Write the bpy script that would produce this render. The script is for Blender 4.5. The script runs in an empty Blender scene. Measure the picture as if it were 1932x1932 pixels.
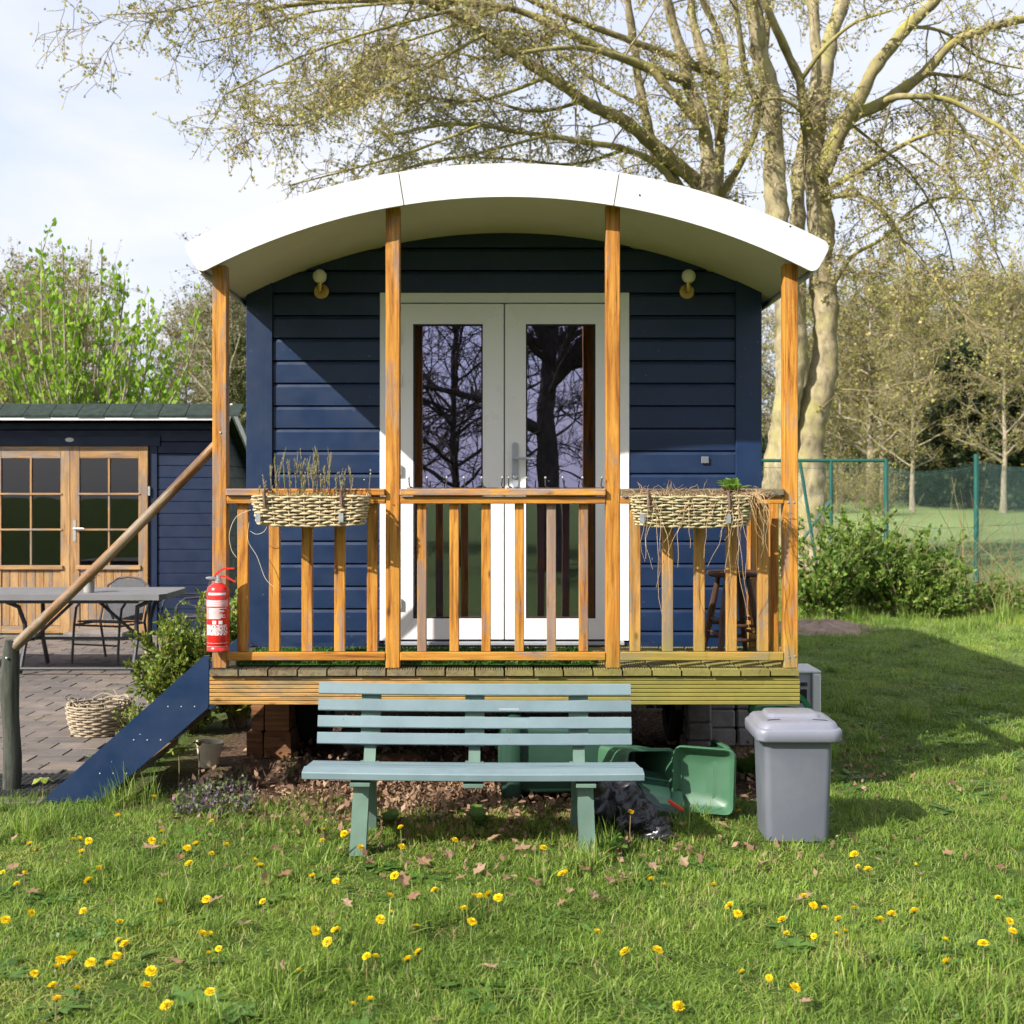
import bpy, math, random
import numpy as np
from mathutils import Vector, Matrix, Euler
random.seed(7)
RNG = np.random.default_rng(11)
PI = math.pi
R = math.radians
sc = bpy.context.scene
col = sc.collection

# ------------------------------------------------------------------ camera
CAM_H = 1.63          # eye height, metres
FP = 2412.0           # focal length in units of a 1932-pixel-wide picture
camd = bpy.data.cameras.new('camera')
camd.sensor_width = 36.0
camd.lens = 36.0 * FP / 1932.0
camd.shift_x = 19.0 / 1932.0
camd.shift_y = -36.0 / 1932.0
camd.clip_start = 0.05
camd.clip_end = 3000
camd.dof.use_dof = True
camd.dof.focus_distance = 6.7
camd.dof.aperture_fstop = 5.0
cam = bpy.data.objects.new('camera', camd)
cam.location = (0, 0, CAM_H)
cam.rotation_euler = (PI / 2, 0, 0)
col.objects.link(cam)
sc.camera = cam

# ------------------------------------------------------------------ light
SUN_DIR = Vector((1.30, 1.05, -1.19)).normalized()      # the way the light travels
elev = math.asin(-SUN_DIR.z)
sund = bpy.data.lights.new('sun', 'SUN')
sund.energy = 4.5
sund.angle = R(0.55)
sund.color = (1.0, 0.945, 0.87)
sun = bpy.data.objects.new('sun', sund)
sun.rotation_euler = SUN_DIR.to_track_quat('-Z', 'Y').to_euler()
sun.location = (-8, -6, 9)
col.objects.link(sun)

world = bpy.data.worlds.new('World')
sc.world = world
world.use_nodes = True
wn = world.node_tree
wn.nodes.clear()
wo = wn.nodes.new('ShaderNodeOutputWorld')
wb = wn.nodes.new('ShaderNodeBackground')
wb.inputs['Strength'].default_value = 0.15
sky = wn.nodes.new('ShaderNodeTexSky')
sky.sky_type = 'NISHITA'
sky.sun_disc = False
sky.sun_elevation = elev
sky.sun_rotation = math.atan2(-SUN_DIR.x, -SUN_DIR.y)
sky.air_density = 1.0
sky.dust_density = 2.5
wtc = wn.nodes.new('ShaderNodeTexCoord')
wmp = wn.nodes.new('ShaderNodeMapping')
wmp.inputs['Scale'].default_value = (1.0, 1.0, 3.2)
wno = wn.nodes.new('ShaderNodeTexNoise')
wno.inputs['Scale'].default_value = 2.2
wno.inputs['Detail'].default_value = 7
wno.inputs['Roughness'].default_value = 0.55
wno.inputs['Distortion'].default_value = 0.5
wrp = wn.nodes.new('ShaderNodeMapRange')
wrp.inputs['From Min'].default_value = 0.34
wrp.inputs['From Max'].default_value = 0.66
wrp.inputs['To Min'].default_value = 0.74
wrp.inputs['To Max'].default_value = 0.97
wmx = wn.nodes.new('ShaderNodeMix')
wmx.data_type = 'RGBA'
wmx.inputs['B'].default_value = (3.02, 3.16, 3.72, 1)
L = wn.links.new
L(wtc.outputs['Generated'], wmp.inputs['Vector'])
L(wmp.outputs['Vector'], wno.inputs['Vector'])
L(wno.outputs['Fac'], wrp.inputs['Value'])
L(wrp.outputs['Result'], wmx.inputs['Factor'])
L(sky.outputs['Color'], wmx.inputs['A'])
wcl = wn.nodes.new('ShaderNodeValToRGB')
wcl.color_ramp.elements[0].position = 0.36; wcl.color_ramp.elements[0].color = (2.72, 2.95, 3.78, 1)
wcl.color_ramp.elements[1].position = 0.62; wcl.color_ramp.elements[1].color = (3.42, 3.46, 3.78, 1)
L(wno.outputs['Fac'], wcl.inputs['Fac'])
L(wcl.outputs['Color'], wmx.inputs['B'])
L(wmx.outputs['Result'], wb.inputs['Color'])
L(wb.outputs['Background'], wo.inputs['Surface'])

sc.view_settings.view_transform = 'Standard'
sc.view_settings.look = 'None'
sc.view_settings.exposure = 0.95
sc.view_settings.gamma = 1.0
sc.render.engine = 'CYCLES'
sc.cycles.use_denoising = True
sc.cycles.use_adaptive_sampling = True
sc.cycles.adaptive_threshold = 0.02
sc.cycles.max_bounces = 5
sc.cycles.diffuse_bounces = 2
sc.cycles.glossy_bounces = 3
sc.cycles.transmission_bounces = 4
sc.cycles.transparent_max_bounces = 8
sc.cycles.use_light_tree = False
sc.cycles.debug_use_spatial_splits = True
sc.cycles.caustics_reflective = False
sc.cycles.caustics_refractive = False

def at(px, py, Y):
    """a point of the place from where it appears and how far away it stands"""
    return Vector(((px - 947.0) / FP * Y, Y, CAM_H - (py - 930.0) / FP * Y))
def on_ground(px, py, z=0.0):
    Y = (CAM_H - z) * FP / (py - 930.0)
    return Vector(((px - 947.0) / FP * Y, Y, z))

# ------------------------------------------------------------------ mesh helpers
OFF = {}
def tag(o, label=None, cat=None, group=None, kind=None):
    if label: o['label'] = label
    if cat: o['category'] = cat
    if group: o['group'] = group
    if kind: o['kind'] = kind
    return o
def thing(name, label, cat, loc=(0, 0, 0), group=None):
    o = bpy.data.objects.new(name, None)
    o.empty_display_size = 0.1
    col.objects.link(o)
    o.location = loc
    OFF[o] = Vector(loc)
    return tag(o, label, cat, group)
def link(name, me, parent=None, loc=None, rot=None, scale=None):
    o = bpy.data.objects.new(name, me)
    col.objects.link(o)
    if parent:
        o.parent = parent
        OFF[o] = OFF[parent]
    else:
        OFF[o] = Vector((0, 0, 0))
    if loc is not None: o.location = Vector(loc) - (OFF[o] if parent else Vector((0, 0, 0)))
    if rot is not None: o.rotation_euler = rot
    if scale is not None: o.scale = scale
    if parent and loc is not None: OFF[o] = Vector(loc)
    return o
def copy_tree(o, parent=None):
    c = o.copy()
    col.objects.link(c)
    c.parent = parent
    OFF[c] = OFF.get(o, Vector((0, 0, 0))).copy()
    for ch in list(o.children):
        copy_tree(ch, c)
    return c
def arr_mesh(name, v, f, mat, smooth=False, uv=None):
    """mesh from numpy arrays; f is an (n,3) or (n,4) array, or a list of such"""
    fs = f if isinstance(f, list) else [f]
    fs = [a for a in fs if len(a)]
    me = bpy.data.meshes.new(name)
    v = np.asarray(v, dtype=np.float32)
    me.vertices.add(len(v))
    me.vertices.foreach_set('co', v.ravel())
    loops = np.concatenate([a.ravel() for a in fs]).astype(np.int32)
    tot = np.concatenate([np.full(len(a), a.shape[1], np.int32) for a in fs])
    start = np.concatenate([[0], np.cumsum(tot)[:-1]]).astype(np.int32)
    me.loops.add(len(loops))
    me.loops.foreach_set('vertex_index', loops)
    me.polygons.add(len(tot))
    me.polygons.foreach_set('loop_start', start)
    me.polygons.foreach_set('loop_total', tot)
    if smooth:
        me.polygons.foreach_set('use_smooth', np.ones(len(tot), dtype=bool))
    me.update(calc_edges=True)
    me.materials.append(mat)
    return me

class MB:
    """collects shapes for ONE mesh"""
    def __init__(self):
        self.v = []
        self.f = []
    def add(self, vs, fs, M=None):
        n = len(self.v)
        self.v += [(M @ Vector(p)) if M is not None else Vector(p) for p in vs]
        self.f += [tuple(i + n for i in q) for q in fs]
        return self
    def box(self, lo, hi, c=0.0, M=None):
        """box from corner to corner, edges chamfered by c"""
        lo = Vector(lo); hi = Vector(hi)
        if c <= 0:
            vs = [(x, y, z) for z in (lo.z, hi.z) for y in (lo.y, hi.y) for x in (lo.x, hi.x)]
            fs = [(0, 2, 3, 1), (4, 5, 7, 6), (0, 1, 5, 4), (2, 6, 7, 3), (0, 4, 6, 2), (1, 3, 7, 5)]
            return self.add(vs, fs, M)
        c = min(c, 0.45 * min(hi.x - lo.x, hi.y - lo.y, hi.z - lo.z))
        idx = {}
        vs = []
        for sx in (0, 1):
            for sy in (0, 1):
                for sz in (0, 1):
                    p = Vector((hi.x if sx else lo.x, hi.y if sy else lo.y, hi.z if sz else lo.z))
                    s = Vector((-1 if sx else 1, -1 if sy else 1, -1 if sz else 1))
                    for a in range(3):
                        q = p.copy()
                        for b in range(3):
                            if b != a: q[b] += s[b] * c
                        idx[(sx, sy, sz, a)] = len(vs)
                        vs.append(q)
        fs = []
        for a in range(3):
            b, d = (a + 1) % 3, (a + 2) % 3
            for s in (0, 1):
                ring = []
                for u, w in ((0, 0), (1, 0), (1, 1), (0, 1)):
                    k = [0, 0, 0]; k[a] = s; k[b] = u; k[d] = w
                    ring.append(idx[(k[0], k[1], k[2], a)])
                fs.append(tuple(ring if s else ring[::-1]))
            for u in (0, 1):
                for w in (0, 1):
                    k0 = [0, 0, 0]; k0[b] = u; k0[d] = w; k0[a] = 0
                    k1 = list(k0); k1[a] = 1
                    q = (idx[(*k0, b)], idx[(*k1, b)], idx[(*k1, d)], idx[(*k0, d)])
                    fs.append(q if (u ^ w) else q[::-1])
        for sx in (0, 1):
            for sy in (0, 1):
                for sz in (0, 1):
                    t = (idx[(sx, sy, sz, 0)], idx[(sx, sy, sz, 1)], idx[(sx, sy, sz, 2)])
                    fs.append(t if (sx + sy + sz) % 2 else t[::-1])
        return self.add(vs, fs, M)
    def prism(self, poly, axis, a, b, M=None):
        """closed polygon (two coordinates) pushed along axis from a to b"""
        n = len(poly)
        def p3(u, w, t):
            return {'x': (t, u, w), 'y': (u, t, w), 'z': (u, w, t)}[axis]
        vs = [p3(u, w, a) for u, w in poly] + [p3(u, w, b) for u, w in poly]
        fs = [tuple(range(n))[::-1], tuple(range(n, 2 * n))]
        fs += [(i, (i + 1) % n, n + (i + 1) % n, n + i) for i in range(n)]
        return self.add(vs, fs, M)
    def tube(self, pts, rad, n=8, cap=True, M=None):
        pts = [Vector(p) for p in pts]
        if not isinstance(rad, (list, tuple)): rad = [rad] * len(pts)
        up = Vector((0, 0, 1))
        t0 = (pts[1] - pts[0]).normalized()
        if abs(t0.dot(up)) > 0.95: up = Vector((1, 0, 0))
        u = t0.cross(up).normalized()
        vs = []
        for i, p in enumerate(pts):
            t = (pts[min(i + 1, len(pts) - 1)] - pts[max(i - 1, 0)]).normalized()
            u = (u - t * u.dot(t)).normalized()
            w = t.cross(u)
            for k in range(n):
                a = 2 * PI * k / n
                vs.append(p + (u * math.cos(a) + w * math.sin(a)) * rad[i])
        fs = []
        for i in range(len(pts) - 1):
            for k in range(n):
                k2 = (k + 1) % n
                fs.append((i * n + k, i * n + k2, (i + 1) * n + k2, (i + 1) * n + k))
        if cap:
            fs.append(tuple(range(n))[::-1])
            fs.append(tuple(range((len(pts) - 1) * n, len(pts) * n)))
        return self.add(vs, fs, M)
    def lathe(self, prof, n=24, c=(0, 0, 0), M=None, a0=0.0):
        c = Vector(c)
        vs = []
        for r, z in prof:
            for k in range(n):
                a = 2 * PI * k / n + a0
                vs.append(c + Vector((r * math.cos(a), r * math.sin(a), z)))
        fs = []
        m = len(prof)
        for i in range(m - 1):
            for k in range(n):
                k2 = (k + 1) % n
                fs.append((i * n + k, i * n + k2, (i + 1) * n + k2, (i + 1) * n + k))
        if prof[0][0] > 1e-6: fs.append(tuple(range(n))[::-1])
        if prof[-1][0] > 1e-6: fs.append(tuple(range((m - 1) * n, m * n)))
        return self.add(vs, fs, M)
    def loft(self, rings, cap0=True, cap1=True, M=None):
        """rings of equal length, each a list of points"""
        n = len(rings[0])
        vs = [p for r in rings for p in r]
        fs = []
        for i in range(len(rings) - 1):
            for k in range(n):
                k2 = (k + 1) % n
                fs.append((i * n + k, i * n + k2, (i + 1) * n + k2, (i + 1) * n + k))
        if cap0: fs.append(tuple(range(n))[::-1])
        if cap1: fs.append(tuple(range((len(rings) - 1) * n, len(rings) * n)))
        return self.add(vs, fs, M)
    def mesh(self, name, mat, off=Vector((0, 0, 0)), smooth=False, sharp=35):
        me = bpy.data.meshes.new(name)
        me.from_pydata([p - off for p in self.v], [], self.f)
        me.materials.append(mat)
        me.update()
        if smooth:
            me.polygons.foreach_set('use_smooth', np.ones(len(me.polygons), dtype=bool))
            me.set_sharp_from_angle(angle=R(sharp))
        return me
    def build(self, name, mat, parent=None, smooth=False, sharp=35):
        off = OFF[parent] if parent else Vector((0, 0, 0))
        o = link(name, self.mesh(name, mat, off, smooth, sharp), parent)
        return o

def rrect(w, d, r, n=4, cx=0, cy=0):
    """outline of a rectangle with rounded corners"""
    out = []
    for sx, sy, a0 in ((1, 1, 0), (-1, 1, 90), (-1, -1, 180), (1, -1, 270)):
        for k in range(n + 1):
            a = R(a0 + 90.0 * k / n)
            out.append((cx + sx * (w / 2 - r) + r * math.cos(a), cy + sy * (d / 2 - r) + r * math.sin(a)))
    return out

# ------------------------------------------------------------------ numpy tree pieces
def np_tubes(P, Rr, n=3):
    """P (N,K,3) paths, Rr (N,K) radii -> vertices, quads"""
    P = np.asarray(P, float); N, K, _ = P.shape
    T = np.gradient(P, axis=1)
    T /= np.linalg.norm(T, axis=2, keepdims=True) + 1e-9
    ref = np.tile(np.array([0.31, 0.52, 0.79]), (N, K, 1))
    U = np.cross(T, ref); U /= np.linalg.norm(U, axis=2, keepdims=True) + 1e-9
    W = np.cross(T, U)
    ang = 2 * np.pi * np.arange(n) / n
    V = P[:, :, None, :] + Rr[:, :, None, None] * (np.cos(ang)[None, None, :, None] * U[:, :, None, :] + np.sin(ang)[None, None, :, None] * W[:, :, None, :])
    V = V.reshape(-1, 3)
    i = np.arange(N)[:, None, None]; k = np.arange(K - 1)[None, :, None]; a = np.arange(n)[None, None, :]
    base = i * K * n + k * n
    q = np.stack([base + a, base + (a + 1) % n, base + n + (a + 1) % n, base + n + a], axis=-1).reshape(-1, 4)
    return V, q
def np_leaves(pos, size, up=0.3, rng=RNG, aspect=0.6, dirs=None):
    """diamond leaves at pos"""
    N = len(pos)
    d = rng.normal(size=(N, 3)) if dirs is None else dirs + 0.5 * rng.normal(size=(N, 3))
    d[:, 2] += up
    d /= np.linalg.norm(d, axis=1, keepdims=True) + 1e-9
    s = np.cross(d, rng.normal(size=(N, 3)))
    s /= np.linalg.norm(s, axis=1, keepdims=True) + 1e-9
    nn = np.cross(d, s)
    L_ = np.asarray(size).reshape(-1, 1) * np.ones((N, 1))
    a = pos
    b = pos + d * L_ * 0.45 + s * L_ * aspect * 0.5 + nn * L_ * 0.08
    c = pos + d * L_
    e = pos + d * L_ * 0.45 - s * L_ * aspect * 0.5 + nn * L_ * 0.08
    V = np.stack([a, b, c, e], axis=1).reshape(-1, 3)
    q = np.arange(4 * N).reshape(-1, 4)
    return V, q
def np_join(parts):
    V = []; Q = []; n = 0
    for v, q in parts:
        V.append(v); Q.append(q + n); n += len(v)
    return np.concatenate(V), np.concatenate(Q)
def grow(start, direc, length, r0, r1, K, droop, wob, rng):
    """N curved paths"""
    N = len(start)
    P = np.zeros((N, K, 3)); P[:, 0] = start
    d = direc / (np.linalg.norm(direc, axis=1, keepdims=True) + 1e-9)
    step = (np.asarray(length).reshape(-1, 1) * np.ones((N, 1))) / (K - 1)
    for k in range(1, K):
        d = d + wob * rng.normal(size=(N, 3)) + np.array([0, 0, -droop])
        d /= np.linalg.norm(d, axis=1, keepdims=True) + 1e-9
        P[:, k] = P[:, k - 1] + d * step
    t = np.linspace(0, 1, K)[None, :]
    Rr = np.asarray(r0).reshape(-1, 1) * (1 - t) + np.asarray(r1).reshape(-1, 1) * t
    return P, Rr * np.ones((N, 1))
def sample_paths(P, per, lo, rng):
    """random points with tangents along the paths"""
    N, K, _ = P.shape
    i = np.repeat(np.arange(N), per)
    t = lo + (0.999 - lo) * rng.random(len(i))
    k = np.floor(t * (K - 1)).astype(int); f = (t * (K - 1) - k)[:, None]
    p = P[i, k] * (1 - f) + P[i, k + 1] * f
    tan = P[i, k + 1] - P[i, k]
    tan /= np.linalg.norm(tan, axis=1, keepdims=True) + 1e-9
    return p, tan, t
# ------------------------------------------------------------------ materials
MATS = {}
def nmat(name):
    m = bpy.data.materials.new(name)
    m.use_nodes = True
    nt = m.node_tree
    b = nt.nodes['Principled BSDF']
    return m, nt, b
class NT:
    def __init__(self, nt): self.nt = nt
    def n(self, t, **kw):
        x = self.nt.nodes.new(t)
        for k, v in kw.items():
            if k in x.inputs: x.inputs[k].default_value = v
            else: setattr(x, k, v)
        return x
    def l(self, a, b): self.nt.links.new(a, b)
def coords(g, scale=(1, 1, 1), rand=True, kind='Object'):
    tc = g.n('ShaderNodeTexCoord')
    mp = g.n('ShaderNodeMapping')
    mp.inputs['Scale'].default_value = scale
    src = tc.outputs[kind]
    if rand:
        oi = g.n('ShaderNodeObjectInfo')
        mm = g.n('ShaderNodeVectorMath', operation='MULTIPLY_ADD')
        cb = g.n('ShaderNodeCombineXYZ')
        for k in ('X', 'Y', 'Z'): g.l(oi.outputs['Random'], cb.inputs[k])
        g.l(cb.outputs[0], mm.inputs[0])
        mm.inputs[1].default_value = (37.0, 53.0, 71.0)
        g.l(src, mm.inputs[2])
        src = mm.outputs[0]
    g.l(src, mp.inputs['Vector'])
    return mp.outputs['Vector']
def noise(g, vec, scale, detail=4, rough=0.55, dist=0.0):
    x = g.n('ShaderNodeTexNoise')
    x.inputs['Scale'].default_value = scale
    x.inputs['Detail'].default_value = detail
    x.inputs['Roughness'].default_value = rough
    x.inputs['Distortion'].default_value = dist
    g.l(vec, x.inputs['Vector'])
    return x.outputs['Fac']
def ramp(g, fac, stops):
    x = g.n('ShaderNodeValToRGB')
    e = x.color_ramp.elements
    while len(e) > len(stops): e.remove(e[-1])
    while len(e) < len(stops): e.new(0.5)
    for i, (p, c) in enumerate(stops):
        e[i].position = p
        e[i].color = (*c, 1) if len(c) == 3 else c
    g.l(fac, x.inputs['Fac'])
    return x.outputs['Color']
def mixc(g, fac, a, b, mode='MIX'):
    x = g.n('ShaderNodeMix', data_type='RGBA', blend_type=mode)
    for s, key in ((fac, 'Factor'), (a, 'A'), (b, 'B')):
        if isinstance(s, (int, float)): x.inputs[key].default_value = s
        elif isinstance(s, tuple): x.inputs[key].default_value = (*s, 1) if len(s) == 3 else s
        else: g.l(s, x.inputs[key])
    return x.outputs['Result']
def rng01(g, fac, lo, hi, a=0.0, b=1.0):
    x = g.n('ShaderNodeMapRange')
    x.inputs['From Min'].default_value = lo
    x.inputs['From Max'].default_value = hi
    x.inputs['To Min'].default_value = a
    x.inputs['To Max'].default_value = b
    g.l(fac, x.inputs['Value'])
    return x.outputs['Result']
def math2(g, op, a, b=None):
    x = g.n('ShaderNodeMath', operation=op)
    for i, s in enumerate((a, b)):
        if s is None: continue
        if isinstance(s, (int, float)): x.inputs[i].default_value = s
        else: g.l(s, x.inputs[i])
    return x.outputs[0]
def bump(g, b, h, strength=0.3, dist=0.01):
    x = g.n('ShaderNodeBump')
    x.inputs['Strength'].default_value = strength
    x.inputs['Distance'].default_value = dist
    g.l(h, x.inputs['Height'])
    g.l(x.outputs['Normal'], b.inputs['Normal'])
def world_pos(g):
    ge = g.n('ShaderNodeNewGeometry')
    se = g.n('ShaderNodeSeparateXYZ')
    g.l(ge.outputs['Position'], se.inputs[0])
    return ge.outputs['Position'], se.outputs

def paint(name, c, rough=0.5, var=0.12, scale=6, spec=0.5, grain=None, gb=0.15, dirt=None, speck=None, metal=0.0):
    """painted or moulded surface with slight unevenness, grime and scuffs"""
    m, nt, b = nmat(name)
    g = NT(nt)
    v = coords(g)
    f = noise(g, v, scale, 5, 0.6)
    c0 = tuple(x * (1 - var) for x in c); c1 = tuple(min(1, x * (1 + var)) for x in c)
    cc = ramp(g, f, [(0.3, c0), (0.7, c1)])
    if grain:
        oi = g.n('ShaderNodeObjectInfo')
        cc = mixc(g, rng01(g, oi.outputs['Random'], 0, 1, 0.0, 0.35), cc, mixc(g, 1.0, cc, (1.35, 1.3, 1.22), 'MULTIPLY'))
    if dirt:
        f2 = noise(g, v, scale * 0.45, 6, 0.7)
        cc = mixc(g, rng01(g, f2, 0.5, 0.78, 0, dirt[1]), cc, dirt[0])
    if speck:
        f3 = noise(g, v, 55, 2, 0.5)
        cc = mixc(g, rng01(g, f3, 0.75, 0.79, 0, 0.7), cc, speck)
    g.l(cc, b.inputs['Base Color'])
    g.l(rng01(g, noise(g, v, scale * 2.3, 4), 0.3, 0.7, rough - 0.08, rough + 0.1), b.inputs['Roughness'])
    b.inputs['Specular IOR Level'].default_value = spec
    b.inputs['Metallic'].default_value = metal
    if grain:
        vg = coords(g, grain)
        bump(g, b, noise(g, vg, 14, 5, 0.6), gb, 0.004)
    else:
        bump(g, b, noise(g, v, scale * 6, 3), gb * 0.5, 0.003)
    MATS[name] = m
    return m
def wood(name, axis, light, mid, dark, grey=None, greyamt=0.5, algae=0.0, rough=0.55, gs=1.0, dirt=0.3):
    """stained timber: grain along axis, darker rings, knots, worn grey patches, algae low down on the damp side"""
    m, nt, b = nmat(name)
    g = NT(nt)
    s = {'x': (0.06, 1, 1), 'y': (1, 0.06, 1), 'z': (1, 1, 0.06)}[axis]
    v = coords(g, s)
    f = noise(g, v, 42 * gs, 6, 0.62, 0.6)
    cc = ramp(g, f, [(0.33, dark), (0.45, mid), (0.62, light)])
    s2 = {'x': (0.5, 1, 1), 'y': (1, 0.5, 1), 'z': (1, 1, 0.5)}[axis]
    v2 = coords(g, s2)
    big = noise(g, v2, 5.0, 3, 0.5, 0.3)
    cc = mixc(g, rng01(g, big, 0.35, 0.7, 0.0, 0.55), cc, mixc(g, 0.5, cc, tuple(x * 0.62 for x in mid)))
    vo = g.n('ShaderNodeTexVoronoi')
    vo.inputs['Scale'].default_value = 6.5
    g.l(v2, vo.inputs['Vector'])
    cc = mixc(g, rng01(g, vo.outputs['Distance'], 0.10, 0.03, 0, 0.85), cc, tuple(x * 0.45 for x in dark))
    if grey:
        s3 = {'x': (0.22, 1, 1), 'y': (1, 0.22, 1), 'z': (1, 1, 0.22)}[axis]
        v3 = coords(g, s3)
        gf = noise(g, v3, 9.0, 7, 0.72, 0.4)
        gc = mixc(g, f, tuple(x * 0.7 for x in grey), tuple(x * 1.25 for x in grey))
        lo = 0.72 - 0.3 * greyamt
        cc = mixc(g, rng01(g, gf, lo, lo + 0.09, 0, 0.9), cc, gc)
    if dirt:
        v4 = coords(g, tuple(max(x, 0.3) for x in s))
        df = noise(g, v4, 11.0, 8, 0.75, 0.5)
        cc = mixc(g, rng01(g, df, 0.48, 0.68, 0, dirt), cc, tuple(x * 0.42 for x in dark))
        df2 = noise(g, v4, 150.0, 2, 0.5)
        cc = mixc(g, rng01(g, df2, 0.66, 0.72, 0, dirt), cc, tuple(x * 0.5 for x in dark))
    if algae:
        p, xyz = world_pos(g)
        an = noise(g, p, 7.0, 5, 0.65)
        low = rng01(g, xyz['Z'], 1.02, 0.66)
        right = rng01(g, xyz['X'], -0.9, 0.9, 0.25, 1.0)
        am = math2(g, 'MULTIPLY', low, right)
        am = math2(g, 'MULTIPLY', rng01(g, math2(g, 'ADD', am, math2(g, 'MULTIPLY', an, 1.1)), 0.78, 1.45), algae)
        cc = mixc(g, am, cc, mixc(g, an, (0.13, 0.14, 0.022), (0.30, 0.27, 0.05)))
    oi = g.n('ShaderNodeObjectInfo')
    cc = mixc(g, rng01(g, oi.outputs['Random'], 0, 1, 0.0, 0.42), cc, mixc(g, 1.0, cc, (0.62, 0.52, 0.42), 'MULTIPLY'))
    g.l(cc, b.inputs['Base Color'])
    g.l(rng01(g, f, 0.3, 0.7, rough + 0.12, rough - 0.08), b.inputs['Roughness'])
    b.inputs['Specular IOR Level'].default_value = 0.35
    bump(g, b, f, 0.6, 0.004)
    MATS[name] = m
    return m
def leafmat(name, cols, trans=0.35, rough=0.5, island=True):
    """leaf: colour differs from leaf to leaf, light shines through a little"""
    m, nt, b = nmat(name)
    g = NT(nt)
    ge = g.n('ShaderNodeNewGeometry')
    oi = g.n('ShaderNodeObjectInfo')
    r = math2(g, 'FRACT', math2(g, 'ADD', ge.outputs['Random Per Island'], math2(g, 'MULTIPLY', oi.outputs['Random'], 0.37)))
    cc = ramp(g, r, [(i / max(1, len(cols) - 1), c) for i, c in enumerate(cols)])
    g.l(cc, b.inputs['Base Color'])
    b.inputs['Roughness'].default_value = rough
    b.inputs['Specular IOR Level'].default_value = 0.3
    tr = g.n('ShaderNodeBsdfTranslucent')
    g.l(cc, tr.inputs['Color'])
    mx = g.n('ShaderNodeMixShader')
    mx.inputs[0].default_value = trans
    out = nt.nodes['Material Output']
    g.l(b.outputs[0], mx.inputs[1]); g.l(tr.outputs[0], mx.inputs[2])
    g.l(mx.outputs[0], out.inputs['Surface'])
    MATS[name] = m
    return m
def barkmat(name, c0, c1, moss=None, scale=9.0, stretch=0.35, bs=0.5):
    m, nt, b = nmat(name)
    g = NT(nt)
    v = coords(g, (1, 1, stretch))
    f = noise(g, v, scale, 7, 0.65, 0.4)
    cc = ramp(g, f, [(0.3, c0), (0.62, c1)])
    big = noise(g, v, scale * 0.22, 4, 0.6)
    cc = mixc(g, rng01(g, big, 0.42, 0.66, 0, 0.75), cc, mixc(g, 0.5, cc, tuple(x * 0.45 for x in c0)))
    if moss:
        mf = noise(g, v, scale * 0.45, 5, 0.6)
        ge = g.n('ShaderNodeNewGeometry')
        se = g.n('ShaderNodeSeparateXYZ')
        g.l(ge.outputs['Normal'], se.inputs[0])
        mm = math2(g, 'ADD', mf, math2(g, 'MULTIPLY', se.outputs['Z'], 0.22))
        cc = mixc(g, rng01(g, mm, 0.50, 0.66, 0, 0.7), cc, moss)
    g.l(cc, b.inputs['Base Color'])
    b.inputs['Roughness'].default_value = 0.9
    b.inputs['Specular IOR Level'].default_value = 0.15
    bump(g, b, f, bs, 0.03)
    MATS[name] = m
    return m

OR_L, OR_M, OR_D = (0.62, 0.305, 0.05), (0.44, 0.175, 0.020), (0.15, 0.047, 0.008)
GREY = (0.27, 0.20, 0.165)
for ax in 'xyz':
    wood('stain_' + ax, ax, OR_L, OR_M, OR_D, GREY, 0.60, 0.5)
    wood('stain_worn_' + ax, ax, OR_L, OR_M, OR_D, GREY, 0.88, 0.65)
    wood('stain_mossy_' + ax, ax, (0.6, 0.33, 0.09), (0.45, 0.23, 0.05), (0.24, 0.11, 0.025), (0.26, 0.21, 0.15), 0.8, 0.8)
    wood('deck_wood_' + ax, ax, (0.25, 0.20, 0.115), (0.175, 0.135, 0.075), (0.09, 0.068, 0.038), (0.17, 0.165, 0.115), 0.7, 0.7, 0.75, dirt=0.6)
wood('fascia_deck_wood', 'x', (0.62, 0.36, 0.11), (0.47, 0.24, 0.06), (0.26, 0.12, 0.03), (0.27, 0.2, 0.11), 0.75, 0.9, 0.65, dirt=0.65)
for ax in 'xz':
    wood('pine_' + ax, ax, (0.50, 0.315, 0.145), (0.41, 0.235, 0.092), (0.24, 0.115, 0.04), (0.25, 0.21, 0.18), 0.75, 0, 0.5)
wood('pole_wood', 'x', (0.36, 0.20, 0.08), (0.23, 0.115, 0.042), (0.08, 0.045, 0.022), (0.27, 0.225, 0.165), 0.72, 0, 0.5, dirt=0.6)
wood('post_green_wood', 'z', (0.075, 0.08, 0.06), (0.045, 0.05, 0.038), (0.015, 0.018, 0.015), (0.22, 0.165, 0.10), 0.62, 0, 0.75, dirt=0.6)
wood('sleeper', 'x', (0.30, 0.14, 0.06), (0.2, 0.085, 0.035), (0.07, 0.035, 0.02), (0.13, 0.09, 0.065), 0.6, 0, 0.8)
wood('dark_stool', 'z', (0.10, 0.052, 0.028), (0.065, 0.032, 0.018), (0.025, 0.014, 0.01), None, 0, 0, 0.45)
paint('navy', (0.0042, 0.0185, 0.0600), 0.42, 0.16, 3.0, 0.5, (0.08, 1, 1), 0.3, ((0.025, 0.045, 0.09), 0.22), (0.24, 0.28, 0.35))
paint('navy_v', (0.0040, 0.0180, 0.0580), 0.42, 0.16, 3.0, 0.5, (1, 1, 0.08), 0.3, ((0.025, 0.045, 0.09), 0.22), (0.24, 0.28, 0.35))
paint('navy_shed', (0.0032, 0.0120, 0.040), 0.5, 0.18, 3.0, 0.4, (0.08, 1, 1), 0.3)
paint('white_pvc', (0.83, 0.815, 0.79), 0.32, 0.02, 2.0, 0.5, None, 0.06, ((0.62, 0.6, 0.53), 0.10))
paint('seam_grey', (0.25, 0.25, 0.24), 0.6)
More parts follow.
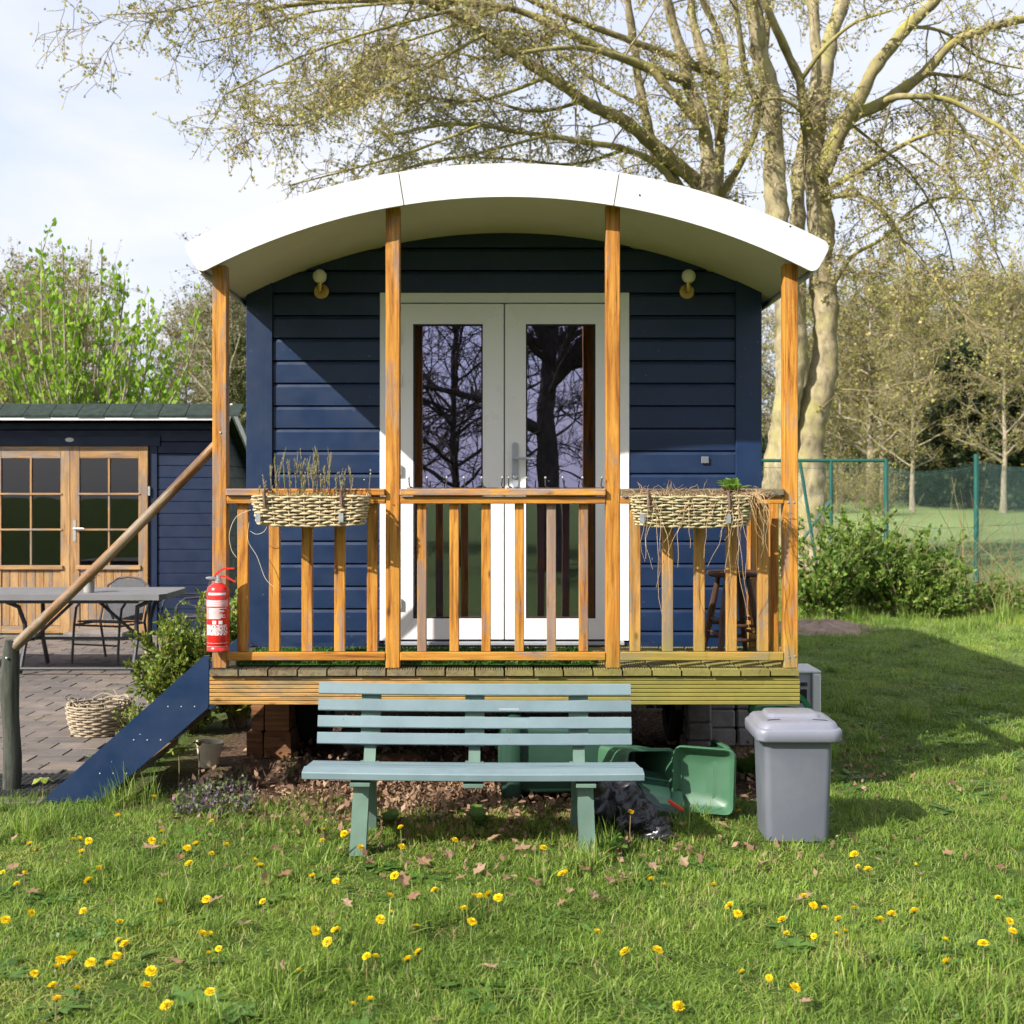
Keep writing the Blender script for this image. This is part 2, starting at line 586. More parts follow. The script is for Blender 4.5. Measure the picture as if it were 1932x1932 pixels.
paint('white_fascia', (0.605, 0.598, 0.58), 0.38, 0.02, 1.6, 0.5, None, 0.08, ((0.40, 0.385, 0.32), 0.30))
paint('soffit', (0.76, 0.68, 0.51), 0.6, 0.04, 2.0, 0.3, None, 0.1, ((0.45, 0.38, 0.25), 0.2))
paint('roof_grey', (0.4, 0.4, 0.38), 0.6)
paint('brass', (0.55, 0.38, 0.13), 0.3, 0.08, 10, 0.5, None, 0.1, None, None, 0.9)
paint('lamp_glass', (0.80, 0.77, 0.66), 0.25, 0.02)
paint('steel', (0.52, 0.53, 0.55), 0.35, 0.06, 12, 0.5, None, 0.1, None, None, 0.75)
paint('handle_grey', (0.42, 0.44, 0.48), 0.35, 0.05, 10, 0.5, None, 0.05, None, None, 0.3)
paint('black_iron', (0.035, 0.035, 0.038), 0.5, 0.1, 15, 0.5, None, 0.2)
paint('brown_strap', (0.11, 0.062, 0.045), 0.6, 0.2, 12)
paint('bench_slat', (0.150, 0.212, 0.235), 0.5, 0.12, 4, 0.45, (0.06, 1, 1), 0.35, ((0.10, 0.14, 0.14), 0.6), (0.05, 0.07, 0.07))
paint('bench_frame', (0.105, 0.172, 0.138), 0.55, 0.16, 5, 0.4, (1, 1, 0.08), 0.3, ((0.2, 0.26, 0.2), 0.4), (0.05, 0.07, 0.06))
paint('bin_grey', (0.112, 0.122, 0.150), 0.36, 0.05, 3, 0.5, None, 0.2, ((0.24, 0.24, 0.24), 0.3))
paint('bin_lid_grey', (0.180, 0.188, 0.232), 0.34, 0.05, 3, 0.5, None, 0.25, ((0.38, 0.37, 0.34), 0.4))
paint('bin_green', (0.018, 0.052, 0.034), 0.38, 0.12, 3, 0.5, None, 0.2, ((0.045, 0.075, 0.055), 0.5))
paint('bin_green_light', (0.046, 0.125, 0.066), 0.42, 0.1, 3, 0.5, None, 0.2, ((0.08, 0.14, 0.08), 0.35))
paint('bag_black', (0.012, 0.012, 0.016), 0.28, 0.2, 9, 0.6, None, 0.6)
paint('red_clip', (0.75, 0.055, 0.025), 0.4)
paint('ext_red', (0.60, 0.022, 0.018), 0.25, 0.06, 4, 0.6, None, 0.08, ((0.4, 0.03, 0.025), 0.3))
paint('ext_white', (0.78, 0.70, 0.70), 0.4)
paint('ext_pink', (0.68, 0.33, 0.34), 0.4)
paint('ext_grey', (0.12, 0.135, 0.15), 0.5)
paint('tub_green', (0.02, 0.20, 0.055), 0.4, 0.1)
paint('unit_white', (0.68, 0.68, 0.66), 0.45, 0.03, 4, 0.4, None, 0.1, ((0.5, 0.48, 0.42), 0.3))
paint('unit_grey', (0.34, 0.35, 0.38), 0.5, 0.05)
paint('dark_hole', (0.015, 0.014, 0.013), 0.8)
paint('tyre', (0.018, 0.018, 0.018), 0.85, 0.25, 12, 0.2, None, 0.8)
paint('rim_steel', (0.10, 0.10, 0.105), 0.5, 0.2)
paint('chassis_black', (0.02, 0.019, 0.019), 0.7, 0.2)
paint('concrete_block', (0.20, 0.18, 0.165), 0.95, 0.3, 9, 0.1, None, 1.2, ((0.09, 0.08, 0.07), 0.7))
paint('paver_a', (0.150, 0.126, 0.112), 0.9, 0.2, 7, 0.15, None, 0.7, ((0.09, 0.08, 0.062), 0.7))
paint('paver_b', (0.130, 0.113, 0.103), 0.9, 0.2, 7, 0.15, None, 0.7, ((0.085, 0.078, 0.06), 0.8))
paint('paver_c', (0.175, 0.144, 0.120), 0.9, 0.2, 7, 0.15, None, 0.7, ((0.1, 0.085, 0.065), 0.7))
paint('shingle', (0.030, 0.042, 0.035), 0.9, 0.3, 14, 0.1, None, 1.0)
paint('table_grey', (0.15, 0.15, 0.155), 0.55, 0.08, 3, 0.4, (0.1, 1, 1), 0.2)
paint('metal_dark', (0.045, 0.047, 0.052), 0.45, 0.1)
paint('textile_grey', (0.06, 0.06, 0.066), 0.8, 0.15, 40)
paint('pot_grey', (0.30, 0.29, 0.26), 0.8, 0.1)
paint('pot_cream', (0.66, 0.59, 0.44), 0.6, 0.15, 6, 0.4, None, 0.2, ((0.2, 0.17, 0.1), 0.6))
paint('rubber', (0.022, 0.022, 0.022), 0.85, 0.2, 10, 0.2, None, 0.4)
paint('fence_green', (0.008, 0.085, 0.068), 0.45, 0.12)
paint('fence_wire', (0.07, 0.13, 0.11), 0.5, 0.1)
paint('wicker', (0.46, 0.37, 0.22), 0.75, 0.28, 16, 0.2, None, 0.5, ((0.22, 0.17, 0.10), 0.6))
paint('wicker_grey', (0.33, 0.27, 0.19), 0.8, 0.3, 16, 0.2, None, 0.5, ((0.16, 0.13, 0.09), 0.6))
paint('wicker_mossy', (0.40, 0.345, 0.20), 0.75, 0.28, 16, 0.2, None, 0.5, ((0.2, 0.2, 0.08), 0.6))
paint('liner', (0.03, 0.025, 0.02), 0.9)
paint('dry_vine', (0.40, 0.27, 0.14), 0.8, 0.3, 20)
paint('pale_wire', (0.5, 0.44, 0.33), 0.7)
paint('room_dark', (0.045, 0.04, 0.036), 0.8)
paint('room_floor', (0.10, 0.06, 0.035), 0.5)
paint('plaque', (0.6, 0.6, 0.56), 0.4)
leafmat('grass_a', [(0.075, 0.15, 0.018), (0.13, 0.225, 0.03), (0.20, 0.30, 0.046), (0.28, 0.32, 0.09)], 0.4)
leafmat('grass_b', [(0.16, 0.27, 0.032), (0.225, 0.35, 0.046), (0.30, 0.41, 0.07), (0.38, 0.40, 0.15)], 0.4)
leafmat('grass_c', [(0.28, 0.335, 0.05), (0.355, 0.40, 0.075), (0.42, 0.43, 0.12), (0.24, 0.335, 0.042)], 0.4)
leafmat('grass_dry', [(0.34, 0.26, 0.12), (0.26, 0.2, 0.085), (0.42, 0.33, 0.17), (0.16, 0.2, 0.04)], 0.25)
leafmat('weed_leaf', [(0.05, 0.12, 0.018), (0.085, 0.18, 0.03), (0.12, 0.21, 0.045)], 0.35)
leafmat('turf_fibre', [(0.018, 0.07, 0.010), (0.035, 0.11, 0.014), (0.06, 0.15, 0.02)], 0.2)
leafmat('petal', [(0.86, 0.62, 0.008), (0.9, 0.70, 0.010), (0.86, 0.56, 0.008)], 0.3)
leafmat('stem_pale', [(0.28, 0.30, 0.12), (0.33, 0.25, 0.14)], 0.3)
leafmat('dead_leaf', [(0.27, 0.165, 0.095), (0.19, 0.11, 0.06), (0.35, 0.24, 0.15), (0.23, 0.12, 0.06)], 0.25, 0.75)
leafmat('litter', [(0.28, 0.175, 0.11), (0.17, 0.1, 0.058), (0.37, 0.25, 0.16), (0.23, 0.13, 0.075), (0.10, 0.062, 0.038)], 0.15, 0.8)
leafmat('plane_leaf', [(0.46, 0.43, 0.12), (0.36, 0.38, 0.10), (0.56, 0.49, 0.17), (0.50, 0.38, 0.17), (0.30, 0.33, 0.09)], 0.5)
leafmat('fresh_leaf', [(0.15, 0.31, 0.018), (0.24, 0.41, 0.028), (0.33, 0.48, 0.045), (0.12, 0.24, 0.018)], 0.45)
leafmat('box_leaf', [(0.065, 0.125, 0.018), (0.13, 0.20, 0.026), (0.24, 0.30, 0.045), (0.34, 0.37, 0.065)], 0.35)
leafmat('bramble_leaf', [(0.07, 0.135, 0.02), (0.115, 0.21, 0.03), (0.18, 0.28, 0.045), (0.27, 0.31, 0.065)], 0.4)
leafmat('evergreen_leaf', [(0.016, 0.032, 0.012), (0.028, 0.052, 0.018), (0.045, 0.07, 0.024), (0.07, 0.085, 0.03)], 0.25)
leafmat('wood_leaf', [(0.29, 0.27, 0.06), (0.38, 0.35, 0.08), (0.18, 0.19, 0.05), (0.29, 0.21, 0.085), (0.14, 0.17, 0.04)], 0.45)
leafmat('ivy_leaf', [(0.075, 0.10, 0.025), (0.12, 0.14, 0.035), (0.17, 0.17, 0.045)], 0.3)
leafmat('heath', [(0.42, 0.42, 0.17), (0.32, 0.37, 0.12), (0.46, 0.30, 0.24), (0.52, 0.45, 0.26)], 0.35)
leafmat('lavender', [(0.22, 0.16, 0.36), (0.30, 0.22, 0.42)], 0.3)
leafmat('nettle_purple', [(0.24, 0.13, 0.30), (0.10, 0.15, 0.05), (0.16, 0.19, 0.06)], 0.3)
leafmat('white_petal', [(0.75, 0.75, 0.7), (0.7, 0.66, 0.5)], 0.3)
barkmat('plane_bark', (0.13, 0.105, 0.066), (0.40, 0.335, 0.205), (0.31, 0.28, 0.105), 7.5, 0.5, 0.7)
barkmat('plane_limb_bark', (0.16, 0.135, 0.07), (0.33, 0.28, 0.14), (0.34, 0.315, 0.065), 6.0, 0.8, 0.5)
barkmat('grey_bark', (0.22, 0.185, 0.14), (0.38, 0.32, 0.24), (0.22, 0.21, 0.09), 10.0)
barkmat('dark_bark', (0.05, 0.042, 0.034), (0.11, 0.09, 0.07), None, 10.0)
barkmat('twig_bark', (0.19, 0.155, 0.09), (0.33, 0.27, 0.16), None, 14.0, 1, 0.1)

def make_glass():
    m, nt, b = nmat('pane_glass')
    g = NT(nt)
    nt.nodes.remove(b)
    tr = g.n('ShaderNodeBsdfTransparent'); tr.inputs['Color'].default_value = (0.42, 0.44, 0.42, 1)
    gl = g.n('ShaderNodeBsdfGlossy'); gl.inputs['Color'].default_value = (0.74, 0.71, 1.0, 1); gl.inputs['Roughness'].default_value = 0.0
    fr = g.n('ShaderNodeFresnel'); fr.inputs['IOR'].default_value = 1.9
    fac = math2(g, 'ADD', fr.outputs[0], 0.27)
    v = coords(g, (1, 1, 1), False)
    bp = g.n('ShaderNodeBump'); bp.inputs['Strength'].default_value = 0.025; bp.inputs['Distance'].default_value = 0.02
    g.l(noise(g, v, 2.2, 2), bp.inputs['Height'])
    g.l(bp.outputs['Normal'], gl.inputs['Normal'])
    mx = g.n('ShaderNodeMixShader')
    g.l(fac, mx.inputs[0]); g.l(tr.outputs[0], mx.inputs[1]); g.l(gl.outputs[0], mx.inputs[2])
    g.l(mx.outputs[0], nt.nodes['Material Output'].inputs['Surface'])
    MATS['glass'] = m
make_glass()
def make_shed_glass():
    m = MATS['glass'].copy()
    m.name = 'shed_pane_glass'
    for nd in m.node_tree.nodes:
        if nd.type == 'FRESNEL': nd.inputs['IOR'].default_value = 1.5
        if nd.type == 'MATH': nd.inputs[1].default_value = 0.02
        if nd.type == 'BSDF_GLOSSY': nd.inputs['Color'].default_value = (1, 1, 1, 1)
    MATS['shed_glass'] = m
make_shed_glass()

def make_ground():
    """soil and thatch of the lawn: greens where grass grows, brown earth and leaf crumbs where it does not"""
    m, nt, b = nmat('lawn_soil')
    g = NT(nt)
    p, xyz = world_pos(g)
    f = noise(g, p, 3.0, 7, 0.65)
    f2 = noise(g, p, 26.0, 6, 0.7)
    f3 = noise(g, p, 0.35, 4, 0.6)
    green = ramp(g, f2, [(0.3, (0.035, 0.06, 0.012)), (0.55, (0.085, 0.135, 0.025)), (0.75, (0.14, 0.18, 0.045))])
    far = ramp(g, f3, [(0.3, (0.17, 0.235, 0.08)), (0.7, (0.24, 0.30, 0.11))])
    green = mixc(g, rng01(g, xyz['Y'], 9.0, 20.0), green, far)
    earth = ramp(g, f2, [(0.3, (0.045, 0.03, 0.02)), (0.5, (0.12, 0.08, 0.055)), (0.7, (0.24, 0.155, 0.10))])
    # earth under and just in front of the hut
    ax = math2(g, 'ABSOLUTE', math2(g, 'ADD', xyz['X'], 0.15))
    my = math2(g, 'MULTIPLY', rng01(g, math2(g, 'ADD', xyz['Y'], math2(g, 'MULTIPLY', f, 0.9)), 6.55, 7.0), rng01(g, xyz['Y'], 14.3, 13.9))
    mx_ = rng01(g, math2(g, 'ADD', ax, math2(g, 'MULTIPLY', f, 0.5)), 2.25, 1.85)
    bare = math2(g, 'MULTIPLY', my, mx_)
    cc = mixc(g, bare, green, earth)
    cc = mixc(g, rng01(g, f, 0.62, 0.75, 0, 0.35), cc, earth)
    g.l(cc, b.inputs['Base Color'])
    b.inputs['Roughness'].default_value = 0.95
    b.inputs['Specular IOR Level'].default_value = 0.1
    bump(g, b, f2, 1.0, 0.04)
    MATS['lawn_soil'] = m
make_ground()
# ------------------------------------------------------------------ ground
def gz(x, y):
    if y < 20: return 0.0
    t = min(1.0, (y - 20) / 44.0)
    return 1.12 * t * t * (3 - 2 * t) + max(0.0, y - 64) * 0.004
def build_ground():
    xs = np.concatenate([np.linspace(-500, -40, 12), np.linspace(-36, 36, 37), np.linspace(40, 500, 12)])
    ys = np.concatenate([np.linspace(-300, -14, 10), np.linspace(-10, 30, 41), np.linspace(32, 70, 20), np.linspace(75, 700, 20)])
    X, Y = np.meshgrid(xs, ys)
    Z = np.vectorize(gz)(X, Y)
    v = np.stack([X, Y, Z], -1).reshape(-1, 3)
    nx = len(xs); ny = len(ys)
    i = np.arange(ny - 1)[:, None] * nx + np.arange(nx - 1)[None, :]
    q = np.stack([i, i + 1, i + 1 + nx, i + nx], -1).reshape(-1, 4)
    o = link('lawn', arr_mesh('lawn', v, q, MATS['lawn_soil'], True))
    tag(o, kind='structure')
build_ground()

# ------------------------------------------------------------------ the hut
YF, YW = 6.70, 7.70                    # front of the veranda, face of the wall
XL, XR = -1.533, 1.558
XC = 0.5 * (XL + XR)
DECK = 0.708
BACK = 12.6
def fx(px): return (px - 947.0) / FP * YF
def fz(py): return CAM_H - (py - 930.0) / FP * YF
def wx(px): return (px - 947.0) / FP * YW
def wz(py): return CAM_H - (py - 930.0) / FP * YW
hut = thing('shepherd_hut', 'navy blue wooden hut with curved white roof, glazed double doors and railed veranda', 'hut', (XC, YW, 0))

# roof: concentric arcs
RCX, RB, RT = 0.027, 3.39, 3.557
RCZ = 3.159 - RB
RA = R(27.7)
def arc(r, a): return (RCX + r * math.sin(a), RCZ + r * math.cos(a))
def arc_slab(r0, r1, a0, a1, y0, y1, n=30, round0=0.0, round1=0.0):
    out = []; inn = []
    for k in range(n + 1):
        a = a0 + (a1 - a0) * k / n
        out.append(arc(r1, a)); inn.append(arc(r0, a))
    def corner(pts_in):
        return pts_in
    poly = out + inn[::-1]
    if round0 or round1:
        def rounded(a, s, rr):
            # two rounded corners at an end of the band; s=+1 at the far end
            seq = []
            da = lambda d, r: s * d / r
            for k in range(5):
                t = R(90 * k / 4)
                d = rr * (1 - math.sin(t)); e = rr * (1 - math.cos(t))
                seq.append(arc(r1 - e, a - da(d, r1)))
            for k in range(5):
                t = R(90 * k / 4)
                d = rr * (1 - math.cos(t)); e = rr * (1 - math.sin(t))
                seq.append(arc(r0 + e, a - da(d, r0)))
            return seq
        mid_o = out[1:-1]; mid_i = inn[1:-1]
        e1 = rounded(a1, 1, round1) if round1 else [out[-1], inn[-1]]
        e0 = rounded(a0, -1, round0)[::-1] if round0 else [inn[0], out[0]]
        poly = mid_o + e1 + mid_i[::-1] + e0
    return MB().prism(poly, 'y', y0, y1)
roof = arc_slab(RB + 0.036, RT - 0.02, -RA, RA, 6.622, BACK, 40).build('roof', MATS['soffit'], hut, True, 30)
arc_slab(RT - 0.018, RT + 0.004, -RA * 1.004, RA * 1.004, 6.624, BACK + 0.02, 40).build('roof_covering', MATS['roof_grey'], roof, True, 30)
J1, J2 = R(-9.05), R(9.35)
g_ = 0.0007
arc_slab(RB, RT + 0.006, -RA * 1.012, J1 - g_, 6.600, 6.620, 14, 0.042, 0).build('fascia_panel', MATS['white_fascia'], roof)
arc_slab(RB, RT + 0.006, J1 + g_, J2 - g_, 6.600, 6.620, 14).build('fascia_panel', MATS['white_fascia'], roof)
arc_slab(RB, RT + 0.006, J2 + g_, RA * 1.012, 6.600, 6.620, 14, 0, 0.042).build('fascia_panel', MATS['white_fascia'], roof)
for s in (-1, 1):
    a = s * RA
    p0, p1 = arc(RB, a * 1.005), arc(RT, a * 1.005)
    p2, p3 = arc(RT, a * 1.011), arc(RB, a * 1.011)
    MB().prism([p0, p1, p2, p3], 'y', 6.623, BACK).build('side_fascia', MATS['white_fascia'], roof)
for px, py in ((1207, 368), (1491, 427)):
    p = at(px, py, 6.598)
    MB().lathe([(0.0001, -0.002), (0.005, 0), (0.0001, 0.004)], 8, (0, 0, 0), Matrix.Translation(p) @ Matrix.Rotation(PI / 2, 4, 'X')).build('screw_cap', MATS['dark_hole'], roof)

# walls: cladding boards
DX0, DX1 = wx(717), wx(1187)
DZ0, DZ1 = wz(1209), wz(552.5)
TX0, TX1 = wx(515), wx(1387)            # inner edges of the corner boards
wall = MB().box((XL + 0.02, YW + 0.032, 0.66), (DX0 - 0.003, YW + 0.09, 2.86)).build('wall', MATS['navy'], hut)
MB().box((DX1 + 0.003, YW + 0.032, 0.66), (XR - 0.02, YW + 0.09, 2.86)).build('wall_panel', MATS['navy'], wall)
poly = [(DX0 - 0.003, DZ1 + 0.003), (DX1 + 0.003, DZ1 + 0.003)]
pp = []
for k in range(21):
    a = R(24.0) - 2 * R(24.0) * k / 20
    pp.append(arc(RB + 0.09, a))
MB().prism([(XR - 0.16, 2.862), *pp, (XL + 0.16, 2.862)], 'y', YW + 0.034, YW + 0.088).build('gable_panel', MATS['navy'], wall)
MB().box((DX0 - 0.002, YW + 0.036, DZ1 + 0.002), (DX1 + 0.002, YW + 0.086, 2.8615)).build('lintel_panel', MATS['navy'], wall)
PITCH = 42.5 / FP * YW
def board_profile(h, proud):
    # y (towards the viewer is smaller), z from the lower edge of the board
    return [(YW + 0.03, 0.0), (YW - proud, 0.002), (YW - proud, h - 0.026), (YW + 0.002 - proud * 0.1, h - 0.010), (YW + 0.012, h - 0.006), (YW + 0.03, h - 0.006)]
z_line = wz(595)                        # one joint line read off the photograph
zs = []
z = z_line
while z > 0.74: z -= PITCH
z0b = z
k = 0
while True:
    zb = z0b + k * PITCH
    if zb > 3.15: break
    zt = zb + PITCH
    prof = [(y, max(zb + w, 0.70)) for y, w in board_profile(PITCH, 0.004)]
    segs = []
    if zt < DZ1 + 0.03:
        segs = [(TX0 + 0.001, DX0 - 0.001), (DX1 + 0.001, TX1 - 0.001)]
    else:
        h2 = (RB + 0.03) ** 2 - (zb - RCZ) ** 2
        half = math.sqrt(h2) if h2 > 0 else 0
        if half > 0.1:
            segs = [(max(TX0 + 0.001, RCX - half), min(TX1 - 0.001, RCX + half))]
    if zt >= DZ1 + 0.03 and zb < DZ1:
        prof = [(y, max(w, DZ1 + 0.004)) for y, w in prof]
    for a, b_ in segs:
        MB().prism(prof, 'x', a, b_).build('cladding_board', MATS['navy'], wall)
    k += 1
MB().box((XL - 0.003, YW - 0.022, 0.70), (TX0, YW + 0.03, 2.93), 0.003).build('corner_board', MATS['navy_v'], wall)
MB().box((TX1, YW - 0.022, 0.70), (XR + 0.003, YW + 0.03, 2.93), 0.003).build('corner_board', MATS['navy_v'], wall)
MB().box((XL + 0.02, YW - 0.030, 0.69), (XR - 0.02, YW - 0.024, 0.732)).build('skirting', MATS['navy'], wall)
# side walls and back
for s, xx in ((-1, XL), (1, XR)):
    MB().box((min(xx, xx - s * 0.05), YW + 0.092, 0.60), (max(xx, xx - s * 0.05), BACK - 0.1, 2.86)).build('side_wall', MATS['navy'], hut)
    sw = hut.children[-1]
    kk = 0
    for kk in range(15):
        zb = 0.62 + kk * 0.1455
        MB().box((min(xx + s * 0.002, xx + s * 0.018), YW + 0.094, zb), (max(xx + s * 0.002, xx + s * 0.018), BACK - 0.1, zb + 0.139), 0.004).build('cladding_board', MATS['navy'], sw)
MB().box((XL, BACK - 0.098, 0.6), (XR, BACK - 0.05, 2.9)).build('back_wall', MATS['navy'], hut)
MB().box((XL + 0.01, YW + 0.095, 0.56), (XR - 0.01, BACK - 0.11, 0.70)).build('floor', MATS['room_floor'], hut)
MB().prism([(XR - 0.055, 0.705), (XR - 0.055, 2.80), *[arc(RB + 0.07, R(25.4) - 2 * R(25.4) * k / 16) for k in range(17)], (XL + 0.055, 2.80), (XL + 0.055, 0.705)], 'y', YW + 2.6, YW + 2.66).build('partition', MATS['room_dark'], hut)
MB().prism([(XR - 0.16, 2.902), *pp, (XL + 0.16, 2.902)], 'y', BACK - 0.096, BACK - 0.052).build('back_gable', MATS['navy'], hut)

# double doors
door = MB()
FW = 0.082
door.box((DX0, YW - 0.012, DZ0), (DX0 + FW, YW + 0.07, DZ1), 0.003)
door.box((DX1 - FW, YW - 0.012, DZ0), (DX1, YW + 0.07, DZ1), 0.003)
fr = thing  # noqa
dframe = MB().box((DX0, YW - 0.012, DZ0), (DX0 + FW, YW + 0.07, DZ1), 0.003).build('door_frame', MATS['white_pvc'], hut)
MB().box((DX1 - FW, YW - 0.012, DZ0), (DX1, YW + 0.07, DZ1), 0.003).build('frame_jamb', MATS['white_pvc'], dframe)
MB().box((DX0 + FW + 0.0005, YW - 0.010, wz(572)), (DX1 - FW - 0.0005, YW + 0.07, DZ1 - 0.001), 0.003).build('frame_head', MATS['white_pvc'], dframe)
MB().box((DX0 + 0.03, YW - 0.045, 0.716), (DX1 - 0.03, YW + 0.05, DZ0 - 0.001), 0.004).build('threshold', MATS['handle_grey'], dframe)
YD = YW - 0.026
def leaf(x0, x1, gx0, gx1):
    zt, zb = wz(574.5), DZ0 + 0.012
    gt, gb = wz(612.5), wz(1166)
    lf = MB()
    lf.prism([(x0, zb), (x0, zt), (gx0, gt), (gx0, gb)], 'y', YD, YD + 0.07)
    d = lf.build('door', MATS['white_pvc'], hut)
    c = 0.0006
    MB().prism([(x0 + c, zt), (x1 - c, zt), (gx1 - c, gt), (gx0 + c, gt)], 'y', YD, YD + 0.07).build('rail', MATS['white_pvc'], d)
    MB().prism([(x1, zt), (x1, zb), (gx1, gb), (gx1, gt)], 'y', YD, YD + 0.07).build('stile', MATS['white_pvc'], d)
    MB().prism([(x1 - c, zb), (x0 + c, zb), (gx0 + c, gb), (gx1 - c, gb)], 'y', YD, YD + 0.07).build('rail', MATS['white_pvc'], d)
    w = 0.009
    bead = MB()
    bead.box((gx0 - 0.001, YD + 0.002, gb - 0.001), (gx0 + w, YD + 0.03, gt + 0.001))
    bead.box((gx1 - w, YD + 0.002, gb - 0.001), (gx1 + 0.001, YD + 0.03, gt + 0.001))
    bead.box((gx0 + w, YD + 0.0025, gt - w), (gx1 - w, YD + 0.03, gt + 0.001))
    bead.box((gx0 + w, YD + 0.0025, gb - 0.001), (gx1 - w, YD + 0.03, gb + w))
    bead.build('gasket', MATS['dark_hole'], d)
    MB().box((gx0 + 0.001, YD + 0.016, gb + 0.001), (gx1 - 0.001, YD + 0.020, gt - 0.001)).build('pane', MATS['glass'], d)
    return d
xm = wx(951.5)
dl = leaf(DX0 + 0.113, xm - 0.004, wx(780), wx(911))
dr = leaf(xm + 0.004, DX1 - 0.113, wx(992), wx(1123))
MB().box((xm - 0.003, YD + 0.015, DZ0 + 0.014), (xm + 0.003, YD + 0.05, wz(576))).build('meeting_seal', MATS['seam_grey'], dl)
for d, x in ((dl, DX0 + 0.118), (dr, DX1 - 0.118)):
    for py in (638, 719, 887, 1138):
        MB().box((x - 0.018, YD - 0.022, wz(py) - 0.034), (x + 0.018, YD - 0.0005, wz(py) + 0.034), 0.006).build('hinge', MATS['white_pvc'], d)
hx = wx(972)
ha = MB()
out = rrect(0.036, 0.27, 0.017, 5, hx, wz(877))
hd = MB().prism(out, 'y', YD - 0.010, YD - 0.0005).build('handle', MATS['handle_grey'], dr, True)
lv = MB()
lv.tube([(hx, YD - 0.011, wz(865)), (hx, YD - 0.045, wz(865)), (hx + 0.012, YD - 0.055, wz(865)), (hx + 0.11, YD - 0.057, wz(866))], [0.010, 0.010, 0.010, 0.008], 10)
OFF[hd] = OFF[hut]
o = lv.build('handle_lever', MATS['handle_grey'], dr, True)
MB().lathe([(0.014, 0), (0.014, 0.006), (0.010, 0.009), (0.0001, 0.009)], 14, (0, 0, 0), Matrix.Translation((hx, YD - 0.0105, wz(900))) @ Matrix.Rotation(PI / 2, 4, 'X')).build('lock_cylinder', MATS['steel'], dr, True)

# wall lamps, switch
for px in (606, 1296.5):
    c = at(px, 549.5, YW - 0.022)
    base = MB().lathe([(0.045, 0), (0.045, 0.012), (0.040, 0.016), (0.0001, 0.016)], 28, (0, 0, 0), Matrix.Translation(c + Vector((0, 0.018, 0))) @ Matrix.Rotation(PI / 2, 4, 'X')).build('wall_lamp', MATS['brass'], hut, True)
    MB().tube([c + Vector((0, 0.004, 0)), c + Vector((0, -0.05, 0)), c + Vector((0, -0.056, 0.012)), c + Vector((0, -0.056, 0.05))], [0.014, 0.014, 0.016, 0.017], 12).build('lamp_arm', MATS['brass'], base, True)
    pr = [(0.0001 + 0.042 * math.sin(PI * k / 14), -0.042 * math.cos(PI * k / 14)) for k in range(15)]
    MB().lathe(pr, 24, c + Vector((0, -0.056, 0.080))).build('lamp_globe', MATS['lamp_glass'], base, True)
MB().box(at(1323.5, 874.5, YW - 0.02), at(1337, 861.5, YW - 0.004), 0.003).build('wall_socket', MATS['ext_grey'], hut)
MB().lathe([(0.0001, -0.05), (0.05, -0.03), (0.06, 0.02), (0.03, 0.05), (0.0001, 0.055)], 16, (XR + 0.03, 8.6, wz(692))).build('side_lamp', MATS['unit_white'], hut, True)

# veranda floor: grooved boards running front to back
deck = MB().box((XL + 0.01, YF + 0.03, 0.545), (XR - 0.01, YF + 0.075, 0.668)).build('deck', MATS['deck_wood_x'], hut)
for yy in (7.1, 7.5):
    MB().box((XL + 0.02, yy, 0.545), (XR - 0.02, yy + 0.045, 0.668)).build('joist', MATS['deck_wood_x'], deck)
NB = 20
bw = (XR - XL) / NB
def deck_board_mesh():
    w = bw - 0.009
    n = 11
    prof = []
    for k in range(n):
        x0 = -w / 2 + w * k / n
        x1 = -w / 2 + w * (k + 1) / n
        m = 0.0022
        prof += [(x0 + m * 0.8, 0.0335), (x0 + m * 1.8, 0.036), (x1 - m * 1.8, 0.036), (x1 - m * 0.8, 0.0335)]
        if k < n - 1: prof += [(x1 - m * 0.3, 0.0305), (x1 + m * 0.3, 0.0305)]
    prof = [(-w / 2, 0.002), (-w / 2, 0.031)] + prof + [(w / 2, 0.031), (w / 2, 0.002)]
    b = MB().prism(prof, 'y', YF - 0.018, YW - 0.032)
    return b.mesh('deck_board', MATS['deck_wood_y'])
dbm = deck_board_mesh()
for k in range(NB):
    o = link('deck_board', dbm, deck)
    o.location = (XL + bw * (k + 0.5) - OFF[deck].x, random.uniform(-0.004, 0.004) - OFF[deck].y, DECK - 0.036 + random.uniform(-0.0015, 0.0015))
    o.rotation_euler.y = random.uniform(-0.008, 0.008)
prof = [(YF + 0.029, 0.5185)]
nr = 7
hh = (0.667 - 0.5185) / nr
for k in range(nr):
    a, b_ = 0.5185 + k * hh, 0.5185 + (k + 1) * hh
    prof += [(YF + 0.003, a + 0.0012), (YF, a + 0.004), (YF, b_ - 0.004), (YF + 0.003, b_ - 0.0012)]
    if k < nr - 1: prof += [(YF + 0.011, b_ - 0.0010), (YF + 0.011, b_ + 0.0010)]
prof += [(YF + 0.029, 0.667)]
MB().prism(prof, 'x', XL, XR + 0.003).build('fascia_board', MATS['fascia_deck_wood'], deck)
for xx in (XL + 0.002, XR - 0.03):
    MB().box((xx, YF + 0.08, 0.52), (xx + 0.028, YW - 0.05, 0.667), 0.003).build('side_board', MATS['deck_wood_y'], deck)

# posts
posts = [(413, 499), (740.5, 392), (1157, 392), (1493.5, 503)]
PW = 0.0375
for i, (px, py) in enumerate(posts):
    x = fx(px)
    h = fz(py) + 0.05
    m = MATS['stain_z'] if i in (1, 2, 3) else MATS['stain_worn_z']
    y0 = YF + 0.012
    MB().box((x - PW, y0, DECK + 0.0005), (x + PW, y0 + 0.072, min(h, RCZ + math.sqrt((RB + 0.036) ** 2 - (abs(x - RCX) + PW) ** 2) - 0.0)), 0.004).build('post', m, hut)
PX = [fx(p[0]) for p in posts]
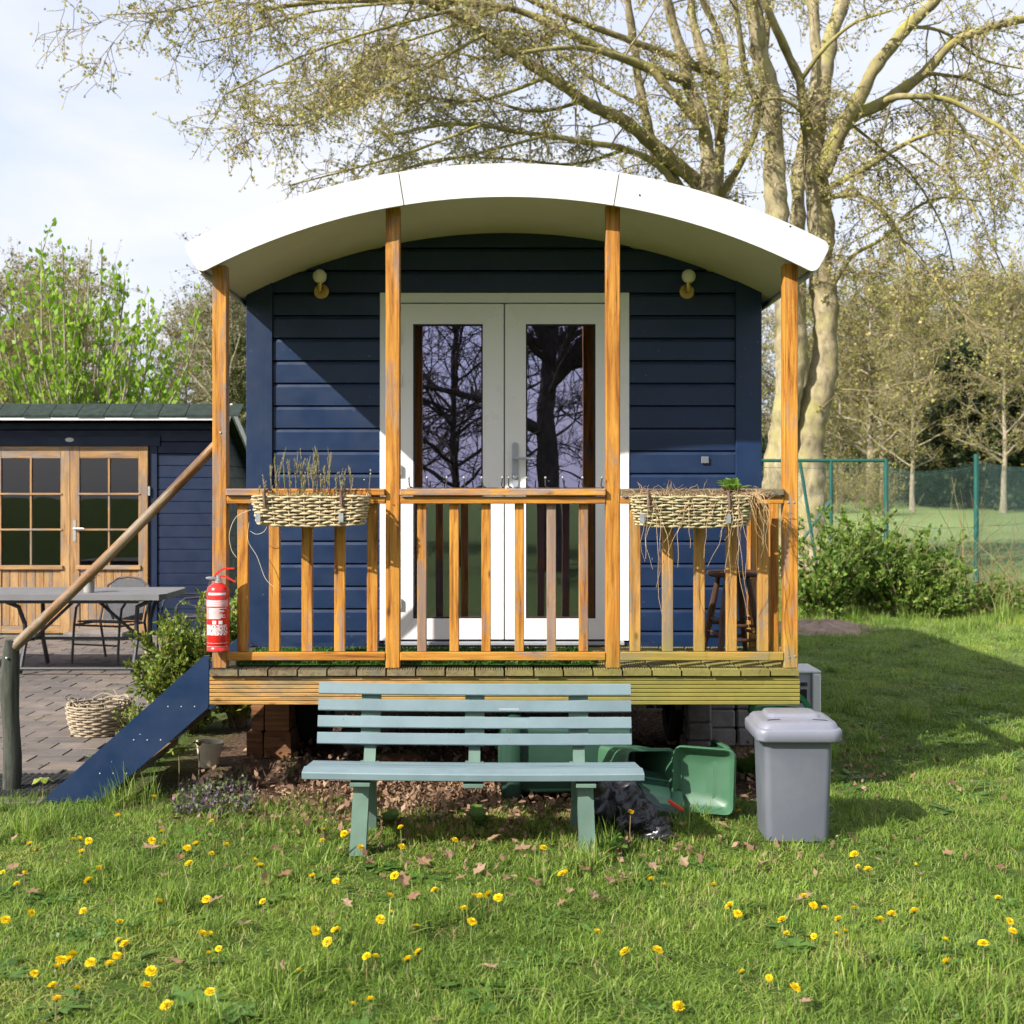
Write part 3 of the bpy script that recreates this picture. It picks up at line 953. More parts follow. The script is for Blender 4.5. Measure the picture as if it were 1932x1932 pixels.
# railings: cap, upper rail, lower rail, balusters
bays = [(0, 1, [455, 515, 577, 639, 701], 0.0285), (1, 2, [795, 856.5, 917, 980, 1041, 1102], 0.0245), (2, 3, [1200, 1262, 1322, 1383, 1443], 0.0285)]
for bi, (a, b_, bal, bwid) in enumerate(bays):
    x0, x1 = PX[a] + PW + 0.001, PX[b_] - PW - 0.001
    cm = 'stain_mossy_x' if bi == 2 else 'stain_x'
    yc = YF + 0.038
    rail = MB().box((x0, yc - 0.052, fz(935.5)), (x1, yc + 0.055, fz(922)), 0.005).build('railing', MATS['stain_worn_x' if bi != 2 else 'deck_wood_x'], hut)
    MB().box((x0, yc - 0.030, fz(950.5)), (x1, yc - 0.002, fz(936.2)), 0.003).build('upper_rail', MATS['stain_x'], rail)
    MB().box((x0, yc - 0.030, fz(1247)), (x1, yc - 0.002, fz(1231)), 0.004).build('lower_rail', MATS[cm], rail)
    for j, px in enumerate(bal):
        x = fx(px)
        mm = MATS[('stain_z', 'stain_worn_z')[random.random() < (0.6 if bi == 1 else 0.3)] if bi < 2 else 'stain_mossy_z']
        tilt = random.uniform(-0.004, 0.004)
        o = MB().box((x - bwid, yc + 0.0, fz(1231.5)), (x + bwid, yc + 0.036, fz(937)), 0.003).build('baluster', mm, rail)
# right side railing, running back to the wall
xs_ = PX[3]
sr = MB().box((xs_ - 0.05, YF + 0.09, fz(935.5)), (xs_ + 0.045, YW - 0.03, fz(922)), 0.005).build('railing', MATS['deck_wood_y'], hut)
MB().box((xs_ - 0.016, YF + 0.09, fz(950.5)), (xs_ + 0.012, YW - 0.03, fz(936.2)), 0.003).build('upper_rail', MATS['stain_y'], sr)
MB().box((xs_ - 0.016, YF + 0.09, fz(1247)), (xs_ + 0.012, YW - 0.03, fz(1231)), 0.003).build('lower_rail', MATS['stain_worn_y'], sr)
for yy in (6.93, 7.12, 7.31, 7.50):
    MB().box((xs_ - 0.054, yy, fz(1247)), (xs_ - 0.017, yy + 0.05, fz(937)), 0.003).build('baluster', MATS['stain_z'], sr)
MB().box((xs_ - 0.05, YW - 0.098, DECK + 0.001), (xs_ + 0.02, YW - 0.028, fz(937)), 0.004).build('post', MATS['stain_z'], hut)
for px, py in ((1489, 1240), (1500, 1238), (1487, 948), (1498, 948), (416, 816)):
    p = at(px, py, YF + 0.0115)
    MB().lathe([(0.006, 0), (0.005, 0.003), (0.0001, 0.004)], 8, (0, 0, 0), Matrix.Translation(p) @ Matrix.Rotation(PI / 2, 4, 'X')).build('screw', MATS['steel'], hut)

# running gear below the floor
MB().box((XL + 0.25, YW + 0.1, 0.40), (XL + 0.31, BACK - 0.2, 0.558)).build('chassis_beam', MATS['chassis_black'], hut)
MB().box((XR - 0.31, YW + 0.1, 0.40), (XR - 0.25, BACK - 0.2, 0.558)).build('chassis_beam', MATS['chassis_black'], hut)
MB().box((XL + 0.05, YW + 0.15, 0.43), (XR - 0.05, YW + 0.21, 0.555)).build('cross_beam', MATS['chassis_black'], hut)
MB().box((XL + 0.05, 9.6, 0.36), (XR - 0.05, 9.7, 0.50)).build('axle_beam', MATS['chassis_black'], hut)
for s, px in ((-1, 595), (1, 1285)):
    x = (px - 947) / FP * 8.35
    tp = [(0.17, -0.09), (0.26, -0.1), (0.295, -0.07), (0.3, 0.0), (0.295, 0.07), (0.26, 0.1), (0.17, 0.09)]
    Mw = Matrix.Translation((x, 8.35, 0.30)) @ Matrix.Rotation(PI / 2, 4, 'Y')
    w = MB().lathe(tp + [tp[0]], 28, (0, 0, 0), Mw).build('wheel', MATS['tyre'], hut, True)
    MB().lathe([(0.0001, -0.03), (0.1, -0.04), (0.169, -0.085), (0.169, 0.085), (0.1, 0.04), (0.0001, 0.03)], 24, (0, 0, 0), Mw).build('rim', MATS['rim_steel'], w, True)
MB().box((-1.2, 8.31, 0.27), (1.2, 8.39, 0.34)).build('axle', MATS['chassis_black'], hut)
MB().box((0.98, YW - 0.45, 0.40), (1.02, YW + 0.1, 0.515)).build('support_iron', MATS['chassis_black'], hut)
ib = MB()
ib.box((0.83, 7.28, 0.395), (0.915, 7.68, 0.403)); 
ib.build('beam_flange', MATS['unit_grey'], hut)
MB().box((0.868, 7.283, 0.4035), (0.877, 7.68, 0.515)).build('beam_web', MATS['unit_grey'], hut)
# ------------------------------------------------------------------ things on and round the veranda
# wooden block stack and concrete block piles under the hut
def sleeper(x0, x1, y0, y1, z0, z1, label):
    c = Vector(((x0 + x1) / 2, (y0 + y1) / 2, z0))
    poly = []
    for (u, w) in rrect(x1 - x0 - 0.003, z1 - z0 - 0.002, 0.012, 2, 0, (z1 - z0) / 2):
        poly.append((u + random.uniform(-0.003, 0.003), w))
    o = MB().prism(poly, 'y', -(y1 - y0) / 2, (y1 - y0) / 2).build('timber_block', MATS['sleeper'])
    o.location = c
    o.rotation_euler.z = random.uniform(-0.04, 0.04)
    tag(o, label, 'timber block', 'timber blocks propping up the hut')
xa, xb, xc_ = (466 - 947) / FP * 7.85, (497 - 947) / FP * 7.85, (549 - 947) / FP * 7.85
sleeper(xa, xb, 7.85, 8.3, 0.0, 0.165, 'narrow lower timber block left in the stack under the veranda')
sleeper(xb + 0.004, xc_, 7.85, 8.3, 0.0, 0.165, 'wide lower timber block right in the stack under the veranda')
sleeper(xa + 0.03, xb + 0.01, 7.86, 8.3, 0.167, 0.398, 'narrow upper timber block in the stack under the veranda')
sleeper(xb + 0.014, xc_ - 0.005, 7.85, 8.3, 0.167, 0.398, 'wide sunlit upper timber block in the stack under the veranda')
bz = 0.0
for k, (h, dx) in enumerate(((0.105, -0.01), (0.11, 0.0), (0.125, 0.0))):
    o = MB().box((-0.075, -0.2, 0), (0.075, 0.2, h - 0.003), 0.012).build('concrete_block', MATS['concrete_block'])
    o.location = ((1322 - 947) / FP * 7.85 + dx, 8.05, bz + 0.001)
    o.rotation_euler.z = random.uniform(-0.05, 0.05)
    bz += h
    tag(o, ('bottom', 'middle', 'topmost')[k] + ' concrete block of the narrow pile near the right wheel', 'block', 'concrete blocks under the hut')
for k in range(6):
    o = MB().box((-0.098, -0.1, 0), (0.098, 0.1, 0.117), 0.012).build('concrete_block', MATS['concrete_block'])
    o.location = (1.40 + 0.205 * (k % 2), 8.3, 0.001 + 0.12 * (k // 2))
    o.rotation_euler.z = random.uniform(-0.06, 0.06)
    tag(o, ('lower', 'lower', 'middle', 'middle', 'upper', 'upper')[k] + (' left' if k % 2 == 0 else ' right') + ' block in the shaded concrete pile under the hut corner', 'block', 'concrete blocks under the hut')
for k, (px, py, w, d, h, rz) in enumerate(((690, 1410, 0.30, 0.22, 0.13, 0.2), (665, 1475, 0.26, 0.2, 0.07, -0.15), (760, 1445, 0.24, 0.18, 0.06, 0.4))):
    p = on_ground(px, py)
    ring = []
    o = MB().box((-w / 2, -d / 2, 0), (w / 2, d / 2, h), 0.025).build('broken_brick', MATS['sleeper' if k == 2 else 'paver_b'])
    o.location = (p.x, max(p.y, 7.0), 0.0); o.rotation_euler = (0.0, 0.0, rz)
    tag(o, ('large', 'flat', 'small')[k] + ' reddish rubble stone lying in the shade behind the bench', 'stone', 'rubble stones under the hut')

# artificial turf mat
def turf():
    x0, x1, y0, y1 = fx(437), fx(1128), 6.80, 7.42
    t = thing('turf_mat', 'green artificial grass mat rolled out on the veranda boards', 'mat', ((x0 + x1) / 2, (y0 + y1) / 2, DECK + 0.003))
    MB().box((x0, y0, DECK + 0.0025), (x1, y1, DECK + 0.012), 0.003).build('backing', MATS['turf_fibre'], t)
    n = 16000
    p = np.stack([RNG.uniform(x0 - 0.004, x1 + 0.004, n), RNG.uniform(y0 - 0.006, y1, n), np.full(n, DECK + 0.010)], -1)
    d = np.tile(np.array([0.15, -0.15, 1.0]), (n, 1))
    v, q = np_leaves(p, RNG.uniform(0.018, 0.032, n), 0.2, RNG, 0.22, d)
    o = link('pile', arr_mesh('pile', v - np.array(OFF[t]), q, MATS['turf_fibre']), t)
    o['kind'] = 'stuff'
turf()

# stool
def stool():
    c = Vector(((1383 - 947) / FP * 7.32, 7.32, DECK + 0.002))
    t = thing('wooden_stool', 'dark brown wooden stool with splayed legs on the veranda', 'stool', c)
    H = 0.475
    MB().lathe([(0.0001, H - 0.035), (0.13, H - 0.033), (0.15, H - 0.02), (0.15, H - 0.008), (0.143, H), (0.0001, H - 0.006)], 28, c).build('seat', MATS['dark_stool'], t, True)
    ft = []
    for k in range(4):
        a = R(45 + 90 * k + 12)
        top = c + Vector((0.09 * math.cos(a), 0.09 * math.sin(a), H - 0.034))
        bot = c + Vector((0.185 * math.cos(a), 0.185 * math.sin(a), 0.0))
        ft.append((top, bot))
        MB().tube([top, top.lerp(bot, 0.12), top.lerp(bot, 0.5), bot], [0.012, 0.017, 0.021, 0.015], 10).build('leg', MATS['dark_stool'], t, True)
    for k in range(4):
        a, b_ = ft[k], ft[(k + 1) % 4]
        for f in ((0.55, 0.72) if k % 2 else (0.62, 0.8)):
            MB().tube([a[0].lerp(a[1], f), a[0].lerp(a[1], f).lerp(b_[0].lerp(b_[1], f), 0.5), b_[0].lerp(b_[1], f)], [0.008, 0.011, 0.008], 8).build('stretcher', MATS['dark_stool'], t, True)
stool()

# coat hook strips lying on the middle rail
def hook_strip(pxs, label):
    z = fz(922) + 0.001
    y = YF + 0.005
    xs = [(p - 947) / FP * (YF - 0.01) for p in pxs]
    t = thing('hook_strip', label, 'hook rack', ((xs[0] + xs[-1]) / 2, y, z), 'hook strips on the veranda rail')
    MB().box((xs[0] - 0.012, y - 0.012, z), (xs[-1] + 0.012, y + 0.012, z + 0.005), 0.001).build('strip', MATS['black_iron'], t)
    for x in xs:
        h = MB()
        lean = random.uniform(-0.006, 0.006)
        h.tube([(x + 0.016, y, z + 0.006), (x + 0.006, y - 0.004, z + 0.008), (x, y - 0.006, z + 0.016), (x + lean, y - 0.006, z + 0.052)], [0.003, 0.0035, 0.0038, 0.0038], 8)
        hk = h.build('hook', MATS['black_iron'], t, True)
        MB().lathe([(0.0001, -0.007), (0.006, -0.0035), (0.007, 0), (0.006, 0.0035), (0.0001, 0.007)], 10, (x + lean, y - 0.006, z + 0.057)).build('knob', MATS['steel'], hk, True)
hook_strip([772, 806.6, 841.4, 876.6, 911, 946], 'black iron strip with six upturned coat hooks, left one on the middle rail')
hook_strip([959.7, 994.6, 1029, 1064, 1099, 1134], 'black iron strip with six upturned coat hooks, right one on the middle rail')

# wicker planters
def planter(px0, px1, py0, py1, label, mat, seed):
    rg = random.Random(seed)
    Yc = YF - 0.105
    s = FP / (Yc - 0.09)
    x0, x1 = (px0 - 947) / s, (px1 - 947) / s
    zt, zb = CAM_H - (py0 - 930) / s, CAM_H - (py1 - 930) / s
    cx = (x0 + x1) / 2; w = x1 - x0; d = 0.165
    t = thing('wicker_planter', label, 'planter', (cx, Yc, zb), 'wicker planters hung on the veranda railing')
    loop = rrect(w, d, 0.055, 5, cx, Yc)
    # resample the outline evenly
    P = [Vector((a, b_, 0)) for a, b_ in loop]
    seg = [(P[(i + 1) % len(P)] - P[i]).length for i in range(len(P))]
    tot = sum(seg)
    NS = 2 * 34
    def on(tt):
        u = (tt % 1.0) * tot
        for i, sl in enumerate(seg):
            if u <= sl: return P[i].lerp(P[(i + 1) % len(P)], u / sl), (P[(i + 1) % len(P)] - P[i]).normalized()
            u -= sl
        return P[0], (P[1] - P[0]).normalized()
    rows = 11
    hgt = zt - zb
    for r in range(rows):
        f = (r + 0.5) / rows
        pts = []; rad = []
        sag = lambda x: -0.012 * (1 - (2 * (x - cx) / w) ** 2) * (1.2 - f)
        flare = 1.0 - 0.10 * (1 - f) ** 1.3
        for k in range(NS + 1):
            tt = k / NS
            p, tg = on(tt)
            nrm = Vector((tg.y, -tg.x, 0))
            off = 0.0065 * (1 if (k + 2 * (r % 2)) % 4 in (0, 1) else -1)
            q = Vector((cx + (p.x - cx) * flare, Yc + (p.y - Yc) * flare, 0)) - nrm * off * -1
            pts.append(Vector((q.x, q.y, zb + f * hgt + sag(q.x) + rg.uniform(-0.0025, 0.0025) + 0.002 * math.sin(tt * 40 + r))))
            rad.append(0.0062 + rg.uniform(-0.0008, 0.0008))
        m = MB()
        m.tube(pts[:-1] + [pts[0]], rad, 6, False)
        m.build('woven_strand', mat, t, True, 80)
    for k in range(0, NS, 2):
        if k % 4: continue
        p, tg = on((k + 0.5) / NS)
        fl = 0.9
        MB().tube([(cx + (p.x - cx) * fl, Yc + (p.y - Yc) * fl, zb + 0.002), (p.x, p.y, zt + 0.006)], 0.0042, 6).build('stake', mat, t, True)
    inner = rrect(w - 0.03, d - 0.03, 0.045, 4, cx, Yc)
    MB().loft([[(cx + (a - cx) * 0.9, Yc + (b_ - Yc) * 0.9, zb + 0.012) for a, b_ in inner], [(a, b_, zt - 0.02) for a, b_ in inner]]).build('soil_liner', MATS['liner'], t)
    for fx_ in (0.12, 0.78):
        xx = x0 + w * fx_
        yy = Yc - d / 2 - 0.013
        st = MB()
        st.tube([(xx, YF - 0.018, zt + 0.012), (xx, YF - 0.02, zt + 0.026), (xx, Yc, zt + 0.022), (xx, yy, zt + 0.014), (xx + 0.004, yy - 0.002, zt - 0.04), (xx + 0.006, yy, zb + 0.09)], 0.009, 4)
        st.build('hanging_strap', MATS['brown_strap'], t)
        MB().box((xx - 0.012 + (0.0 if fx_ > .5 else -0.03), yy - 0.002, zb + 0.012), (xx + 0.012 + (0.0 if fx_ > .5 else -0.03), yy + 0.004, zb + 0.06), 0.001).build('strap_end', MATS['steel'], t)
    return t, (x0, x1, Yc, zb, zt)
pl, geoL = planter(472, 692, 934, 990, 'wicker planter with upright dry heather on the left railing', MATS['wicker'], 3)
pr_, geoR = planter(1195, 1425, 934, 992, 'mossy wicker planter with dry trailing vines on the right railing', MATS['wicker_mossy'], 5)

def heather():
    x0, x1, yc, zb, zt = geoL
    s = FP / yc
    t = thing('heather', 'upright sprigs of fading heather growing in the left planter', 'plant', ((x0 + x1) / 2, yc, zt - 0.02))
    tips = [(487, 925), (508, 888), (517, 866), (528, 872), (535, 862), (548, 866), (560, 860), (566, 859), (578, 866), (588, 880), (597, 854), (592, 858), (602, 862), (613, 884), (621, 856), (624, 866), (640, 892), (652, 890), (658, 886), (633, 896), (545, 885), (575, 890), (500, 905), (606, 900), (570, 875), (612, 905)]
    for px, py in tips:
        tip = Vector(((px - 947) / s, yc + random.uniform(-0.05, 0.05), CAM_H - (py - 930) / s))
        b = Vector((tip.x + random.uniform(-0.02, 0.02), yc + random.uniform(-0.03, 0.03), zt - 0.025))
        if b.z > tip.z - 0.03: tip.z = b.z + 0.05
        paths = []
        n = 7
        main = [b.lerp(tip, k / 3) + Vector((random.uniform(-.003, .003), 0, 0)) for k in range(4)]
        P = [[tuple(q) for q in main]]
        for k in range(n):
            f = random.uniform(0.2, 0.85)
            q = b.lerp(tip, f)
            L_ = (tip - b).length * random.uniform(0.2, 0.45)
            dx, dy = random.uniform(-0.22, 0.22), random.uniform(-0.22, 0.22)
            P.append([tuple(q + Vector((dx * L_ * u * 1.0, dy * L_ * u, L_ * u * 0.95 + 0.0))) for u in (0, 0.33, 0.67, 1)])
        P = np.array(P)
        Rr = np.tile(np.array([[0.0016, 0.0014, 0.0012, 0.0007]]), (len(P), 1))
        v1, q1 = np_tubes(P, Rr, 3)
        pp, tan, tt = sample_paths(P, 16, 0.25, RNG)
        v2, q2 = np_leaves(pp, RNG.uniform(0.006, 0.011, len(pp)), 0.6, RNG, 0.4, tan)
        v, q = np_join([(v1, q1), (v2, q2)])
        o = link('sprig', arr_mesh('sprig', v - np.array(OFF[t]), q, MATS['heath']), t)
    # crumbly dry moss at the foot
    n = 900
    p = np.stack([RNG.uniform(x0 + 0.08, x1 - 0.06, n), RNG.normal(yc - 0.03, 0.025, n), zt - 0.012 + np.abs(RNG.normal(0, 0.012, n))], -1)
    v, q = np_leaves(p, RNG.uniform(0.008, 0.02, n), 0.5, RNG, 0.3)
    o = link('dry_moss', arr_mesh('dry_moss', v - np.array(OFF[t]), q, MATS['grass_dry']), t)
    o['kind'] = 'stuff'
    t2 = thing('white_weed', 'thin weed stem with tiny white flowers at the right end of the heather planter', 'plant', ((697 - 947) / s, yc, zt - 0.02))
    bx = (697 - 947) / s
    MB().tube([(bx - 0.004, yc, zt - 0.02), (bx, yc - 0.004, zt + 0.05), (bx + 0.006, yc, CAM_H - (889 - 930) / s)], 0.0015, 5).build('stem', MATS['stem_pale'], t2)
    for px, py in ((699, 887), (699, 894), (687, 905)):
        MB().lathe([(0.0001, -0.004), (0.005, 0.0), (0.0001, 0.004)], 7, ((px - 947) / s, yc, CAM_H - (py - 930) / s)).build('flower', MATS['white_petal'], t2)
heather()

def green_leaves(t, c, n, size, spread, lift, mat, toothed=True):
    """a rosette of toothed leaves rising from c"""
    for k in range(n):
        a = 2 * PI * k / n + random.uniform(-0.3, 0.3)
        el = random.uniform(lift * 0.5, lift)
        L_ = size * random.uniform(0.7, 1.1)
        d = Vector((math.cos(a) * math.cos(el), math.sin(a) * math.cos(el) * spread, math.sin(el)))
        s = d.cross(Vector((0, 0, 1))).normalized() if abs(d.z) < 0.98 else Vector((1, 0, 0))
        up = s.cross(d)
        m = MB()
        mid = []; lft = []; rgt = []
        K = 6
        for i in range(K + 1):
            f = i / K
            p = c + d * L_ * f - Vector((0, 0, 1)) * L_ * 0.35 * f * f
            wv = L_ * 0.26 * math.sin(PI * min(1, f * 0.9 + 0.08)) ** 0.8 * (1.25 if (toothed and i % 2) else 0.75)
            mid.append(p); lft.append(p + s * wv + up * wv * 0.3); rgt.append(p - s * wv + up * wv * 0.3)
        vs = mid + lft + rgt
        fs = []
        for i in range(K):
            fs.append((i, i + 1, K + 1 + i + 1, K + 1 + i))
            fs.append((i + 1, i, 2 * (K + 1) + i, 2 * (K + 1) + i + 1))
        m.add(vs, fs)
        m.build('leaf', mat, t)
def right_planter_plants():
    x0, x1, yc, zb, zt = geoR
    s = FP / yc
    c = Vector(((1380 - 947) / s, yc, zt + 0.004))
    t = thing('leafy_plant', 'fresh green toothed-leaf plant sprouting in the right planter', 'plant', c)
    leafmat('fresh_planter_leaf', [(0.16, 0.32, 0.05), (0.26, 0.42, 0.08), (0.20, 0.36, 0.06)], 0.4)
    green_leaves(t, c, 20, 0.135, 1.0, 1.4, MATS['fresh_planter_leaf'])
    # dry vines: each a trailing stem
    t = thing('dry_vine', 'dry brown vine tangle trailing from the right planter down the balusters', 'plant', ((x0 + x1) / 2, yc, zt))
    rg = np.random.default_rng(4)
    starts = [(1232, 935)] * 7 + [(1385, 940)] * 9 + [(1420, 935)] * 12 + [(1300, 940)] * 5 + [(1345, 942)] * 5
    ends = [(1212, 1055), (1214, 1060), (1230, 1105), (1225, 1075), (1250, 1170), (1262, 1125), (1195, 965),
            (1378, 1010), (1390, 1060), (1368, 1075), (1395, 1115), (1360, 1010), (1402, 1095), (1330, 1070), (1368, 1230), (1405, 1185),
            (1440, 985), (1448, 1010), (1438, 1020), (1444, 975), (1450, 1000), (1436, 965), (1430, 1030), (1455, 995), (1442, 1040), (1425, 1050), (1447, 965), (1434, 990),
            (1272, 1070), (1290, 1030), (1240, 1020), (1318, 990), (1252, 1060),
            (1318, 1050), (1340, 1000), (1362, 1020), (1280, 960), (1330, 985)]
    P = []
    for (a, b_) in zip(starts, ends):
        p0 = Vector(((a[0] - 947) / s + rg.normal(0, 0.02), yc - 0.02, CAM_H - (a[1] - 930) / s + 0.015))
        p1 = Vector(((a[0] - 947) / s + rg.normal(0, 0.03), yc - 0.10, p0.z - 0.01))
        p3 = Vector(((b_[0] - 947) / s, yc - 0.06 - rg.random() * 0.05, CAM_H - (b_[1] - 930) / s))
        p2 = Vector((p1.x * 0.75 + p3.x * 0.25 + rg.normal(0, 0.03), yc - 0.115, p1.z - 0.06))
        path = []
        ph = rg.random() * 6
        for k in range(14):
            u = k / 13
            q = p0 * (1 - u) ** 3 + p1 * 3 * u * (1 - u) ** 2 + p2 * 3 * u * u * (1 - u) + p3 * u ** 3
            q.x += 0.016 * math.sin(ph + u * 9) * u + 0.006 * math.sin(ph * 3 + u * 23) * u; q.z += 0.008 * math.sin(ph * 2 + u * 13) * u
            path.append(q)
        m = MB().tube(path, [0.0020 - 0.0009 * k / 13 for k in range(14)], 4)
        m.build('vine_stem', MATS['dry_vine'], t, True)
    # matted dry growth on top of the right end
    n = 420
    px = np.concatenate([rg.normal(1400, 22, n // 2), rg.normal(1240, 30, n // 4), rg.normal(1330, 50, n // 4)])
    st = np.stack([(px - 947) / s, rg.normal(yc - 0.02, 0.03, n // 4 * 4), zt + np.abs(rg.normal(0.0, 0.012, n // 4 * 4)) - 0.006], -1)
    d = rg.normal(size=st.shape); d[:, 2] += 0.3
    Pp, Rr = grow(st, d, rg.uniform(0.03, 0.10, len(st)), np.full(len(st), 0.0014), np.full(len(st), 0.0008), 5, 0.25, 0.35, rg)
    v, q = np_tubes(Pp, Rr, 3)
    o = link('dry_tangle', arr_mesh('dry_tangle', v - np.array(OFF[t]), q, MATS['dry_vine']), t)
    o['kind'] = 'stuff'
right_planter_plants()
# loose wires hanging near the left planter
for pts, lab in (([(473, 962), (446, 975), (433, 1005), (436, 1035), (446, 1052)], 'thin pale tendril looping beside the left veranda post'),
                 ([(505, 990), (498, 1003), (484, 1008), (472, 1002)], 'short pale tendril curling under the left planter'),
                 ([(470, 985), (468, 1020), (485, 1050), (500, 1090), (516, 1107)], 'long pale tendril hanging from the left planter to the second baluster')):
    s = FP / (YF - 0.03)
    P = [Vector(((a - 947) / s, YF - 0.03, CAM_H - (b_ - 930) / s)) for a, b_ in pts]
    sm = []
    for i in range(len(P) - 1):
        for k in range(5):
            u = k / 5
            p_1 = P[max(i - 1, 0)]; p2 = P[i + 1]; p3 = P[min(i + 2, len(P) - 1)]
            sm.append(0.5 * ((2 * P[i]) + (p2 - p_1) * u + (2 * p_1 - 5 * P[i] + 4 * p2 - p3) * u * u + (3 * P[i] - p_1 - 3 * p2 + p3) * u ** 3))
    sm.append(P[-1])
    o = MB().tube(sm, 0.0016, 5).build('dry_tendril', MATS['pale_wire'], None, True)
    tag(o, lab, 'tendril', 'dry tendrils round the left planter')

# fire extinguisher on the left post
def extinguisher():
    Y = YF - 0.05
    s = FP / Y
    cx = (411.5 - 947) / s
    Zp = lambda py: CAM_H - (py - 930) / s
    z0, z1 = Zp(1229), Zp(1104)
    c = Vector((cx, Y, z0))
    t = thing('fire_extinguisher', 'red fire extinguisher with white printed label hung on the left post', 'extinguisher', c)
    r = 0.058
    h = z1 - z0
    MB().lathe([(0.0001, 0.006), (r - 0.01, 0.0), (r, 0.006), (r, 0.022), (r - 0.002, 0.024), (r - 0.002, 0.028), (r, 0.031), (r, h - 0.03), (r * 0.93, h - 0.012), (r * 0.72, h), (0.024, h + 0.008), (0.02, h + 0.014), (0.0001, h + 0.014)], 40, c).build('cylinder', MATS['ext_red'], t, True, 50)
    zn = z1 + 0.012
    MB().lathe([(0.019, 0), (0.019, 0.016), (0.013, 0.02), (0.013, 0.04), (0.0001, 0.041)], 14, (cx + 0.002, Y, zn)).build('valve', MATS['steel'], t, True)
    MB().tube([(cx, Y, zn + 0.022), (cx - 0.022, Y - 0.002, zn + 0.022), (cx - 0.05, Y - 0.004, zn + 0.024), (cx - 0.062, Y - 0.004, zn + 0.025)], [0.010, 0.013, 0.010, 0.006], 10).build('nozzle', MATS['ext_grey'], t, True)
    up = MB()
    up.prism([(cx - 0.016, zn + 0.034), (cx + 0.010, zn + 0.056), (cx + 0.035, zn + 0.070), (cx + 0.084, zn + 0.072), (cx + 0.084, zn + 0.079), (cx + 0.03, zn + 0.078), (cx + 0.004, zn + 0.064), (cx - 0.018, zn + 0.042)], 'y', Y - 0.011, Y + 0.011)
    up.build('squeeze_handle', MATS['ext_red'], t)
    lo = MB()
    lo.prism([(cx + 0.012, zn + 0.040), (cx + 0.05, zn + 0.034), (cx + 0.093, zn + 0.006), (cx + 0.089, zn + 0.002), (cx + 0.046, zn + 0.027), (cx + 0.012, zn + 0.032)], 'y', Y - 0.009, Y + 0.009)
    lo.build('carry_handle', MATS['ext_red'], t)
    # printed label: bands of print on the cylinder
    def patch(m, a0, a1, za, zb_, rr=r + 0.0006):
        n = max(2, int(abs(a1 - a0) / 0.12) + 1)
        vs = []
        for k in range(n + 1):
            a = a0 + (a1 - a0) * k / n
            for zz in (za, zb_):
                vs.append((cx + rr * math.sin(a), Y - rr * math.cos(a), z0 + zz))
        m.add(vs, [(2 * k, 2 * k + 2, 2 * k + 3, 2 * k + 1) for k in range(n)])
    m = MB(); patch(m, -0.75, 0.95, h - 0.048, h - 0.036); m.build('label_band', MATS['ext_white'], t)
    m = MB(); patch(m, -1.25, 1.25, h - 0.108, h - 0.074); m.build('label_band', MATS['ext_pink'], t)
    m = MB()
    rg = random.Random(9)
    for k in range(3):
        z = h - 0.081 - k * 0.010
        patch(m, -1.0 + rg.random() * 0.5, 0.2 + rg.random() * 0.7, z, z + 0.004, r + 0.001)
    for k in range(10):
        z = h - 0.118 - k * 0.0058
        a = -1.1
        patch(m, -1.05, -0.9, z, z + 0.004, r + 0.001)
        patch(m, -0.75, 0.3 + rg.random() * 0.8, z, z + 0.0034, r + 0.001)
    for k in range(2):
        patch(m, -0.3 + 0.55 * k, 0.05 + 0.55 * k, h - 0.198, h - 0.180, r + 0.001)
    for k in range(8):
        z = h - 0.207 - k * 0.0068
        a = -1.05
        while a < 1.0:
            w_ = rg.uniform(0.12, 0.5)
            patch(m, a, min(a + w_, 1.15), z, z + 0.0050, r + 0.001)
            a += w_ + rg.uniform(0.03, 0.12)
    for k in range(2):
        patch(m, -1.2, 1.2, 0.048 - k * 0.018, 0.0492 - k * 0.018, r + 0.001)
    o = m.build('label_print', MATS['ext_white'], t)
    o['kind'] = 'stuff'
    MB().box((cx - 0.02, Y + r - 0.004, z0 + 0.1), (cx + 0.02, YF + 0.011, z0 + 0.13)).build('bracket', MATS['steel'], t)
extinguisher()

# stairs at the left end, with navy side boards
def stairs():
    t = thing('stairs', 'short wooden stairs with navy blue side board at the left end of the veranda', 'stairs', (-1.9, 7.0, 0))
    def side(y0):
        s = FP / 6.70
        q = lambda px, py: ((px - 947) / s, CAM_H - (py - 930) / s)
        poly = [(XL - 0.004, 0.522), (XL - 0.004, 0.775), (q(384, 1236)[0], 0.775), (q(88, 1522)[0] - 0.02, 0.02), (q(88, 1522)[0] + 0.04, 0.0), (q(185, 1522)[0], 0.0), (q(391, 1335)[0], 0.50)]
        return MB().prism(poly, 'y', y0, y0 + 0.036)
    a = side(6.70).build('side_board', MATS['navy'], t)
    side(7.58).build('side_board', MATS['navy'], t)
    for zz in (0.18, 0.355, 0.53):
        xx = -2.30 + (0.53 - 0.0 - (0.53 - zz)) * 1.02
        MB().box((xx - 0.02, 6.738, zz - 0.04), (xx + 0.20, 7.578, zz), 0.004).build('tread', MATS['deck_wood_y'], t)
        for k in range(3):
            MB().lathe([(0.0045, 0), (0.004, 0.002), (0.0001, 0.003)], 8, (0, 0, 0), Matrix.Translation((xx + 0.01 + 0.07 * k, 6.6995, zz - 0.02)) @ Matrix.Rotation(PI / 2, 4, 'X')).build('bolt', MATS['steel'], a)
stairs()
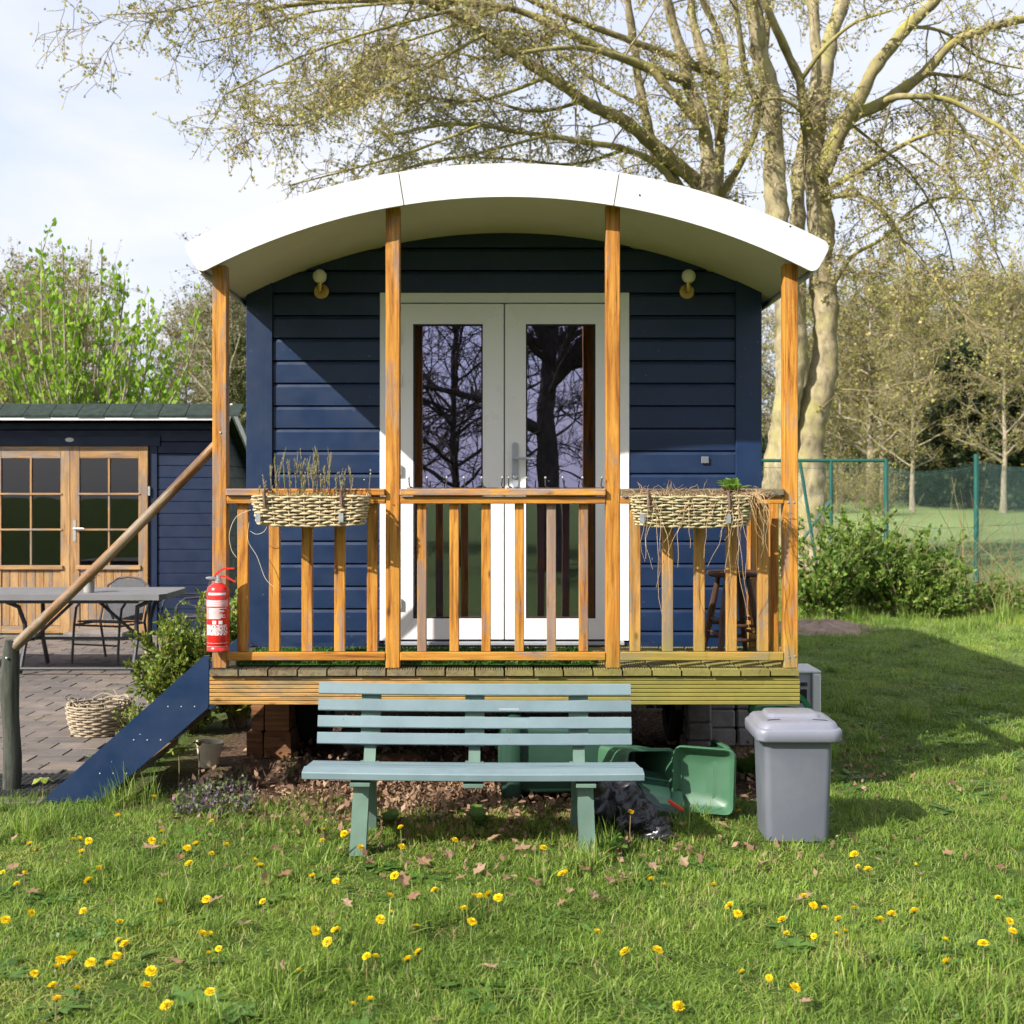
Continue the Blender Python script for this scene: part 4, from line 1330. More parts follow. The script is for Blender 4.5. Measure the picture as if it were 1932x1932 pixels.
# round handrail and its short post
def handrail():
    base = Vector(((21 - 947) / FP * 6.9, 6.9, 0))
    t = thing('handrail', 'round wooden handrail sloping from a dark weathered post up to the veranda', 'handrail', base)
    pts = []; rad = []
    for k in range(9):
        f = k / 8
        pts.append(base + Vector((0.008 * math.sin(f * 7), 0, f * 0.835)))
        rad.append(0.047 + 0.003 * math.sin(f * 11))
    rad[-1] = 0.035
    MB().tube(pts, rad, 14).build('post', MATS['post_green_wood'], t, True, 50)
    a = base + Vector((0.02, -0.005, 0.80))
    b_ = Vector((PX[0] - PW + 0.02, YF + 0.05 + 0.035, CAM_H - (828 - 930) / FP * YF))
    b_.y = YF + 0.125
    pts = [a.lerp(b_, f) + Vector((0, 0, -0.012 * math.sin(PI * f))) for f in [k / 10 for k in range(11)]]
    ax = (b_ - a)
    mb = MB().tube([(0, 0, 0)] + [((p - a).length, 0, -0.012 * math.sin(PI * (p - a).length / ax.length)) for p in pts[1:]], [0.030 - 0.004 * k / 10 for k in range(11)], 14)
    o = link('rail', mb.mesh('rail', MATS['pole_wood'], Vector((0, 0, 0)), True, 60), t)
    o.location = a - base
    o.rotation_mode = 'QUATERNION'
    o.rotation_quaternion = ax.to_track_quat('X', 'Z')
    MB().lathe([(0.008, 0), (0.006, 0.005), (0.0001, 0.007)], 8, (0, 0, 0), Matrix.Translation(base + Vector((-0.004, -0.05, 0.745))) @ Matrix.Rotation(PI / 2, 4, 'X')).build('bolt', MATS['steel'], t)
handrail()

# bench
def bench():
    Yb = 5.95
    c = Vector(((893 - 947) / FP * Yb, Yb, 0))
    t = thing('park_bench', 'weathered blue-green slatted park bench in front of the veranda', 'bench', c)
    HL = 0.765
    def curved(y_off, z, w, h, half, bow, tilt, mat, name, n=12):
        m = MB()
        rings = []
        for k in range(n + 1):
            u = -1 + 2 * k / n
            x = u * half
            y = y_off + bow * (1 - u * u)
            cs = math.cos(tilt); sn = math.sin(tilt)
            ch = 0.004
            prof = [(-w / 2 + ch, -h / 2), (w / 2 - ch, -h / 2), (w / 2, -h / 2 + ch), (w / 2, h / 2 - ch), (w / 2 - ch, h / 2), (-w / 2 + ch, h / 2), (-w / 2, h / 2 - ch), (-w / 2, -h / 2 + ch)]
            rings.append([c + Vector((x, y + a * cs - b_ * sn, z + a * sn + b_ * cs)) for a, b_ in prof])
        m.loft(rings)
        return m.build(name, mat, t)
    # seat slats, front to back
    zseat = 0.362
    for k in range(4):
        curved(-0.20 + k * 0.098, zseat - 0.010 * k + (0.006 if k == 0 else 0.008), 0.086, 0.034, HL, -0.03, -0.09 if k else 0.12, MATS['bench_slat'], 'seat_slat')
    # back slats
    lean = 0.23
    for k in range(4):
        z = 0.440 + k * 0.0775
        curved(0.232 + (z - 0.40) * lean, z, 0.026, 0.056, HL - 0.005, -0.022, -lean, MATS['bench_slat'], 'back_slat')
    # uprights behind the back slats, seat bearers and legs
    for i, x in enumerate((-0.505, 0.0, 0.505)):
        up = MB()
        wd = 0.047
        yb = lambda z: 0.250 + (z - 0.40) * lean - 0.022 * (1 - (x / HL) ** 2)
        up.loft([[c + Vector((x + sx * wd, yb(z) + yy, z)) for sx, yy in ((-1, 0), (1, 0), (1, 0.03), (-1, 0.03))] for z in (0.405, 0.685)])
        up.build('back_support', MATS['bench_frame'], t)
        lo = MB().loft([[c + Vector((x + sx * 0.028, 0.205 + (z - 0.33) * 0.5 + yy, z)) for sx, yy in ((-1, 0), (1, 0), (1, 0.03), (-1, 0.03))] for z in (0.30, 0.43)])
        lo.build('back_bracket', MATS['bench_frame'], t)
        MB().box(c + Vector((x - 0.045, -0.235 - (0.03 if i == 1 else 0.014), 0.316)), c + Vector((x + 0.045, 0.24, 0.334)), 0.002).build('seat_bearer', MATS['bench_frame'], t)
        if i == 1: continue
        sgn = -1 if i == 0 else 1
        lg = MB().loft([[c + Vector((x + sgn * dx + sx * 0.036, y + yy, z)) for sx, yy in ((-1, -0.03), (1, -0.03), (1, 0.03), (-1, 0.03))] for dx, y, z in ((0.0, -0.15, 0.315), (0.012, -0.19, 0.0))])
        lg.build('leg', MATS['bench_frame'], t)
        lg = MB().loft([[c + Vector((x + sx * 0.036, y + yy, z)) for sx, yy in ((-1, -0.03), (1, -0.03), (1, 0.03), (-1, 0.03))] for dx, y, z in ((0.0, 0.16, 0.315), (0.0, 0.24, 0.0))])
        lg.build('leg', MATS['bench_frame'], t)
    MB().box(at(940, 1339, 6.145) , at(978, 1336, 6.15)).build('brand_slot', MATS['unit_grey'], t)
    t.rotation_euler = (0, 0.0075, R(0.6))
bench()

# small refuse bins
def make_bin(name, label, mb, ml, open_angle=0.0, group=None, inner=None):
    t = thing(name, label, 'bin', (0, 0, 0), group)
    W0, D0, W1, D1, H = 0.312, 0.29, 0.345, 0.335, 0.485
    def ring(w, d, z, r=0.035, n=5, cy=0.0):
        return [(a, b_ + cy, z) for a, b_ in rrect(w, d, r, n)]
    def lerp(a, b_, f): return a + (b_ - a) * f
    rings = [ring(W0 - 0.02, D0 - 0.02, 0.0), ring(W0, D0, 0.010)]
    for f in (0.25, 0.5, 0.75, 0.93):
        rings.append(ring(lerp(W0, W1, f), lerp(D0, D1, f), H * f))
    rings += [ring(W1 + 0.004, D1 + 0.004, H * 0.955), ring(W1 + 0.03, D1 + 0.03, H * 0.96, 0.045), ring(W1 + 0.036, D1 + 0.036, H * 0.995, 0.045), ring(W1 + 0.02, D1 + 0.02, H, 0.04), ring(W1 - 0.006, D1 - 0.006, H, 0.034), ring(W1 - 0.012, D1 - 0.012, H - 0.02, 0.034),
              ring(W0 - 0.012, D0 - 0.012, 0.02)]
    body = MB().loft(rings).build('body', mb, t, True, 40)
    MB().box((-W1 * 0.36, -D1 / 2 + 0.002, H * 0.80), (W1 * 0.36, -D1 / 2 - 0.006, H * 0.802)).v
    # lid about the hinge at the back
    hy = D1 / 2 + 0.02
    Lw, Ld = W1 + 0.082, D1 + 0.075
    lid = MB()
    lr = [ring(Lw - 0.012, Ld - 0.012, -0.058, 0.05), ring(Lw, Ld, -0.052, 0.055), ring(Lw + 0.006, Ld + 0.006, -0.030, 0.06), ring(Lw + 0.004, Ld + 0.004, -0.012, 0.06), ring(Lw - 0.010, Ld - 0.010, -0.004, 0.055), ring(Lw - 0.026, Ld - 0.026, -0.002, 0.055),
          ring(Lw - 0.040, Ld - 0.040, 0.014, 0.06), ring(Lw - 0.056, Ld - 0.056, 0.022, 0.06), ring(Lw - 0.10, Ld - 0.1, 0.025, 0.05), ring(Lw - 0.16, Ld - 0.20, 0.026, 0.03, 5, 0.05), ring(Lw - 0.18, Ld - 0.22, 0.040, 0.03, 5, 0.05), ring(Lw - 0.21, Ld - 0.25, 0.043, 0.025, 5, 0.05)]
    Mh = Matrix.Translation((0, hy, H + 0.022)) @ Matrix.Rotation(open_angle, 4, 'X') @ Matrix.Translation((0, -hy, 0.0))
    inn = [ring(Lw - 0.24, Ld - 0.27, 0.034, 0.03, 5, 0.05), ring(Lw - 0.10, Ld - 0.1, 0.016, 0.05), ring(Lw - 0.06, Ld - 0.06, 0.0, 0.055), ring(Lw - 0.022, Ld - 0.022, -0.052, 0.05)]
    lid.loft(lr, False, True)
    n0 = len(lr[0])
    lid.loft(inn[::-1], False, True)
    # join the two skins along the rim
    base0 = 0
    base1 = len(lr) * n0
    lid.f += [(k, base1 + k, base1 + (k + 1) % n0, (k + 1) % n0) for k in range(n0)]
    lid.v = [Mh @ p for p in lid.v]
    lo = lid.build('lid', ml, t, True, 40)
    for s in (-1, 1):
        h = MB().box((s * 0.14 - 0.03, hy - 0.03, H - 0.012), (s * 0.14 + 0.03, hy + 0.012, H + 0.03), 0.006).build('hinge', ml, t)
        g_ = MB().prism([(s * 0.115 - 0.034, -D1 / 2 + 0.050 + 0.012 * s), (s * 0.115 + 0.034, -D1 / 2 + 0.050 - 0.012 * s), (s * 0.115 + 0.034, -D1 / 2 + 0.066 - 0.012 * s), (s * 0.115 - 0.034, -D1 / 2 + 0.066 + 0.012 * s)], 'z', 0.0, 0.0006)
        g_.v = [Mh @ (p + Vector((0, 0, 0.0262))) for p in g_.v]
        if open_angle == 0: g_.build('lid_slot', MATS['dark_hole'], lo)
    MB().tube([(-0.11, hy - 0.02, H + 0.02), (-0.11, hy + 0.035, H + 0.03), (0.11, hy + 0.035, H + 0.03), (0.11, hy - 0.02, H + 0.02)], 0.010, 8).build('rear_handle', ml, t, True)
    for s in (-1, 1):
        MB().lathe([(0.04, -0.012), (0.045, 0), (0.04, 0.012)], 16, (0, 0, 0), Matrix.Translation((s * (W0 / 2 - 0.03), D0 / 2 - 0.005, 0.046)) @ Matrix.Rotation(PI / 2, 4, 'Y')).build('wheel', MATS['tyre'], t, True)
    return t
b1 = make_bin('refuse_bin', 'small grey plastic bin with closed lid standing upright on the grass', MATS['bin_grey'], MATS['bin_lid_grey'])
p = on_ground(1509, 1594)
b1.location = (p.x, p.y + 0.155, 0.0)
b1.rotation_euler.z = R(-1.5)
b1.scale = (0.93, 0.95, 1.07)
gp = 'green bins lying under the veranda'
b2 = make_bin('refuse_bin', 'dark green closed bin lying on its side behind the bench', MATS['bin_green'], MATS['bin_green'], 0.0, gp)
b2.rotation_euler = (0.0, R(-90), R(-4))
b2.scale = (1.08, 1.1, 1.30)
b2.location = ((1195 - 947) / FP * 6.75, 6.86, 0.225)
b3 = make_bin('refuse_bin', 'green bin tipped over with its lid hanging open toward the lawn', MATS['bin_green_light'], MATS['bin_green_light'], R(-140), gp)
zz = Vector((0.38, -0.92, 0.06)).normalized()
xx_ = Vector((-0.10, 0.06, -1.0)); xx_ = (xx_ - zz * xx_.dot(zz)).normalized()
yy_ = zz.cross(xx_)
b3.rotation_mode = 'QUATERNION'
b3.rotation_quaternion = Matrix((xx_, yy_, zz)).transposed().to_quaternion()
b3.scale = (0.76, 0.76, 0.76)
b3.location = Vector((0.745, 6.40, 0.205)) - zz * 0.38
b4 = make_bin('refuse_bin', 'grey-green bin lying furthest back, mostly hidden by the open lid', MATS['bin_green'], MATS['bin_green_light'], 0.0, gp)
b4.rotation_euler = (0.0, R(86), R(10))
b4.scale = (0.62, 0.62, 0.62)
b4.location = (0.90, 6.86, 0.125)
# loose lid with red clip, crumpled bags
def loose_lid():
    c = on_ground(1225, 1556)
    t = thing('loose_bin_lid', 'dark green loose bin lid with a red clip lying against the tipped bin', 'lid', (c.x, c.y + 0.12, 0.0), None)
    def ring(w, d, z, r): return [(a, b_, z) for a, b_ in rrect(w, d, r, 5)]
    lr = [ring(0.43, 0.36, -0.01, 0.05), ring(0.44, 0.37, 0.0, 0.06), ring(0.42, 0.35, 0.02, 0.055), ring(0.37, 0.30, 0.03, 0.05), ring(0.35, 0.28, 0.05, 0.05), ring(0.22, 0.14, 0.055, 0.03), ring(0.20, 0.12, 0.065, 0.03)]
    m = MB().loft(lr)
    Mx = Matrix.Translation((c.x, c.y + 0.12, 0.11)) @ Matrix.Rotation(R(8), 4, 'Z') @ Matrix.Rotation(R(14), 4, 'Y') @ Matrix.Rotation(R(30), 4, 'X')
    m.v = [Mx @ p for p in m.v]
    m.build('lid', MATS['bin_green'], t, True, 40)
    q = at(1275, 1520, c.y - 0.04)
    k = MB().box((-0.045, -0.01, -0.008), (0.045, 0.01, 0.008), 0.003, Matrix.Translation(q) @ Matrix.Rotation(R(35), 4, 'Y'))
    k.build('clip', MATS['red_clip'], t)
loose_lid()
def bag(px, py, sx, sy, sz, label, seed):
    rg = np.random.default_rng(seed)
    c = on_ground(px, py)
    n, m = 40, 26
    ths = np.linspace(0, 2 * np.pi, n, endpoint=False); phs = np.linspace(-np.pi / 2, np.pi / 2, m)
    T, Ph = np.meshgrid(ths, phs)
    D = np.stack([np.cos(Ph) * np.cos(T), np.cos(Ph) * np.sin(T), np.sin(Ph)], -1)
    r = np.ones(T.shape)
    for k in range(34):
        a = rg.normal(size=3); a /= np.linalg.norm(a)
        f = rg.uniform(2, 14)
        r += (0.30 / f ** 0.75) * np.abs(np.sin(f * (D @ a) + rg.uniform(0, 6))) - (0.15 / f ** 0.75)
    P = D * r[..., None] * np.array([sx, sy, sz])
    P[..., 2] = np.maximum(P[..., 2] + sz * 0.62, 0.002)
    v = P.reshape(-1, 3)
    i = np.arange(m - 1)[:, None] * n; k = np.arange(n)[None, :]
    q = np.stack([i + k, i + (k + 1) % n, i + n + (k + 1) % n, i + n + k], -1).reshape(-1, 4)
    o = link('plastic_bag', arr_mesh('plastic_bag', v, q, MATS['bag_black'], False))
    o.location = (c.x, c.y + sy * 0.5, 0)
    tag(o, label, 'bag', 'black plastic bags by the bench')
bag(1150, 1562, 0.115, 0.10, 0.135, 'large crumpled black plastic bag beside the right bench leg', 3)
bag(1205, 1578, 0.085, 0.07, 0.085, 'smaller black plastic bag lying in the grass before the green lid', 8)
bag(1238, 1590, 0.055, 0.05, 0.05, 'scrap of black plastic sheet at the edge of the grass', 12)

# heat pump unit and green tub beside the right corner
def unit():
    x0, x1, y0, y1, z1 = 1.70, 2.105, 8.45, 8.80, 0.455
    x0 = 1.62
    t = thing('outdoor_unit', 'white air conditioning outdoor unit beside the right side of the hut', 'outdoor unit', ((x0 + x1) / 2, (y0 + y1) / 2, 0))
    MB().box((x0, y0 + 0.02, 0.03), (x1 - 0.002, y1, z1 - 0.02), 0.006).build('casing', MATS['unit_grey'], t)
    MB().box((x0 - 0.008, y0, z1 - 0.019), (x1 + 0.006, y1 + 0.008, z1), 0.006).build('top_panel', MATS['unit_white'], t)
    MB().box((x1 - 0.055, y0 - 0.004, 0.03), (x1 + 0.004, y0 + 0.019, z1 - 0.0195), 0.008).build('corner_panel', MATS['unit_white'], t)
    for k in range(8):
        MB().box((x1 - 0.09 - 0.012 * k, y0 + 0.012, 0.35), (x1 - 0.084 - 0.012 * k, y0 + 0.0195, 0.375)).build('vent_slot', MATS['dark_hole'], t)
    MB().box((x1 - 0.21, y0 + 0.011, 0.24), (x1 - 0.085, y0 + 0.0195, 0.33), 0.004).build('fan_opening', MATS['dark_hole'], t)
    for xx in (x0 + 0.05, x1 - 0.1):
        MB().box((xx, y0 + 0.03, 0.0), (xx + 0.05, y1 - 0.02, 0.0295)).build('foot', MATS['rubber'], t)
unit()
def tub():
    c = Vector((1.575, 7.25, 0))
    t = thing('garden_tub', 'bright green plastic garden tub with arched handle behind the grey bin', 'tub', c)
    MB().lathe([(0.0001, 0.01), (0.12, 0.0), (0.125, 0.01), (0.165, 0.38), (0.178, 0.385), (0.178, 0.398), (0.16, 0.398), (0.118, 0.02), (0.0001, 0.02)], 30, c).build('tub', MATS['tub_green'], t, True, 40)
    h = MB()
    rings = []
    for k in range(13):
        a = PI * k / 12
        x = 0.165 * math.cos(a); z = 0.385 + 0.125 * math.sin(a)
        ex = 0.013
        rings.append([c + Vector((x * (1 + s_ * 0.08), yy, z + s_ * ex * math.sin(a))) for s_, yy in ((-1, -0.022), (1, -0.022), (1, 0.022), (-1, 0.022))])
    h.loft(rings)
    h.build('handle', MATS['tub_green'], t, True, 40)
tub()

# ------------------------------------------------------------------ terrace
def terrace():
    t = MB().box((-8.2, 6.72, -0.05), (-2.30, 14.3, 0.006)).build('terrace', MATS['lawn_soil'])
    t.data.materials[0] = MATS['liner']
    tag(t, kind='structure')
    tiles = []
    pw, pd = 0.30, 0.20
    row = 0
    y = 6.76
    meshes = []
    for k in range(9):
        w, d = pw - 0.006, pd - 0.006
        b_ = MB().box((-w / 2, -d / 2, 0), (w / 2, d / 2, 0.03), 0.004)
        meshes.append(b_.mesh('paver', MATS[('paver_a', 'paver_b', 'paver_c')[k % 3]]))
    spots = []
    while y < 14.2:
        x = -1.80 - pw / 2 - (pw / 2 if row % 2 else 0)
        while x > -0.412 * y - 1.9:
            edge = -2.28 - 0.10 * math.sin(y * 1.7) + (0.0 if y > 8.6 else -0.02)
            if x + pw / 2 < edge: spots.append((y, x))
            x -= pw
        y += pd; row += 1
    spots.sort(key=lambda q: (q[1] < -0.412 * q[0] - 0.2, q[0]))
    for i, (yy, x) in enumerate(spots[:300]):
        o = link('paver', random.choice(meshes), t)
        o.location = (x + random.uniform(-.002, .002), yy + random.uniform(-.002, .002), -0.012 + random.uniform(-0.0025, 0.0025))
        o.rotation_euler = (random.uniform(-.006, .006), random.uniform(-.006, .006), random.uniform(-.01, .01))
    for mi, mname in enumerate(('paver_a', 'paver_b', 'paver_c')):
        m = MB()
        for i, (yy, x) in enumerate(spots[300:]):
            if (i * 7 + mi) % 3: continue
            m.box((x - pw / 2 + .003, yy - pd / 2 + .003, -0.012), (x + pw / 2 - .003, yy + pd / 2 - .003, 0.018 + random.uniform(-.002, .002)), 0)
        if m.v:
            o = m.build('far_pavers', MATS[mname], t)
            o['kind'] = 'stuff'
    # second bed of pavers left behind the three thirds
    return t
terr = terrace()
TZ = 0.018
def rubber_mat():
    x0, x1, y0, y1 = -2.95, -2.10, 6.78, 7.28
    t = thing('rubber_mat', 'black perforated rubber doormat at the foot of the stairs', 'mat', ((x0 + x1) / 2, (y0 + y1) / 2, TZ))
    m = MB()
    nx, ny = 22, 13
    z0, z1 = TZ + 0.003, TZ + 0.019
    # one lattice: grid of square holes
    xs = []; ys = []
    for i in range(nx): xs += [x0 + (x1 - x0) * (i + 0.0) / nx + 0.0, x0 + (x1 - x0) * (i + 0.38) / nx]
    xs.append(x1)
    for j in range(ny): ys += [y0 + (y1 - y0) * j / ny, y0 + (y1 - y0) * (j + 0.38) / ny]
    ys.append(y1)
    V = []; F = []
    W = len(xs)
    for z in (z0, z1):
        for yy in ys:
            for xx in xs: V.append((xx, yy, z))
    NP = W * len(ys)
    solid = lambda i, j: 0 <= i < W - 1 and 0 <= j < len(ys) - 1 and (i % 2 == 0 or j % 2 == 0)
    for j in range(len(ys) - 1):
        for i in range(W - 1):
            if not solid(i, j): continue
            a, b_, c, d = j * W + i, j * W + i + 1, (j + 1) * W + i + 1, (j + 1) * W + i
            F.append((NP + a, NP + b_, NP + c, NP + d))
            for (p, q, ii, jj) in ((a, b_, i, j - 1), (b_, c, i + 1, j), (c, d, i, j + 1), (d, a, i - 1, j)):
                if not solid(ii, jj): F.append((p, q, NP + q, NP + p))
    m.add(V, F)
    m.build('lattice', MATS['rubber'], t)
rubber_mat()

def round_basket():
    b = on_ground(174, 1391, TZ)
    t = thing('wicker_basket', 'round grey wicker basket with broken rim standing on the terrace paving', 'basket', (b.x, b.y + 0.14, TZ))
    c = Vector((b.x, b.y + 0.14, TZ))
    rows = 12; NS = 44
    R0, R1, H = 0.165, 0.20, 0.205
    rg = random.Random(2)
    for r in range(rows):
        f = (r + 0.5) / rows
        rr = R0 + (R1 - R0) * math.sin(f * 1.9) / math.sin(1.9) if f < 1 else R1
        pts = []; rad = []
        for k in range(NS):
            a = 2 * PI * k / NS
            o_ = 0.006 * (1 if (k + 2 * (r % 2)) % 4 in (0, 1) else -1)
            pts.append(c + Vector(((rr + o_) * math.cos(a), (rr + o_) * math.sin(a), f * H + rg.uniform(-.002, .002))))
            rad.append(0.008)
        MB().tube(pts + [pts[0]], rad + [0.008], 6, False).build('woven_strand', MATS['wicker_grey'], t, True, 80)
    for k in range(0, NS, 2):
        a = 2 * PI * (k + 0.5) / NS
        MB().tube([c + Vector((R0 * math.cos(a), R0 * math.sin(a), 0.004)), c + Vector((R1 * math.cos(a), R1 * math.sin(a), H * 0.7)), c + Vector((R1 * 0.98 * math.cos(a), R1 * 0.98 * math.sin(a), H + 0.012))], 0.005, 5).build('stake', MATS['wicker_grey'], t, True)
    for k in range(9):
        a = rg.uniform(0, 2 * PI); b_ = a + rg.uniform(0.6, 1.6)
        P = []
        for i in range(6):
            u = i / 5
            aa = a + (b_ - a) * u
            P.append(c + Vector((R1 * 0.97 * math.cos(aa), R1 * 0.97 * math.sin(aa), H + 0.004 + 0.03 * math.sin(PI * u) * rg.uniform(0.4, 1.2))))
        MB().tube(P, 0.005, 5).build('rim_strand', MATS['wicker_grey'], t, True)
    for k in range(4):
        a = rg.uniform(0, 2 * PI)
        MB().tube([c + Vector((R1 * .95 * math.cos(a), R1 * .95 * math.sin(a), H)), c + Vector((R1 * math.cos(a + .1), R1 * math.sin(a + .1), H + 0.03)), c + Vector((R1 * 1.1 * math.cos(a + .25), R1 * 1.1 * math.sin(a + .25), H + 0.055))], [0.004, 0.004, 0.003], 5).build('loose_end', MATS['wicker_grey'], t, True)
    MB().lathe([(0.0001, 0.01), (R0 - 0.01, 0.01), (R0 + 0.015, H * 0.55), (0.0001, H * 0.58)], 24, c).build('soil', MATS['liner'], t, True)
round_basket()

# garden table, chairs, pot
def table():
    x0, x1, y0, y1, zt = -5.6, -2.98, 11.25, 12.15, 0.735
    t = thing('garden_table', 'long grey garden table with curved dark metal legs on the terrace', 'table', ((x0 + x1) / 2, (y0 + y1) / 2, TZ))
    ch = 0.1
    MB().prism([(x0, y0), (x1 - ch * 0.4, y0), (x1, y0 + ch), (x1, y1 - ch), (x1 - ch * .4, y1), (x0, y1)], 'z', zt - 0.05, zt).build('tabletop', MATS['table_grey'], t)
    MB().box((x0 + .1, y0 + .08, zt - 0.085), (x1 - .25, y0 + .12, zt - 0.0505)).build('apron', MATS['metal_dark'], t)
    MB().box((x0 + .1, y1 - .12, zt - 0.085), (x1 - .25, y1 - .08, zt - 0.0505)).build('apron', MATS['metal_dark'], t)
    for x, s in ((-4.28, 1), (-3.28, -1)):
        for y, sy in ((y0 + 0.12, 1), (y1 - 0.12, -1)):
            P = [Vector((x - s * 0.16, y, zt - 0.06)), Vector((x - s * 0.03, y + sy * .03, zt - 0.12)), Vector((x, y + sy * .10, zt - 0.28)), Vector((x, y + sy * .12, 0.30)), Vector((x, y - sy * .02, TZ + 0.012))]
            MB().tube(P, 0.020, 8).build('leg', MATS['metal_dark'], t, True)
    MB().tube([(-4.28, 11.7, 0.30), (-3.28, 11.7, 0.30)], 0.014, 8).build('stretcher', MATS['metal_dark'], t, True)
    xm_ = -3.78
    for s in (-1, 1):
        MB().tube([(xm_ + s * 0.08, 11.62, zt - 0.06), (xm_ + s * 0.5, 11.66, 0.29)], 0.015, 8).build('brace', MATS['metal_dark'], t, True)
        MB().tube([(xm_ + s * 0.5, y0 + 0.24, 0.3), (xm_ + s * 0.5, y1 - 0.24, 0.3)], 0.014, 8).build('cross_bar', MATS['metal_dark'], t, True)
    MB().tube([(-4.30, y0 + 0.06, 0.075), (-3.26, y0 + 0.06, 0.075)], 0.016, 8).build('foot_rail', MATS['metal_dark'], t, True)
table()
def armchair(loc, rz, label):
    t = thing('garden_chair', label, 'chair', (0, 0, 0), 'metal garden chairs on the terrace')
    w = 0.27
    seat = MB().loft([[(-w + .03, y, z), (w - .03, y, z), (w - .03, y, z + 0.015), (-w + .03, y, z + 0.015)] for y, z in ((-0.22, 0.43), (0.0, 0.42), (0.2, 0.40))]).build('seat', MATS['textile_grey'], t)
    MB().loft([[(-w * k, y, z), (w * k, y, z), (w * k, y + 0.012, z), (-w * k, y + 0.012, z)] for y, z, k in ((0.2, 0.42, .88), (0.26, 0.62, .88), (0.31, 0.80, .75), (0.325, 0.85, .5))]).build('backrest', MATS['textile_grey'], t)
    MB().tube([(-w, 0.2, 0.4), (-w, 0.26, 0.6), (-w * .92, 0.31, 0.78), (-w * .5, 0.33, 0.86), (0, 0.335, 0.875), (w * .5, 0.33, 0.86), (w * .92, 0.31, 0.78), (w, 0.26, 0.6), (w, 0.2, 0.4)], 0.013, 8).build('back_frame', MATS['metal_dark'], t, True)
    for s in (-1, 1):
        MB().tube([(s * w, -0.27, 0.0), (s * w, -0.235, 0.40), (s * w, -0.20, 0.58), (s * w, -0.12, 0.645), (s * w, 0.05, 0.65), (s * w, 0.25, 0.64)], 0.013, 8).build('arm_and_leg', MATS['metal_dark'], t, True)
        MB().tube([(s * w, 0.2, 0.42), (s * w, 0.30, 0.0)], 0.013, 8).build('leg', MATS['metal_dark'], t, True)
        MB().tube([(s * w, -0.24, 0.40), (s * w, 0.2, 0.40)], 0.011, 8).build('seat_rail', MATS['metal_dark'], t, True)
    MB().tube([(-w, -0.24, 0.40), (w, -0.24, 0.40)], 0.011, 8).build('front_rail', MATS['metal_dark'], t, True)
    MB().tube([(-w, -0.252, 0.2), (w, -0.252, 0.2)], 0.009, 8).build('stretcher', MATS['metal_dark'], t, True)
    t.location = loc; t.rotation_euler.z = rz; t.scale = (0.93, 0.93, 0.9)
    return t
armchair((-3.75, 12.25, TZ), R(-18), 'dark metal garden chair pushed up behind the table, left of the box shrub')
armchair((-3.12, 12.75, TZ), R(-60), 'dark metal garden chair half hidden behind the table end by the shed')
def table_pot():
    c = Vector(((168 - 947) / FP * 11.5, 11.5, 0.736))
    t = thing('potted_lavender', 'small lavender in a pale round pot on the garden table', 'potted plant', c)
    MB().lathe([(0.0001, 0), (0.045, 0), (0.05, 0.09), (0.044, 0.09), (0.04, 0.075), (0.0001, 0.075)], 20, c).build('pot', MATS['pot_grey'], t, True)
    n = 60
    st = np.tile(np.array(c) + np.array([0, 0, 0.07]), (n, 1)) + RNG.normal(0, 0.012, (n, 3)) * np.array([1, 1, 0])
    d = RNG.normal(0, 0.35, (n, 3)); d[:, 2] = 1
    P, Rr = grow(st, d, RNG.uniform(0.07, 0.15, n), np.full(n, .002), np.full(n, .001), 4, 0.02, 0.08, RNG)
    pp, tan, tt = sample_paths(P, 8, 0.1, RNG)
    lo = tt < 0.62
    v1, q1 = np_tubes(P, Rr, 3)
    v2, q2 = np_leaves(pp[lo], 0.035, 0.5, RNG, 0.3, tan[lo])
    v, q = np_join([(v1, q1), (v2, q2)])
    link('foliage', arr_mesh('foliage', v - np.array(c), q, MATS['weed_leaf']), t)
    v2, q2 = np_leaves(pp[~lo], 0.022, 0.5, RNG, 0.6)
    link('blossom', arr_mesh('blossom', v2 - np.array(c), q2, MATS['lavender']), t)
table_pot()

